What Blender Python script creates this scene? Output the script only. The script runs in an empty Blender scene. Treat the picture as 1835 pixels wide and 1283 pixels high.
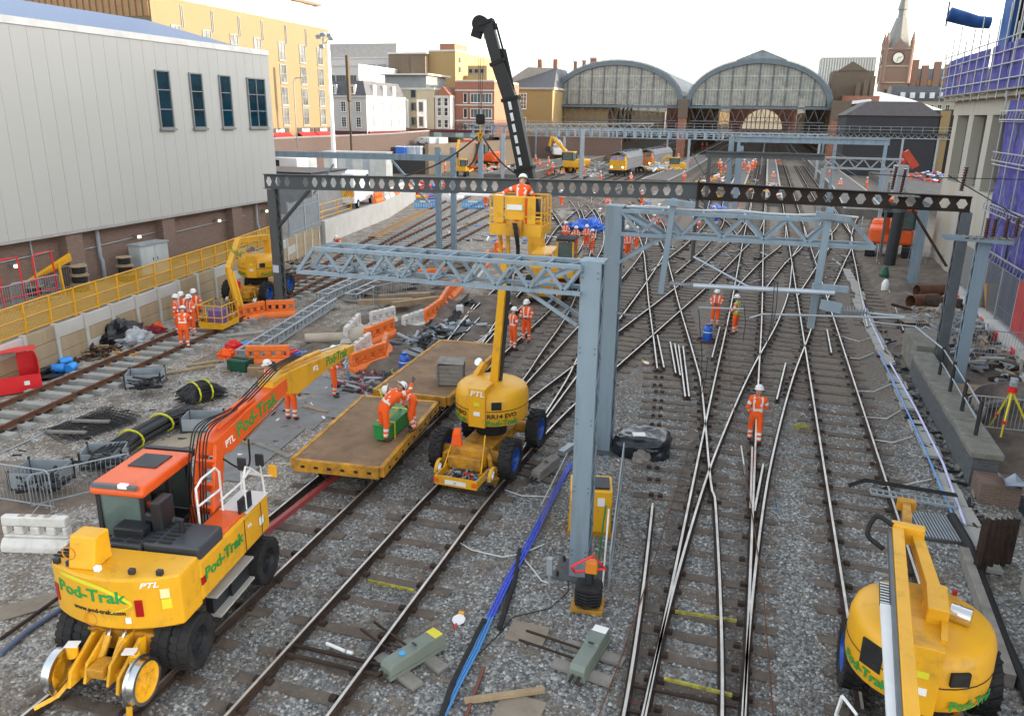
import bpy, math, random
import numpy as np
from mathutils import Vector, Matrix
rnd = random.Random(7)
R = math.radians
SC = bpy.context.scene
COL = SC.collection
# ------------------------------------------------------------------ camera
F, CX, CY, EYE = 1410.0, 917.5, 641.5, 9.2
PITCH, ROLL, YAW = R(17.15), R(0.8), R(17.1)
_f = Vector((0, math.cos(PITCH), -math.sin(PITCH))); _r = Vector((1, 0, 0)); _u = _r.cross(_f)
_r2 = _r*math.cos(ROLL) + _u*math.sin(ROLL); _u2 = -_r*math.sin(ROLL) + _u*math.cos(ROLL)
_Y = Matrix.Rotation(YAW, 3, 'Z'); _f, _r2, _u2 = _Y @ _f, _Y @ _r2, _Y @ _u2
cam = bpy.data.cameras.new('camera'); camo = bpy.data.objects.new('camera', cam); COL.objects.link(camo)
cam.sensor_width = 36; cam.lens = F/1835*36; cam.clip_start = .2; cam.clip_end = 3000
camo.matrix_world = Matrix(((_r2.x, _u2.x, -_f.x, 0), (_r2.y, _u2.y, -_f.y, 0), (_r2.z, _u2.z, -_f.z, EYE), (0, 0, 0, 1)))
SC.camera = camo
# ------------------------------------------------------------------ sky and sun
SUN_EL, SUN_AZ = R(8.5), R(82)          # azimuth clockwise from +Y
w = bpy.data.worlds.new('World'); SC.world = w; w.use_nodes = True
nt = w.node_tree; bg = nt.nodes['Background']
sky = nt.nodes.new('ShaderNodeTexSky'); sky.sky_type = 'NISHITA'; sky.sun_disc = False
sky.sun_elevation = SUN_EL; sky.sun_rotation = SUN_AZ; sky.air_density = 1.0; sky.dust_density = 1.8; sky.ozone_density = 1.0
hs = nt.nodes.new('ShaderNodeHueSaturation'); hs.inputs['Saturation'].default_value = .32
nt.links.new(sky.outputs[0], hs.inputs['Color']); nt.links.new(hs.outputs[0], bg.inputs[0]); bg.inputs[1].default_value = .15
sl = bpy.data.lights.new('sun', 'SUN'); sl.energy = 2.2; sl.angle = R(.5); sl.color = (1, .80, .55)
so = bpy.data.objects.new('sun', sl); COL.objects.link(so)
sd = Vector((math.sin(SUN_AZ)*math.cos(SUN_EL), math.cos(SUN_AZ)*math.cos(SUN_EL), math.sin(SUN_EL)))
so.rotation_euler = sd.to_track_quat('Z', 'Y').to_euler()
SC.view_settings.view_transform = 'Standard'; SC.view_settings.look = 'None'
SC.view_settings.gamma = 1; SC.view_settings.use_curve_mapping = False; SC.view_settings.exposure = 2.55
SC.render.engine = 'CYCLES'; SC.cycles.max_bounces = 5; SC.cycles.diffuse_bounces = 3; SC.cycles.transparent_max_bounces = 12
# ------------------------------------------------------------------ helpers
def ray(x, y): return _f + _r2*((x-CX)/F) + _u2*((CY-y)/F)
def G(x, y, z=0.0):
    d = ray(x, y); t = (z-EYE)/d.z; return Vector((d.x*t, d.y*t, z))
def OY(x, y, Y):
    d = ray(x, y); t = Y/d.y; return Vector((d.x*t, Y, EYE+d.z*t))
def OX(x, y, X):
    d = ray(x, y); t = X/d.x; return Vector((X, d.y*t, EYE+d.z*t))
class MB:
    def __init__(s): s.v = []; s.f = []; s.m = []; s.mi = 0; s.T = None
    def add(s, vs, fs):
        n = len(s.v)
        s.v += [tuple(s.T @ Vector(q)) for q in vs] if s.T else [tuple(q) for q in vs]
        s.f += [tuple(i+n for i in q) for q in fs]; s.m += [s.mi]*len(fs); return s
    def box(s, c, d, rz=0, rx=0, ry=0):
        M = Matrix.Translation(c) @ Matrix.Rotation(rz, 4, 'Z') @ Matrix.Rotation(ry, 4, 'Y') @ Matrix.Rotation(rx, 4, 'X')
        a, b, h = d[0]/2, d[1]/2, d[2]/2
        return s.add([M @ Vector(q) for q in ((-a,-b,-h),(a,-b,-h),(a,b,-h),(-a,b,-h),(-a,-b,h),(a,-b,h),(a,b,h),(-a,b,h))],
                     [(3,2,1,0),(4,5,6,7),(0,1,5,4),(1,2,6,5),(2,3,7,6),(3,0,4,7)])
    def bb(s, x0, x1, y0, y1, z0, z1): return s.box(((x0+x1)/2,(y0+y1)/2,(z0+z1)/2), (abs(x1-x0),abs(y1-y0),abs(z1-z0)))
    def bar(s, p, q, wd, ht=None, up=(0,0,1)):
        p, q = Vector(p), Vector(q); ht = wd if ht is None else ht
        d = (q-p)
        if d.length < 1e-6: return s
        d.normalize(); u = Vector(up)
        if abs(d.dot(u)) > .98: u = Vector((0,1,0))
        r = d.cross(u).normalized(); u = r.cross(d)
        a, b = r*wd/2, u*ht/2
        return s.add([p-a-b,p+a-b,p+a+b,p-a+b,q-a-b,q+a-b,q+a+b,q-a+b], [(0,1,2,3),(7,6,5,4),(4,5,1,0),(5,6,2,1),(6,7,3,2),(7,4,0,3)])
    def tube(s, pts, r, n=8, cap=True):
        pts = [Vector(p) for p in pts]; k = len(pts); rs = r if isinstance(r, (list, tuple)) else [r]*k
        vs = []; pr = None
        for i, p in enumerate(pts):
            d = (pts[min(i+1, k-1)]-pts[max(i-1, 0)])
            d = d.normalized() if d.length > 1e-9 else Vector((0,0,1))
            if pr is None:
                a = Vector((0,0,1)) if abs(d.z) < .9 else Vector((1,0,0)); pr = d.cross(a).normalized()
            pr = (pr - d*pr.dot(d)).normalized(); b = d.cross(pr)
            vs += [p + (pr*math.cos(2*math.pi*j/n) + b*math.sin(2*math.pi*j/n))*rs[i] for j in range(n)]
        fs = [(i*n+j, i*n+(j+1) % n, (i+1)*n+(j+1) % n, (i+1)*n+j) for i in range(k-1) for j in range(n)]
        if cap: fs += [tuple(range(n-1, -1, -1)), tuple((k-1)*n+j for j in range(n))]
        return s.add(vs, fs)
    def cyl(s, p, q, r0, r1=None, n=16): return s.tube([p, q], [r0, r0 if r1 is None else r1], n)
    def prism(s, poly, h0, h1, ax='Z', o=(0,0,0)):
        # poly in the plane normal to ax, extruded from h0 to h1: 'Z' (x,y), 'X' (y,z), 'Y' (x,z)
        mk = {'Z': lambda a, b, h: (a, b, h), 'X': lambda a, b, h: (h, a, b), 'Y': lambda a, b, h: (a, h, b)}[ax]
        n = len(poly); vs = [Vector(mk(a, b, h))+Vector(o) for h in (h0, h1) for a, b in poly]
        ar = sum(poly[i][0]*poly[(i+1) % n][1]-poly[(i+1) % n][0]*poly[i][1] for i in range(n))
        flip = (ar > 0) ^ (ax == 'Y') ^ (h1 < h0)
        fs = [tuple(range(n)), tuple(range(2*n-1, n-1, -1))] + [(i, i+n, (i+1) % n+n, (i+1) % n) for i in range(n)]
        if flip: fs = [q[::-1] for q in fs]
        return s.add(vs, fs)
    def lathe(s, prof, c=(0,0,0), n=20, ax='Z', a0=0, a1=2*math.pi):
        full = abs(a1-a0-2*math.pi) < 1e-6; k = n if full else n+1; vs = []
        for i in range(k):
            a = a0+(a1-a0)*i/n; ca, sa = math.cos(a), math.sin(a)
            for r, h in prof:
                q = {'Z': (r*ca, r*sa, h), 'X': (h, r*ca, r*sa), 'Y': (r*ca, h, r*sa)}[ax]
                vs.append(Vector(q)+Vector(c))
        m = len(prof)
        fs = [(i*m+j, ((i+1) % k)*m+j, ((i+1) % k)*m+j+1, i*m+j+1) for i in range(n) for j in range(m-1)]
        return s.add(vs, fs)
    def loft(s, secs, cap=True):
        n = len(secs[0]); vs = [q for sc in secs for q in sc]
        fs = [(i*n+j, i*n+(j+1) % n, (i+1)*n+(j+1) % n, (i+1)*n+j) for i in range(len(secs)-1) for j in range(n)]
        if cap: fs += [tuple(range(n-1, -1, -1)), tuple((len(secs)-1)*n+j for j in range(n))]
        return s.add(vs, fs)
    def quad(s, *p): return s.add(p, [tuple(range(len(p)))])
    def mesh(s, name, mats, smooth=False):
        me = bpy.data.meshes.new(name); me.from_pydata(s.v, [], s.f)
        for m in (mats if isinstance(mats, (list, tuple)) else [mats]): me.materials.append(m)
        if s.m and max(s.m) > 0: me.polygons.foreach_set('material_index', s.m)
        if smooth:
            me.polygons.foreach_set('use_smooth', [True]*len(s.f))
        me.update(); return me
    def obj(s, name, mats, parent=None, loc=None, rz=0, smooth=False, bev=0, label=None, cat=None, group=None, kind=None):
        me = s.mesh(name, mats, smooth)
        if smooth:
            try: me.set_sharp_from_angle(angle=R(40))
            except Exception: pass
        o = link(name, me, parent, loc, rz)
        if bev:
            b = o.modifiers.new('bevel', 'BEVEL'); b.width = bev; b.segments = 2; b.limit_method = 'ANGLE'; b.angle_limit = R(40)
        return tag(o, label, cat, group, kind)
def link(name, data, parent=None, loc=None, rz=0):
    o = bpy.data.objects.new(name, data); COL.objects.link(o)
    if parent is not None: o.parent = parent
    if loc is not None: o.location = loc
    if rz: o.rotation_euler = (0, 0, rz)
    return o
def tag(o, label=None, cat=None, group=None, kind=None):
    if label: o['label'] = label
    if cat: o['category'] = cat
    if group: o['group'] = group
    if kind: o['kind'] = kind
    return o
def thing(name, label, cat, loc=(0,0,0), rz=0, group=None):
    return tag(link(name, None, None, loc, rz), label, cat, group)
def kids(o): return [c for c in KID.get(o.name, [])]
def copy_tree(o, loc, rz=0, label=None, group=None, scale=None):
    ch = {}
    for x in COL.objects:
        if x.parent is not None: ch.setdefault(x.parent.name, []).append(x)
    def rec(q, par):
        c = q.copy(); COL.objects.link(c); c.parent = par
        for d in ch.get(q.name, []): rec(d, c)
        return c
    r = rec(o, None); r.location = loc; r.rotation_euler = (0, 0, rz)
    if scale: r.scale = scale if isinstance(scale, tuple) else (scale,)*3
    if label: r['label'] = label
    if group: r['group'] = group
    return r
def circ(r, n=16, cx=0, cy=0, a0=0): return [(cx+r*math.cos(a0+2*math.pi*i/n), cy+r*math.sin(a0+2*math.pi*i/n)) for i in range(n)]
def lerp(a, b, t): return a+(b-a)*t
# ------------------------------------------------------------------ materials
def nd(nt, t, **k):
    n = nt.nodes.new(t)
    for a, b in k.items(): setattr(n, a, b)
    return n
def noise(nt, vec, scale, detail=4, rough=.55):
    n = nd(nt, 'ShaderNodeTexNoise'); n.inputs['Scale'].default_value = scale; n.inputs['Detail'].default_value = detail
    n.inputs['Roughness'].default_value = rough; nt.links.new(vec, n.inputs['Vector']); return n.outputs['Fac']
def ramp(nt, fac, stops, interp='LINEAR'):
    r = nd(nt, 'ShaderNodeValToRGB'); r.color_ramp.interpolation = interp; e = r.color_ramp.elements
    while len(e) < len(stops): e.new(.5)
    for q, (p, c) in zip(e, stops):
        q.position = p; q.color = (c, c, c, 1) if isinstance(c, (int, float)) else (*c, 1)
    nt.links.new(fac, r.inputs[0]); return r.outputs[0]
def mix(nt, fac, a, b, mode='MIX'):
    m = nd(nt, 'ShaderNodeMix', data_type='RGBA', blend_type=mode)
    for s_, v in ((m.inputs[0], fac), (m.inputs[6], a), (m.inputs[7], b)):
        if isinstance(v, (int, float)): s_.default_value = v if s_ is m.inputs[0] else (v, v, v, 1)
        elif isinstance(v, tuple): s_.default_value = (*v, 1)
        else: nt.links.new(v, s_)
    return m.outputs[2]
def math_(nt, op, a, b=None, clamp=False):
    m = nd(nt, 'ShaderNodeMath', operation=op, use_clamp=clamp)
    for s_, v in ((m.inputs[0], a), (m.inputs[1], b)):
        if v is None: continue
        if isinstance(v, (int, float)): s_.default_value = v
        else: nt.links.new(v, s_)
    return m.outputs[0]
def bump(nt, bs, h, st, dist=.02):
    b = nd(nt, 'ShaderNodeBump'); b.inputs['Strength'].default_value = st; b.inputs['Distance'].default_value = dist
    nt.links.new(h, b.inputs['Height']); nt.links.new(b.outputs[0], bs.inputs['Normal'])
def newmat(name):
    m = bpy.data.materials.new(name); m.use_nodes = True; nt = m.node_tree; bs = nt.nodes['Principled BSDF']
    g = nd(nt, 'ShaderNodeNewGeometry'); return m, nt, bs, g.outputs['Position']
MC = {}
def mat(name, col, rough=.6, metal=0, var=.12, vs=1.5, dirt=None, da=.35, ds=1.2, bmp=0, bs_=20, emit=None, es=0, coat=0, streak=False):
    if name in MC: return MC[name]
    m, nt, bs, pos = newmat(name)
    p = pos
    if streak:
        mp = nd(nt, 'ShaderNodeMapping'); mp.inputs['Scale'].default_value = (1, 1, .12); nt.links.new(pos, mp.inputs[0]); p = mp.outputs[0]
    n = noise(nt, p, vs, 5)
    lo = tuple(c*(1-var) for c in col); hi = tuple(min(1, c*(1+var)) for c in col)
    c = ramp(nt, n, [(.3, lo), (.7, hi)])
    if dirt is not None:
        d = noise(nt, p, ds, 8, .7); c = mix(nt, ramp(nt, d, [(1-da-.12, 0.), (1-da+.18, .85)]), c, dirt)
        bs_r = ramp(nt, d, [(.3, rough), (.8, min(1, rough+.25))]); nt.links.new(bs_r, bs.inputs['Roughness'])
    else: bs.inputs['Roughness'].default_value = rough
    nt.links.new(c, bs.inputs['Base Color']); bs.inputs['Metallic'].default_value = metal
    if coat: bs.inputs['Coat Weight'].default_value = coat; bs.inputs['Coat Roughness'].default_value = .15
    if bmp: bump(nt, bs, noise(nt, pos, bs_, 4), bmp)
    if emit: bs.inputs['Emission Color'].default_value = (*emit, 1); bs.inputs['Emission Strength'].default_value = es
    MC[name] = m; return m
GRIME = (.09, .07, .05)
YEL = mat('yellow paint', (.74, .375, .012), .38, 0, .08, 1.2, (.20, .12, .04), .34, 2.2, coat=.12)
YEL2 = mat('yellow paint worn', (.60, .28, .014), .5, 0, .12, 2, (.10, .06, .03), .48, 3)
ORG = mat('orange machine paint', (.78, .11, .012), .38, 0, .06, 1.2, (.18, .06, .03), .28, 2.5, coat=.25)
HIV = mat('hi vis orange cloth', (.95, .12, .015), .85, 0, .08, 9, (.45, .08, .03), .25, 5, bmp=.4, bs_=14)
BAND = mat('reflective band', (.72, .72, .70), .45, 0, .05)
SKIN = mat('skin', (.50, .29, .20), .6, 0, .05)
BOOT = mat('boot leather', (.06, .045, .035), .7)
WHAT = mat('white helmet plastic', (.82, .82, .80), .3, 0, .03)
BLK = mat('black rubber', (.010, .010, .011), .7, 0, .2, 3, (.055, .05, .045), .38, 4, bmp=.2, bs_=40)
DGR = mat('dark grey metal', (.032, .035, .04), .5, .2, .15, 3)
MGR = mat('grey metal', (.13, .145, .16), .5, .3, .12, 3)
CHR = mat('chrome rod', (.7, .7, .7), .18, 1, .03)
STEEL = mat('polished steel', (.62, .64, .66), .25, 1, .08, 6)
GALV = mat('galvanised steel', (.36, .40, .43), .45, .35, .12, 3, (.22, .21, .2), .3, 3)
BGAL = mat('blue grey painted steel', (.225, .295, .355), .5, .1, .10, 1.5, (.12, .12, .105), .38, 2.5, streak=True)
OLDS = mat('weathered grey steel', (.10, .11, .115), .6, .25, .18, 2, (.09, .06, .045), .38, 2, streak=True)
RUST = mat('rusted steel', (.055, .032, .022), .75, .25, .3, 3, (.022, .018, .016), .45, 4)
RUSTB = mat('rusted beam steel', (.034, .025, .021), .7, .25, .3, 1.2, (.07, .035, .02), .4, 2.5, streak=True)
RUSTL = mat('light rusted rail', (.15, .065, .035), .75, .2, .25, 3, (.10, .06, .04), .4, 4)
HEAD = mat('rail head steel', (.60, .57, .53), .36, .75, .2, 3, (.22, .16, .12), .30, 2.5)
CONC = mat('concrete', (.36, .35, .32), .85, 0, .12, 1.5, (.20, .18, .15), .35, 1.5, bmp=.15)
CONCW = mat('pale precast concrete', (.50, .49, .46), .85, 0, .08, .8, (.34, .32, .28), .3, .7, bmp=.1)
CONCT = mat('tan precast concrete', (.38, .30, .19), .85, 0, .12, 1.2, (.30, .22, .13), .4, 1.3, bmp=.12, streak=True)
SLPC = mat('concrete sleeper', (.34, .34, .32), .85, 0, .12, 2, (.2, .18, .15), .35, 3, bmp=.2)
SLPW = mat('timber sleeper', (.135, .108, .086), .85, 0, .22, 3, (.055, .042, .034), .42, 2.5, bmp=.5, bs_=30)
WOOD = mat('bare timber', (.34, .25, .15), .8, 0, .18, 3, (.2, .14, .09), .35, 4, bmp=.2)
WOODG = mat('grey timber', (.24, .22, .195), .85, 0, .2, 3, (.12, .11, .10), .35, 4, bmp=.3)
PLY = mat('old plywood', (.26, .215, .165), .8, 0, .14, 1.5, (.17, .13, .09), .4, 2.5, bmp=.1)
WHT = mat('white paint', (.78, .78, .77), .5, 0, .05, 3, (.45, .43, .4), .25, 3)
RED = mat('red paint', (.72, .02, .025), .35, 0, .06, 2, (.3, .04, .03), .2, 3)
GRN = mat('green paint', (.02, .22, .05), .4, 0, .06, 2, (.03, .12, .04), .2, 3)
BLU = mat('blue plastic', (.02, .12, .55), .4, 0, .08)
LBL = mat('light blue plastic', (.05, .36, .75), .45, 0, .08)
BARO = mat('orange barrier plastic', (.92, .20, .03), .5, 0, .1, 2, (.55, .25, .12), .3, 3)
BARW = mat('white barrier plastic', (.72, .70, .66), .5, 0, .06, 2, (.40, .34, .27), .4, 3)
GREEN_T = mat('green lettering', (.01, .30, .06), .5, 0, .03)
WTXT = mat('white lettering', (.85, .85, .85), .5, 0, .02)
BTXT = mat('black lettering', (.02, .02, .02), .5, 0, .02)
GLS = mat('dark window glass', (.03, .04, .05), .08, .0, .2, 2)
def brick(name, c1, c2, mortar, sc=1.0, dirt=(.08, .06, .05), da=.3, swap=False):
    if name in MC: return MC[name]
    m, nt, bs, pos = newmat(name)
    sp = nd(nt, 'ShaderNodeSeparateXYZ'); nt.links.new(pos, sp.inputs[0]); cb = nd(nt, 'ShaderNodeCombineXYZ')
    nt.links.new(math_(nt, 'ADD', sp.outputs[0], sp.outputs[1]), cb.inputs[0]); nt.links.new(sp.outputs[2], cb.inputs[1])
    b = nd(nt, 'ShaderNodeTexBrick'); nt.links.new(cb.outputs[0], b.inputs[0]); b.inputs['Scale'].default_value = 1/sc
    b.inputs['Brick Width'].default_value = .225; b.inputs['Row Height'].default_value = .075; b.inputs['Mortar Size'].default_value = .008
    b.inputs['Color1'].default_value = (*c1, 1); b.inputs['Color2'].default_value = (*c2, 1); b.inputs['Mortar'].default_value = (*mortar, 1)
    d = noise(nt, pos, .5, 7, .7); c = mix(nt, ramp(nt, d, [(1-da-.1, 0.), (1-da+.2, .75)]), b.outputs[0], dirt)
    nt.links.new(c, bs.inputs['Base Color']); bs.inputs['Roughness'].default_value = .88
    bump(nt, bs, math_(nt, 'SUBTRACT', 1.0, b.outputs[1]), .4, .01); MC[name] = m; return m
BRB = brick('brown brick', (.20, .125, .095), (.155, .095, .072), (.24, .20, .17))
BRR = brick('red brick', (.30, .10, .055), (.24, .08, .045), (.30, .22, .17))
BRY = brick('yellow stock brick', (.34, .22, .075), (.28, .18, .065), (.30, .25, .18), da=.25)
BRD = brick('sooty stock brick', (.17, .125, .085), (.13, .095, .07), (.12, .1, .08))
BRO = brick('warm ochre brick', (.165, .125, .066), (.148, .112, .058), (.17, .13, .09), da=.2, dirt=(.115, .08, .05))
def text(s, size, m, parent, loc, rot, name='lettering', ex=.003, sx=1, bend=None, align='CENTER', shear=0):
    cu = bpy.data.curves.new(name, 'FONT'); cu.body = s; cu.size = size; cu.extrude = ex; cu.align_x = align; cu.align_y = 'CENTER'; cu.resolution_u = 2; cu.shear = shear
    cu.offset = size*.022
    o = bpy.data.objects.new('t', cu); COL.objects.link(o); bpy.context.view_layer.update()
    me = bpy.data.meshes.new_from_object(o.evaluated_get(bpy.context.evaluated_depsgraph_get())); bpy.data.objects.remove(o)
    me.name = name; me.materials.clear(); me.materials.append(m)
    M = Matrix.Diagonal((sx, 1, 1, 1)); me.transform(M)
    if bend:
        for v in me.vertices:
            x, z = v.co.x, v.co.z; a = x/bend; v.co.x = math.sin(a)*(bend+z); v.co.z = math.cos(a)*(bend+z)-bend
    t = link(name, me, parent, loc); t.rotation_euler = rot; return t
# ------------------------------------------------------------------ ground
def rail_stain(nt, pos, c):
    """rust and brake dust lying beside the rails that run straight away from the camera"""
    sp = nd(nt, 'ShaderNodeSeparateXYZ'); nt.links.new(pos, sp.inputs[0]); n = noise(nt, pos, 2.5, 5, .7); f = None
    xn = math_(nt, 'ADD', sp.outputs[0], math_(nt, 'MULTIPLY', math_(nt, 'SUBTRACT', n, .5), .9))
    for xc in (-9.42, -6.42, -.35, 3.14):
        d = math_(nt, 'ABSOLUTE', math_(nt, 'SUBTRACT', math_(nt, 'ABSOLUTE', math_(nt, 'SUBTRACT', xn, xc)), .78))
        g = math_(nt, 'SUBTRACT', 1.0, math_(nt, 'MULTIPLY', d, 2.6), True); f = g if f is None else math_(nt, 'MAXIMUM', f, g)
    c = mix(nt, math_(nt, 'MULTIPLY', f, .6), c, (.072, .052, .041))
    o = ramp(nt, noise(nt, pos, .75, 6, .75), [(.58, 0.), (.66, .6)]); return mix(nt, o, c, (.045, .04, .037))
def ground_mat():
    m, nt, bs, pos = newmat('ballast ground')
    sp = nd(nt, 'ShaderNodeSeparateXYZ'); nt.links.new(pos, sp.inputs[0]); X, Y = sp.outputs[0], sp.outputs[1]
    n1 = noise(nt, pos, .25, 6, .65); n2 = noise(nt, pos, 1.1, 8, .7); n3 = noise(nt, pos, 9, 5, .7)
    v = nd(nt, 'ShaderNodeTexVoronoi'); v.inputs['Scale'].default_value = 15; v.inputs['Randomness'].default_value = 1; nt.links.new(pos, v.inputs['Vector'])
    sc = nd(nt, 'ShaderNodeSeparateColor'); nt.links.new(v.outputs['Color'], sc.inputs[0])
    st = ramp(nt, sc.outputs[0], [(0, (.085, .085, .082)), (.45, (.195, .196, .188)), (.8, (.32, .32, .30)), (1, (.48, .47, .43))])
    stl = ramp(nt, sc.outputs[0], [(0, (.19, .165, .14)), (.5, (.34, .31, .27)), (1, (.54, .51, .46))])
    # pale gravel to the left
    xn = math_(nt, 'ADD', X, math_(nt, 'MULTIPLY', math_(nt, 'SUBTRACT', n1, .5), 9))
    left = math_(nt, 'MULTIPLY', math_(nt, 'SUBTRACT', -9.2, xn), .8, True)
    left = math_(nt, 'MULTIPLY', left, math_(nt, 'MULTIPLY', math_(nt, 'SUBTRACT', 120, Y), .05, True))
    c = mix(nt, left, st, stl)
    # brown trodden dirt further down the yard
    yn = math_(nt, 'ADD', Y, math_(nt, 'MULTIPLY', math_(nt, 'SUBTRACT', n2, .5), 26))
    far = math_(nt, 'MULTIPLY', math_(nt, 'SUBTRACT', yn, 19), .09, True)
    far = math_(nt, 'MULTIPLY', far, math_(nt, 'SUBTRACT', 1.0, math_(nt, 'MULTIPLY', left, .75)))
    drt = ramp(nt, n3, [(.25, (.075, .058, .045)), (.5, (.135, .112, .09)), (.75, (.24, .21, .175))])
    c = mix(nt, math_(nt, 'MULTIPLY', far, .85), c, drt)
    # dirt stretch on the left middle and right yard
    d2 = ramp(nt, n2, [(.47, 0.), (.56, 1.0)])
    c = mix(nt, math_(nt, 'MULTIPLY', d2, .8), c, mix(nt, n3, (.11, .08, .055), (.27, .21, .15)))
    c = rail_stain(nt, pos, c); nt.links.new(c, bs.inputs['Base Color']); bs.inputs['Roughness'].default_value = .9
    h = math_(nt, 'SUBTRACT', 1.0, v.outputs['Distance']); bump(nt, bs, h, .9, .035); return m
GROUND = ground_mat()
g = MB(); nx, ny = 40, 70
g.quad((-700, -60, 0), (700, -60, 0), (700, 1800, 0), (-700, 1800, 0))
g.obj('ground', GROUND, kind='structure')
# ------------------------------------------------------------------ loose ballast stones near the camera
def stones():
    rs = np.random.RandomState(3); P = []
    y = rs.uniform(7.2, 27, 330000); x = rs.uniform(-26, 9.5, 330000)
    # keep what the camera can see, thinning with distance
    k = (x > -.30*0-1.02*(y+3)-2.5) & (x < .36*(y)+4.5) & (rs.uniform(0, 1, len(x)) < np.clip(1.25-(y-7)/22, .25, 1))
    x, y = x[k], y[k]
    k = ~((x < -9.0+.8*np.sin(y*1.3)) & (rs.uniform(0, 1, len(x)) < .55)) & (x < 6.6+.05*y) & (x > -20.5)
    x, y = x[k][:125000], y[k][:125000]; n = len(x)
    s = rs.uniform(.020, .044, n); z = rs.uniform(-.004, .012, n)
    base = np.array([(1,0,0),(0,1,0),(-1,0,0),(0,-1,0),(0,0,.75),(0,0,-.6)], float)
    V = base[None]*rs.uniform(.7, 1.3, (n, 6, 3)); a = rs.uniform(0, 6.28, n); ca, sa = np.cos(a), np.sin(a)
    W = np.empty_like(V); W[..., 0] = V[..., 0]*ca[:, None]-V[..., 1]*sa[:, None]; W[..., 1] = V[..., 0]*sa[:, None]+V[..., 1]*ca[:, None]; W[..., 2] = V[..., 2]
    W *= s[:, None, None]; W += np.stack([x, y, z], 1)[:, None]
    F0 = np.array([(0,1,4),(1,2,4),(2,3,4),(3,0,4)])
    Fi = (F0[None]+6*np.arange(n)[:, None, None]).reshape(-1)
    me = bpy.data.meshes.new('ballast'); me.vertices.add(6*n); me.vertices.foreach_set('co', W.reshape(-1))
    nf = 4*n; me.loops.add(3*nf); me.loops.foreach_set('vertex_index', Fi.astype(np.int32))
    me.polygons.add(nf); me.polygons.foreach_set('loop_start', np.arange(0, 3*nf, 3, dtype=np.int32)); me.update(calc_edges=True)
    m, nt, bs, pos = newmat('ballast stones')
    gi = nd(nt, 'ShaderNodeNewGeometry'); rp = gi.outputs['Random Per Island']
    sp = nd(nt, 'ShaderNodeSeparateXYZ'); nt.links.new(pos, sp.inputs[0])
    n1 = noise(nt, pos, .25, 6, .65); n2 = noise(nt, pos, 1.1, 8, .7)
    xn = math_(nt, 'ADD', sp.outputs[0], math_(nt, 'MULTIPLY', math_(nt, 'SUBTRACT', n1, .5), 9))
    left = math_(nt, 'MULTIPLY', math_(nt, 'SUBTRACT', -9.2, xn), .8, True)
    c = mix(nt, left, ramp(nt, rp, [(0, (.085, .086, .085)), (.5, (.21, .212, .205)), (.85, (.34, .34, .325)), (1, (.55, .54, .50))]),
            ramp(nt, rp, [(0, (.19, .17, .15)), (.5, (.33, .31, .285)), (1, (.56, .54, .51))]))
    c = mix(nt, ramp(nt, n2, [(.52, 0.), (.62, .5)]), c, (.17, .135, .105))
    c = rail_stain(nt, pos, c); nt.links.new(c, bs.inputs['Base Color']); bs.inputs['Roughness'].default_value = .85
    me.materials.append(m); tag(link('ballast', me), 'crushed grey ballast stones around the nearest tracks', 'ballast', kind='stuff')
stones()
# ------------------------------------------------------------------ tracks
def spline(pts, step=.65):
    P = [Vector((a, b)) for a, b in pts]; P = [P[0]*2-P[1]] + P + [P[-1]*2-P[-2]]; out = []
    for i in range(1, len(P)-2):
        a, b, c, d = P[i-1], P[i], P[i+1], P[i+2]; n = max(2, int((c-b).length/step*2))
        for k in range(n):
            t = k/n; out.append(.5*((2*b)+(c-a)*t+(2*a-5*b+4*c-d)*t*t+(3*b-a-3*c+d)*t*t*t))
    out.append(P[-2]); return out
def offs(path, o):
    res = []
    for i, p in enumerate(path):
        t = (path[min(i+1, len(path)-1)]-path[max(i-1, 0)]).normalized(); res.append(p+Vector((t.y, -t.x))*o)
    return res
def rail_mesh(path, zt, h=.15, mats=None, name='rail'):
    m = MB(); prof = [(-.07, 0), (-.07, .02), (-.014, .035), (-.014, .105), (-.035, .115), (-.035, .147), (-.025, .15), (.025, .15), (.035, .147), (.035, .115), (.014, .105), (.014, .035), (.07, .02), (.07, 0)]
    n = len(prof); vs = []
    for i, p in enumerate(path):
        t = (path[min(i+1, len(path)-1)]-path[max(i-1, 0)]).normalized(); r = Vector((t.y, -t.x))
        vs += [(p.x+r.x*a, p.y+r.y*a, zt-h+b*h/.15) for a, b in prof]
    m.v = vs
    for i in range(len(path)-1):
        for j in range(n):
            k = (j+1) % n; m.f.append((i*n+j, i*n+k, (i+1)*n+k, (i+1)*n+j)); m.m.append(1 if j == 6 else 0)
    e = (len(path)-1)*n; m.f += [tuple(range(n)), tuple(range(e+n-1, e-1, -1))]; m.m += [0, 0]
    return m.mesh(name, mats or [RUST, HEAD])
def sleeper_mesh(m, L=2.55, wd=.26, h=.14, chair=True, hz=.0):
    b = MB(); b.prism([(-wd/2, -h), (wd/2, -h), (wd/2, -.012), (wd/2-.012, 0), (-wd/2+.012, 0), (-wd/2, -.012)], -L/2, L/2, 'X')
    if chair:
        b.mi = 1
        for s in (-1, 1):
            for q in (-1, 1): b.prism([(-.07, 0), (.07, 0), (.05, .07), (-.05, .07)], s*.72+q*.05, s*.72+q*.17, 'X')
    return b.mesh('sleeper', [m, RUST])
SL_W = sleeper_mesh(SLPW); SL_C = sleeper_mesh(SLPC, 2.5, .28, .18, True); SL_CC = sleeper_mesh(SLPC, 2.5, .28, .12)
laid = []
DONE_SL = 0
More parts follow.
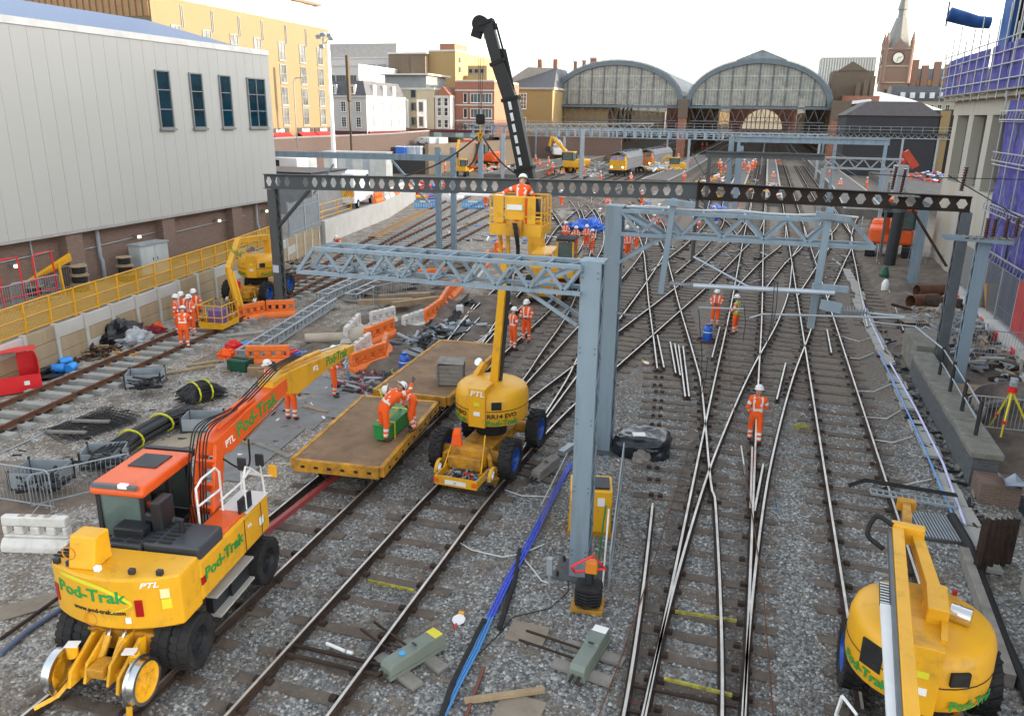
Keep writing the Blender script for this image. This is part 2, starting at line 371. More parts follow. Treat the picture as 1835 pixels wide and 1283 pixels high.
def track(pts, name='railway_track', sl=SL_W, zs=.035, zt=.18, y0=0, y1=999, gap=None, gapr=None, mats=None, sp=.68, rails=True, avoid=.95, sleep_to=999):
    path = spline(pts); root = link(name, None); root['kind'] = 'structure'
    for sgn, gp in ((-1, gap), (1, gapr)):
        rp = offs(path, sgn*.7525)
        segs = [rp]
        if gp: segs = [[p for p in rp if p.y <= gp[0]], [p for p in rp if p.y >= gp[1]]]
        for sg in segs:
            if len(sg) > 1 and rails: link('rail', rail_mesh(sg, zt, mats=mats), root)
    acc = 0; k = 0; cen = []
    for i in range(1, len(path)):
        d = (path[i]-path[i-1]).length; acc += d
        if acc < sp: continue
        acc = 0; p = path[i]
        if p.y > sleep_to or p.y < 6: continue
        if any((p-q).length < avoid for q in laid): continue
        t = (path[i]-path[i-1]).normalized()
        o = link('sleeper', sl, root, (p.x+rnd.uniform(-.04, .04), p.y, zs+rnd.uniform(-.012, .012))); o.rotation_euler = (rnd.uniform(-.006, .006), rnd.uniform(-.008, .008), math.atan2(-t.x, t.y)+rnd.uniform(-.015, .015))
        cen.append(p)
    laid.extend(cen); return root, path
A_ = [(3.14, 4), (3.14, 30), (3.16, 60), (3.2, 110), (3.2, 175)]
track(A_, sp=.70)
track([(-.17, 4), (-.17, 25), (-.12, 40), (-.2, 64), (-.2, 100), (-.2, 175)])
track([(-.19, 4), (-.19, 11.5), (.05, 18), (.42, 23), (1.08, 29.5), (2.08, 37.4), (2.75, 45), (3.13, 53.5)])
track([(-.5, 4), (-.50, 10.5), (-1.02, 17.7), (-1.25, 19.3), (-2.03, 26.6), (-2.62, 30.5), (-4.22, 40), (-5.4, 47.4), (-7.0, 57), (-9.2, 68), (-12, 82)], gap=(17.9, 28.3))
track([(-6.42, 4), (-6.42, 13), (-6.38, 17), (-6.03, 22.5), (-5.4, 27.5), (-4.45, 34.5), (-3.0, 45.5), (-1.75, 57), (-.6, 69), (-.1, 84), (-.15, 98)])
track([(-6.45, 19), (-6.7, 25.5), (-6.95, 28.8), (-7.5, 35.9), (-8.6, 43.8), (-10.2, 54), (-12.4, 66), (-13.8, 76)])
track([(-6.46, 20), (-6.48, 30), (-6.5, 45), (-6.9, 57), (-8.6, 70), (-12.0, 84), (-15.5, 98), (-18, 112)])
track([(-9.4, 4), (-9.42, 10), (-9.5, 16), (-9.65, 22), (-9.85, 28.7), (-9.95, 36), (-10.3, 46), (-11.6, 58), (-14.6, 72), (-18.8, 88), (-21.5, 104), (-22.3, 128)])
track([(-9.7, 21), (-10.5, 26), (-11.05, 29), (-11.9, 34.3), (-12.6, 41), (-13.4, 52), (-15.5, 66), (-17.2, 84), (-18.6, 105), (-19.6, 140)])
# the relaid line with its concrete sleepers standing clear of the stones
T0 = [(-19.95, 4), (-20.9, 12), (-21.42, 17), (-22.15, 25), (-23.1, 33.5), (-24.3, 41), (-26.6, 52), (-30.2, 72), (-33, 88)]
track(T0, sl=SL_C, zs=.16, zt=.31, mats=[RUSTL, RUSTL], sp=.66, avoid=.3)
track([(-22.9, 36), (-23.35, 41), (-24.6, 52), (-27.0, 72), (-28.5, 84)], sl=SL_CC, zs=.07, zt=.21, mats=[RUSTL, RUSTL], sp=.66, avoid=.6)
track([(-20.5, 44), (-21.8, 52), (-23.6, 72), (-24.5, 86)], sl=SL_CC, zs=.07, zt=.21, mats=[RUSTL, RUSTL], sp=.66, avoid=.6)
# fan of further roads to the platforms
track([(6.7, 70), (6.9, 100), (7, 175)]); track([(6.0, 38), (6.9, 52), (8.2, 70), (11, 90), (15, 110)])
for a in ([(3.1, 56), (4.4, 66), (6.3, 78), (6.8, 92)], [(-.15, 44), (1.2, 54), (2.8, 64), (3.2, 76)], [(-.2, 62), (-2.2, 76), (-6.6, 92), (-8.5, 110), (-9, 175)], [(-5.2, 48), (-4.2, 60), (-3.7, 74), (-4.6, 90), (-5, 110), (-5.2, 175)], [(3.2, 44), (5.0, 56), (6.4, 66), (7.0, 78)], [(-12.6, 60), (-15.5, 74), (-21, 92), (-26.5, 112), (-28, 175)], [(-13.5, 52), (-15.6, 62), (-21, 78), (-28, 96), (-31.5, 120), (-32, 175)]):
    track(a)
# ------------------------------------------------------------------ windows
WC = {}
def win_mesh(wd, ht, nx=1, ny=2, fr=None, gl=None, fw=.07, sill=True):
    k = (wd, ht, nx, ny, fr.name, gl.name, fw, sill)
    if k in WC: return WC[k]
    b = MB(); b.mi = 1; b.bb(-wd/2+.02, wd/2-.02, -.02, .0, -ht/2+.02, ht/2-.02); b.mi = 0
    for x in (-wd/2+fw/2, wd/2-fw/2): b.bb(x-fw/2, x+fw/2, -.09, .0, -ht/2, ht/2)
    for z in (-ht/2+fw/2, ht/2-fw/2): b.bb(-wd/2+fw, wd/2-fw, -.088, .0, z-fw/2, z+fw/2)
    for i in range(1, nx): x = -wd/2+wd*i/nx; b.bb(x-fw*.35, x+fw*.35, -.07, -.021, -ht/2+fw, ht/2-fw)
    for j in range(1, ny): z = -ht/2+ht*j/ny; b.bb(-wd/2+fw, wd/2-fw, -.068, -.021, z-fw*.35, z+fw*.35)
    if sill: b.bb(-wd/2-.06, wd/2+.06, -.16, 0, -ht/2-.1, -ht/2)
    WC[k] = b.mesh('window', [fr, gl]); return WC[k]
def place(me, name, parent, loc, face='-Y'):
    o = link(name, me, parent, loc); o.rotation_euler = (0, 0, {'-Y': 0, '+X': R(90), '-X': R(-90)}[face]); return o
def frange(a, b, n): return [a+(b-a)*(i+.5)/n for i in range(n)]
FRG = mat('grey window frame', (.20, .21, .215), .5); FRW = mat('white window frame', (.7, .7, .68), .5)
GLT = mat('teal window glass', (.004, .030, .048), .06, 0, .35, 1.2); GLB = mat('hotel window glass', (.10, .11, .12), .1, 0, .6, .7)
# ------------------------------------------------------------------ raised yard on the left
CLAD = mat('pale grey cladding', (.43, .43, .41), .45, .0, .02, .5, (.38, .38, .36), .25, .6)
def poly_at(P, t):
    for (x0, y0), (x1, y1) in zip(P, P[1:]):
        if t <= y1 or (x1, y1) == P[-1]: return x0+(x1-x0)*(t-y0)/(y1-y0)
RW = [(-20.9, 2), (-22.6, 9), (-23.5, 17), (-24.45, 22), (-25.5, 29), (-26.3, 34.5), (-27.9, 42), (-30.0, 50.5)]
PW = [(-30.2, 50.9), (-31.0, 56), (-32.5, 66), (-36.5, 81), (-41, 92)]
yard = MB(); pl = [(x-.18, y) for x, y in RW+PW]
yard.prism(pl+[(-75, 92), (-75, 2)], -.05, 1.5); 
YARDM = mat('dusty yard paving', (.235, .215, .19), .9, 0, .18, .8, (.13, .11, .09), .42, 1.1, bmp=.2)
yard.obj('yard_pavement', YARDM, kind='structure')
rw = thing('retaining_wall', 'precast concrete panel retaining wall along the relaid line on the left', 'wall')
post = MB().bb(-.10, .10, -.07, .07, 0, 1.62).mesh('post', CONCW)
y = 4.0; prev = None; k = 0
while y < 50.6:
    x = poly_at(RW, y); p = Vector((x, y, 0))
    o = link('post', post, rw, (x, y, 0)); o.rotation_euler[2] = .1
    if prev is not None:
        d = p-prev; a = math.atan2(d.y, d.x)
        for j in range(3):
            L = d.length-.15; mm = CONCW if (j == 2 and y < 26 and rnd.random() < .7) or rnd.random() < .1 else CONCT
            me = MB().box((0, 0, 0), (L, .12, .505)).mesh('panel', mm); q = (p+prev)/2
            o = link('panel', me, rw, (q.x-.02+rnd.uniform(-.008, .008), q.y, .265+j*.52), 0); o.rotation_euler = (rnd.uniform(-.006, .006), 0, a)
            b = o.modifiers.new('b', 'BEVEL'); b.width = .012; b.segments = 1
    prev = p; y += 1.62
pw = thing('retaining_wall', 'smooth pale grey concrete wall carrying the barriers beyond the gates', 'wall')
for (x0, y0), (x1, y1) in zip(PW, PW[1:]):
    n = max(1, round(math.hypot(x1-x0, y1-y0)/5))
    for i in range(n):
        a, b_ = Vector((lerp(x0, x1, i/n), lerp(y0, y1, i/n), .8)), Vector((lerp(x0, x1, (i+1)/n), lerp(y0, y1, (i+1)/n), .8)); e = (b_-a).normalized()*.01
        MB().bar(a+e, b_-e, .3, 1.7).obj('panel', CONCW, pw)
# yellow mesh fence on the wall
def meshmat(name, col, pitch=.06, wire=.012, rough=.5, metal=0, fill=0.0, base=None):
    if name in MC: return MC[name]
    m, nt, bs, pos = newmat(name); sp = nd(nt, 'ShaderNodeSeparateXYZ'); nt.links.new(pos, sp.inputs[0])
    h = math_(nt, 'ADD', sp.outputs[0], sp.outputs[1])
    def g_(v, off=0):
        q = math_(nt, 'FRACT', math_(nt, 'DIVIDE', v, pitch)); return math_(nt, 'LESS_THAN', q, wire/pitch)
    al = math_(nt, 'MAXIMUM', g_(h), g_(sp.outputs[2]))
    if fill: al = math_(nt, 'MAXIMUM', al, fill)
    nt.links.new(al, bs.inputs['Alpha']); bs.inputs['Base Color'].default_value = (*col, 1); bs.inputs['Roughness'].default_value = rough; bs.inputs['Metallic'].default_value = metal
    MC[name] = m; return m
YM = meshmat('yellow mesh infill', (.62, .36, .02), .05, .014, fill=.28); WM = meshmat('galvanised weld mesh', (.42, .43, .44), .055, .010, metal=.3)
yf = thing('mesh_fence', 'long yellow handrail fence with mesh infill on top of the retaining wall', 'fence')
ys = [3.6+1.32*i for i in range(30)]; pm = MB().bb(-.03, .03, -.03, .03, 0, 1.12).mesh('post', YEL)
for i, y in enumerate(ys):
    x = poly_at(RW, y)-.32; link('post', pm, yf, (x, y, 1.5))
    if i:
        x0 = poly_at(RW, ys[i-1])-.32
        for z, r in ((2.6, .028), (2.08, .02), (1.58, .02)): MB().cyl((x0, ys[i-1], z), (x, y, z), r, n=6).obj('rail', YEL, yf)
        MB().quad((x0-.03, ys[i-1], 1.58), (x-.03, y, 1.58), (x-.03, y, 2.6), (x0-.03, ys[i-1], 2.6)).obj('mesh_panel', YM, yf)
# ------------------------------------------------------------------ warehouse
WX = -28.8; wh = thing('warehouse', 'large pale grey clad warehouse with brown brick base and blue roof', 'warehouse')
ZB, ZT, Y0, Y1 = 4.06, 12.35, 2.0, 43.4
n = 52; pw_ = (Y1-Y0)/n
for i in range(n):
    o = MB().bb(0, .09, -pw_/2+.005, pw_/2-.005, ZB, ZT).obj('cladding_panel', CLAD, wh, (WX-.09, Y0+pw_*(i+.5), 0))
MB().bb(WX-.3, WX-.1, Y0, Y1-.05, ZB+.02, ZT-.02).obj('wall', mat('cladding joint', (.30, .30, .29), .7), wh)
MB().bb(-58, WX-.31, Y1-.4, Y1, 1.4, ZT-.01).obj('end_wall', CLAD, wh)
MB().bb(WX-.35, WX+.05, Y0, Y1+.04, ZT+.01, ZT+.3).obj('gutter', mat('pale trim', (.62, .62, .60), .5), wh)
MB().bb(WX-.4, WX+.02, Y0, Y1+.03, ZB-.12, ZB-.005).obj('flashing', mat('cladding flashing', (.35, .35, .34), .5), wh)
def corr():
    m, nt, bs, pos = newmat('blue ribbed roof'); sp = nd(nt, 'ShaderNodeSeparateXYZ'); nt.links.new(pos, sp.inputs[0])
    wv = math_(nt, 'SINE', math_(nt, 'MULTIPLY', sp.outputs[1], 21)); nt.links.new(ramp(nt, wv, [(.0, (.07, .12, .24)), (1, (.11, .18, .33))]), bs.inputs['Base Color'])
    bs.inputs['Roughness'].default_value = .4; bump(nt, bs, wv, .8, .03); return m
b = MB(); e = .25
b.prism([(WX-.3, ZT+.15), (-37, ZT+2.1), (-46, ZT+2.9), (-58, ZT+2.9), (-58, ZT-.2), (WX-.3, ZT-.2)], Y0, Y1-.3, 'Y'); b.obj('roof', corr(), wh)
MB().bb(-50, WX-.55, Y0, Y1-.05, 1.4, ZB-.13).obj('brick_wall', BRB, wh)
for y in (8.5, 14.7, 21.0, 27.6, 33.6, 39.3): MB().bb(WX-.54, WX-.1, y-.45, y+.45, 1.4, ZB-.14).obj('pilaster', BRB, wh)
# windows: pixel columns of the photograph turned into places along the wall
for (xa, ya, xb, yb, nx) in ((283, 131, 305, 227, 1), (344, 136, 362, 226, 1), (396, 140, 413, 225, 1), (444, 145, 476, 225, 2)):
    a, c = OX(xa, ya, WX), OX(xb, yb, WX); wy = abs(c.y-a.y) if nx == 1 else abs(OX(476, 225, WX).y-OX(450, 225, WX).y)
    q = OX((xa+xb)/2, (ya+yb)/2, WX); wdt = {1: 1.0, 2: 1.75}[nx]; hh = 2.75
    place(win_mesh(wdt, hh, nx, 3, FRG, GLT, .065), 'window', wh, (WX+.003, q.y, q.z), '+X')
for y, r in ((29.2, .09), (41.6, .07), (25.6, .035), (12.0, .08)): MB().tube([(WX-.4, y, ZB-.1), (WX-.4, y, 2.6), (WX-.36, y+.05, 2.4), (WX-.36, y+.05, 1.5)], r, 8).obj('drain_pipe', GALV, wh)
LAMPW = mat('warm lamp glass', (.9, .85, .7), .4, emit=(1, .85, .6), es=.45)
cb = MB()
for a, c in ((20, 26.8), (28.2, 33.0), (34.2, 40.5)): cb.tube([(WX-.49, a, 3.05), (WX-.49, c, 3.25)], .022, 6)
cb.obj('conduit', GALV, wh)
for y, z in ((24.6, 3.0), (31.6, 3.25), (37.8, 3.3), (42.4, 3.35)):
    MB().box((WX-.38, y, z), (.3, .16, .14)).obj('lamp_housing', FRG, wh); MB().box((WX-.22, y, z-.03), (.06, .18, .13)).obj('lamp_lens', LAMPW, wh)
# grey block behind, palisade gates, yellow stair rail
gb = thing('plant_building', 'plain dark grey rendered block behind the palisade gates', 'building')
MB().bb(-46, -33.2, 54.6, 60, 1.4, 4.6).obj('wall', [mat('grey render', (.23, .235, .24), .8)], gb); MB().bb(-46.1, -33.1, 54.5, 60.1, 4.6, 4.75).obj('roof', DGR, gb)
pg = thing('palisade_gate', 'grey galvanised palisade double gate beside the yellow stair rail', 'gate')
pb = MB().bb(-.035, .035, -.01, .01, 0, 2.1).add([(-.035, 0, 2.1), (.035, 0, 2.1), (0, 0, 2.2)], [(0, 1, 2)]).mesh('pale', GALV)
a, c = Vector((-28.5, 43.9, 1.5)), Vector((-29.6, 49.4, 1.5))
for i in range(38): o = link('pale', pb, pg, a.lerp(c, i/37)); o.rotation_euler[2] = R(95)
for z in (.3, 1.75): MB().bar(a+Vector((0, 0, z)), c+Vector((0, 0, z)), .05).obj('rail', GALV, pg)
for t in (0, .5, 1): q = a.lerp(c, t); MB().bb(q.x-.06, q.x+.06, q.y-.06, q.y+.06, 1.5, 3.75).obj('post', GALV, pg)
sr = thing('stair_rail', 'yellow tube handrail with steps down beside the pale wall', 'handrail'); b = MB()
P = [(-30.2, 49.8), (-31.0, 52.6), (-31.4, 55.6), (-31.9, 58.8)]
for i, (x, y) in enumerate(P):
    MB().cyl((x-.25, y, 1.4), (x-.25, y, 2.65), .035, n=6).obj('post', YEL, sr)
    if i:
        for z in (2.65, 2.1, 1.7): MB().cyl((P[i-1][0]-.25, P[i-1][1], z), (x-.25, y, z), .03, n=6).obj('rail', YEL, sr)
for z in (0, .55): MB().cyl((-29.4, 48.4, .9+z), (-30.45, 49.8, 2.1+z), .035, n=6).obj('rail', YEL, sr)
# ------------------------------------------------------------------ hotel
ht = thing('hotel', 'seven storey ochre brick hotel with red shop awnings and a glazed top floor', 'hotel')
HX = -62; MB().bb(-84, HX, 73, 109, 1, 20.6).obj('wall', BRO, ht)
MB().bb(-83, HX-1.3, 74.5, 107.5, 20.6, 23.6).obj('top_floor', mat('pale top floor', (.72, .66, .55), .3, 0, .1), ht)
MB().bb(-84.5, HX-.7, 73.4, 108.6, 23.6, 23.95).obj('roof', mat('dark roof edge', (.10, .07, .05), .6), ht)
cl = MB()
for i in range(26): cl.bb(-83.8+i*.84, -83.8+i*.84+.6, 72.94, 73.0, 18.5, 23.3)
cl.obj('timber_cladding', mat('brown timber cladding', (.30, .16, .07), .7), ht, kind='stuff')
for i in range(9): MB().bb(HX-1.29, HX-1.2, 76+i*3.7, 76.3+i*3.7, 20.7, 23.5).obj('fin', FRG, ht)
hw = win_mesh(1.5, 2.3, 2, 2, FRG, GLB, .08)
for yy in (76.5, 81.6, 86.6, 91.3, 96.6, 101.6, 106.2):
    for j, z in enumerate((8.6, 11.2, 14.0, 16.8)): place(hw, 'window', ht, (HX+.003, yy, z), '+X')
    place(win_mesh(.35, 2.4, 1, 1, FRG, GLB, .06, False), 'window', ht, (HX+.003, yy+1.2, 18.9), '+X')
AWN = mat('red awning', (.62, .02, .02), .7); SHOP = mat('black shop fascia', (.03, .03, .032), .5)
for y0, y1 in ((88.2, 92.3), (92.7, 97.0), (99.2, 103.2), (103.6, 108.4)):
    MB().bb(HX+.003, HX+.12, y0, y1, 6.4, 7.1).obj('fascia', SHOP, ht)
    MB().add([(HX+.13, y0, 6.5), (HX+.13, y1, 6.5), (HX+2.0, y1, 5.2), (HX+2.0, y0, 5.2), (HX+2.0, y1, 4.95), (HX+2.0, y0, 4.95), (HX+.13, y0, 6.44), (HX+.13, y1, 6.44)], [(0,3,2,1), (3,5,4,2), (6,7,4,5), (0,6,5,3), (1,2,4,7)]).obj('awning', AWN, ht)
    text('PLAGER', .55, WTXT, ht, (HX+.14, (y0+y1)/2, 6.75), (R(90), 0, R(90)), 'lettering')
# street shelf with its brown wall, pavement behind
SB = thing('street_wall', 'long brown brick wall holding up the street below the shops', 'wall')
MB().add([(-106, 60, 0), (-106, 60, 5.4), (-57.5, 60, 5.4), (-57.5, 60, 0)], [(0, 1, 2, 3)])
sw = MB(); sw.prism([(-57, 66), (-57, 118), (-63, 150), (-63.5, 176), (-64.1, 176), (-63.6, 150), (-57.6, 118), (-57.6, 66)], 0, 6.0); sw.obj('wall', BRB, SB)
sw = MB(); sw.prism([(-56.9, 66), (-56.9, 118), (-62.9, 150), (-63.4, 176), (-64.2, 176), (-63.7, 150), (-57.7, 118), (-57.7, 66)], 6.003, 6.18); sw.obj('coping', CONC, SB)
MB().prism([(-57.6, 66), (-57.6, 118), (-63.6, 150), (-64, 176), (-64, 225), (-160, 225), (-160, 66)], -.1, 5.0).obj('street', mat('asphalt', (.055, .055, .058), .85), kind='structure')
# ------------------------------------------------------------------ buildings along the far street
def block(name, label, cat, x0, x1, y0, y1, z0, z1, wm, par=.35, roofm=None):
    t = thing(name, label, cat); MB().bb(x0, x1, y0, y1, z0, z1).obj('wall', wm, t)
    MB().bb(x0-.15, x1+.15, y0-.15, y1+.15, z1, z1+par).obj('cornice', CONCW, t); return t
def grid(t, me, face, fx, us, zs, name='window'):
    for u in us:
        for z in zs: place(me, name, t, (u, fx-.003, z) if face == '-Y' else (fx+.003, u, z), face)
WHR = mat('white render', (.50, .47, .46), .7, 0, .04, .5); CRM = mat('cream render', (.42, .37, .26), .7, 0, .05, .5); SLATE = mat('slate', (.075, .08, .095), .6, 0, .2, 2)
gw = GLS
# white corner hotel with mansard
t = block('corner_house', 'white rendered corner house with black mansard roof and dormers', 'house', -76, -67.2, 130, 146, 5, 11.7, WHR)
b = MB(); b.add([(-76,130,12.05),(-67.2,130,12.05),(-67.2,146,12.05),(-76,146,12.05),(-75.2,130.9,14.5),(-68.1,130.9,14.5),(-68.1,145,14.5),(-75.2,145,14.5)], [(0,1,5,4),(1,2,6,5),(2,3,7,6),(3,0,4,7),(4,5,6,7)]); b.obj('mansard_roof', SLATE, t)
w1 = win_mesh(.95, 1.7, 2, 4, FRW, gw, .07); grid(t, w1, '-Y', 130, (-74.6, -71.7, -68.8), (7.6, 10.2)); grid(t, w1, '+X', -67.2, (132.5, 136, 139.5, 143), (7.6, 10.2))
for x in (-73.6, -69.9): MB().bb(x-.65, x+.65, 130.05, 131.2, 12.2, 13.9).obj('dormer', WHR, t); place(win_mesh(.8, 1.2, 2, 3, FRW, gw, .06), 'window', t, (x, 130.047, 13.0))
for y in (133.5, 137.5, 141.5): MB().bb(-68.4, -67.25, y-.6, y+.6, 12.2, 13.9).obj('dormer', WHR, t)
PUBM = mat('maroon shopfront', (.10, .012, .02), .5)
for x0, x1 in ((-76, -67.2),): MB().bb(x0, x1, 129.7, 129.98, 4.9, 6.1).obj('shopfront', PUBM, t)
MB().bb(-67.17, -66.8, 130.2, 145.8, 4.9, 6.1).obj('shopfront', PUBM, t)
# low pale block left of it
t = block('office_block', 'low pale office block with ribbon windows behind the lamp mast', 'office', -98, -80, 152, 170, 4, 18.2, WHR); grid(t, win_mesh(2.2, 1.3, 3, 1, FRG, gw, .07), '-Y', 152, frange(-97.4, -80.4, 7), (15.8,)); grid(t, win_mesh(2.2, 1.6, 3, 1, FRG, gw, .07), '-Y', 152, frange(-97.4, -80.4, 7), (8.6, 12.2))
t = block('office_block', 'long white office block with a curved grey top storey', 'office', -104, -82.2, 176, 205, 4, 21.2, WHR); MB().bb(-103, -83.5, 177.5, 204, 21.55, 24.6).obj('top_floor', mat('grey top storey', (.33, .31, .30), .6), t)
grid(t, win_mesh(1.9, 2.2, 2, 1, FRG, mat('pale office glass', (.22, .25, .28), .15, 0, .4, .4), .07), '-Y', 176, frange(-103.5, -82.7, 8), (15.4, 18.8))
MB().bb(-104, -82.2, 174.8, 176, 17.0, 17.15).obj('balcony', CONCW, t)
# tall stock brick blocks
t = block('brick_block', 'tall windowless block of sooty stock brick', 'building', -82, -72.8, 170, 192, 4, 21.7, BRD); MB().bb(-76.4, -72.9, 169.4, 170, 4, 21.2).obj('chimney_breast', BRD, t)
t = block('brick_block', 'tall block with an ochre brick side and a red brick stair tower', 'building', -72.7, -66.5, 171, 196, 4, 22.2, BRY); MB().bb(-66.47, -63.5, 176, 196, 4, 17.5).obj('wing', BRY, t); MB().bb(-70.5, -67, 172, 180, 22.56, 23.9).obj('roof_house', BRR, t)
grid(t, win_mesh(1.2, 1.2, 2, 1, FRG, gw, .07), '+X', -66.5, (173.5,), (18.6, 20.6))
# cream block with white bays
t = block('bay_house', 'cream house with white projecting bays and a glazed top floor', 'house', -73.0, -62.0, 148, 160, 5, 13.6, CRM); MB().bb(-72.8, -64, 149, 159, 13.95, 16.3).obj('top_floor', FRG, t); MB().bb(-73.4, -63.2, 148.2, 160, 16.3, 16.6).obj('roof', CONCW, t)
for x in (-68.2, -64.4): MB().bb(x-.9, x+.9, 147.2, 147.98, 6.5, 11.8).obj('bay', WHT, t); grid(t, win_mesh(.9, 1.7, 1, 1, FRG, gw, .07), '-Y', 147.2, (x,), (7.8, 10.5))
grid(t, win_mesh(1.1, 1.5, 1, 1, FRG, gw, .07), '-Y', 148, (-71.6, -66.3), (7.8, 10.5, 12.9))
t = block('narrow_house', 'narrow white and brick house with gabled top between the bays and the red block', 'house', -61.8, -58.6, 148, 158, 5, 12.2, WHR); MB().prism([(-61.8, 12.56), (-58.6, 12.56), (-60.2, 14.2)], 148.2, 158, 'Y').obj('gable_roof', BRR, t)
grid(t, win_mesh(.8, 1.5, 1, 2, FRW, gw, .06), '-Y', 148, (-60.9, -59.5), (7.4, 9.6, 11.4))
# red brick office
t = thing('red_brick_office', 'red brick office with cream string courses and wide grey windows', 'office')
MB().bb(-58.4, -50.4, 150, 166, 5, 15.2).obj('wall', BRR, t)
for z in (8.0, 10.9, 13.6): MB().bb(-58.45, -50.35, 149.93, 149.998, z-.12, z+.12).obj('string_course', CONCW, t)
grid(t, win_mesh(2.1, 1.75, 3, 1, FRW, mat('grey green office glass', (.10, .13, .13), .1, 0, .4, .5), .09), '-Y', 150, (-54.2, -51.9), (6.6, 9.4, 12.2)); grid(t, win_mesh(.8, 1.75, 1, 1, FRW, gw, .07), '-Y', 150, (-56.3,), (6.6, 9.4, 12.2))
MB().bb(-58.3, -50.5, 150.1, 166, 15.2, 15.5).obj('parapet', CONCW, t); MB().bb(-58, -54, 156, 166, 15.5, 18.4).obj('roof_house', BRY, t); grid(t, win_mesh(.8, .8, 1, 1, FRG, gw, .06), '-Y', 156, (-57.4, -56.2, -55.0), (17.4,))
t = thing('gabled_house', 'brown brick gabled house with dark slate roof and white windows', 'house')
MB().bb(-77.5, -60.5, 205, 222, 3.5, 11.8).obj('wall', BRR, t); MB().prism([(-77.5, 11.8), (-66.2, 11.8), (-66.2, 15.8), (-75, 15.8)], 205, 222, 'Y').obj('roof', SLATE, t)
MB().prism([(-66.2, 11.8), (-60.4, 11.8), (-63.3, 16.2)], 204.8, 222, 'Y').obj('gable', BRR, t)
grid(t, win_mesh(1.1, 1.6, 2, 2, FRW, gw, .09), '-Y', 204.8, (-75.6, -72.4, -69.2, -65.2, -62.2), (6.2, 9.9))
# street edge: shopfronts below the houses
t = thing('shop_row', 'row of dark shopfronts with maroon fascia along the street', 'shops'); MB().bb(-66.7, -50.5, 146.5, 147.1, 4.9, 5.9).obj('shopfront', FRG, t); MB().bb(-66.7, -50.4, 146.3, 147.12, 5.9, 6.35).obj('fascia', PUBM, t)
for x in (-65, -61.5, -57, -54): MB().bb(x, x+1.6, 146.44, 146.49, 5.0, 5.8).obj('shop_window', mat('pale shop window', (.35, .5, .45), .2), t)
# ochre station building
t = thing('station_office', 'ochre brick station office with hipped slate roof and arched white windows', 'building')
MB().bb(-62.5, -49.3, 190, 212, 3, 15.0).obj('wall', BRY, t); MB().bb(-62.9, -48.9, 189.6, 212.4, 15.0, 15.5).obj('cornice', CONC, t)
MB().add([(-62.9,189.6,15.5),(-48.9,189.6,15.5),(-48.9,212.4,15.5),(-62.9,212.4,15.5),(-56.4,193,20.2),(-50.5,198,20.2),(-50.5,208,20.2),(-56.4,208,20.2)], [(0,1,5,4),(1,2,6,5),(2,3,7,6),(3,0,4,7),(4,5,6,7)]).obj('roof', SLATE, t)
for x in (-57.3,):
    for z, h in ((13.0, 3.6), (7.2, 4.2)):
        place(win_mesh(4.6, h, 6, 4, FRW, mat('warm brown glass', (.20, .15, .12), .12, 0, .4, .6), .14), 'window', t, (x-.7, 189.99, z-.6))  # window glass in a warm brown tone
for x in (-55.5, -51.5): MB().bb(x-.5, x+.5, 200, 201, 19, 22.4).obj('chimney', BRR, t)
for i, (x, h) in enumerate(((-47.2, 21.8), (-45, 22), (-42.6, 22.6), (-41.4, 20.2), (-39.3, 19.6), (-37.2, 20.2))):
    tt = thing('chimney_stack', ['first slender brick chimney right of the ochre office', 'second slender chimney right of the ochre office', 'broad square brick chimney left of the left arch', 'short chimney just right of the broad square one', 'short pale chimney close above the left arch', 'last small chimney above the left arch'][i], 'chimney')
    wd = .8 if i == 2 else .35; MB().bb(x-wd, x+wd, 203, 204, 3, h).obj('stack', BRR, tt); MB().bb(x-wd-.12, x+wd+.12, 202.85, 204.15, h, h+.35).obj('cap', CONC, tt)
t = block('station_wing', 'ochre brick station wing with white windows behind the left arch', 'building', -49.2, -38, 201, 215, 3, 18.0, BRY); grid(t, win_mesh(1.1, 1.9, 2, 2, FRW, gw, .08), '-Y', 201, (-48, -45.8, -43.6), (12.5, 15.8))
# brick flank walls of the ramp behind the yard
t = thing('ramp_wall', 'brown brick ramp wall below the parked cars', 'wall'); MB().prism([(-50.5, 118), (-46.5, 160), (-47.1, 160), (-51.1, 118)], 0, 4.6).obj('wall', brick('buff brick', (.30, .22, .14), (.25, .18, .12), (.22, .2, .16)), t)
MB().prism([(-57.6, 118), (-51.2, 118), (-47.1, 160), (-63.6, 150)], 0, 4.0).obj('ramp', mat('asphalt', (.055, .055, .058)), kind='structure')
MB().bb(-53, -30, 176, 177, 0, 5.0).obj('station_wall', BRB, label='long brown brick wall at the back of the left platforms', cat='wall')
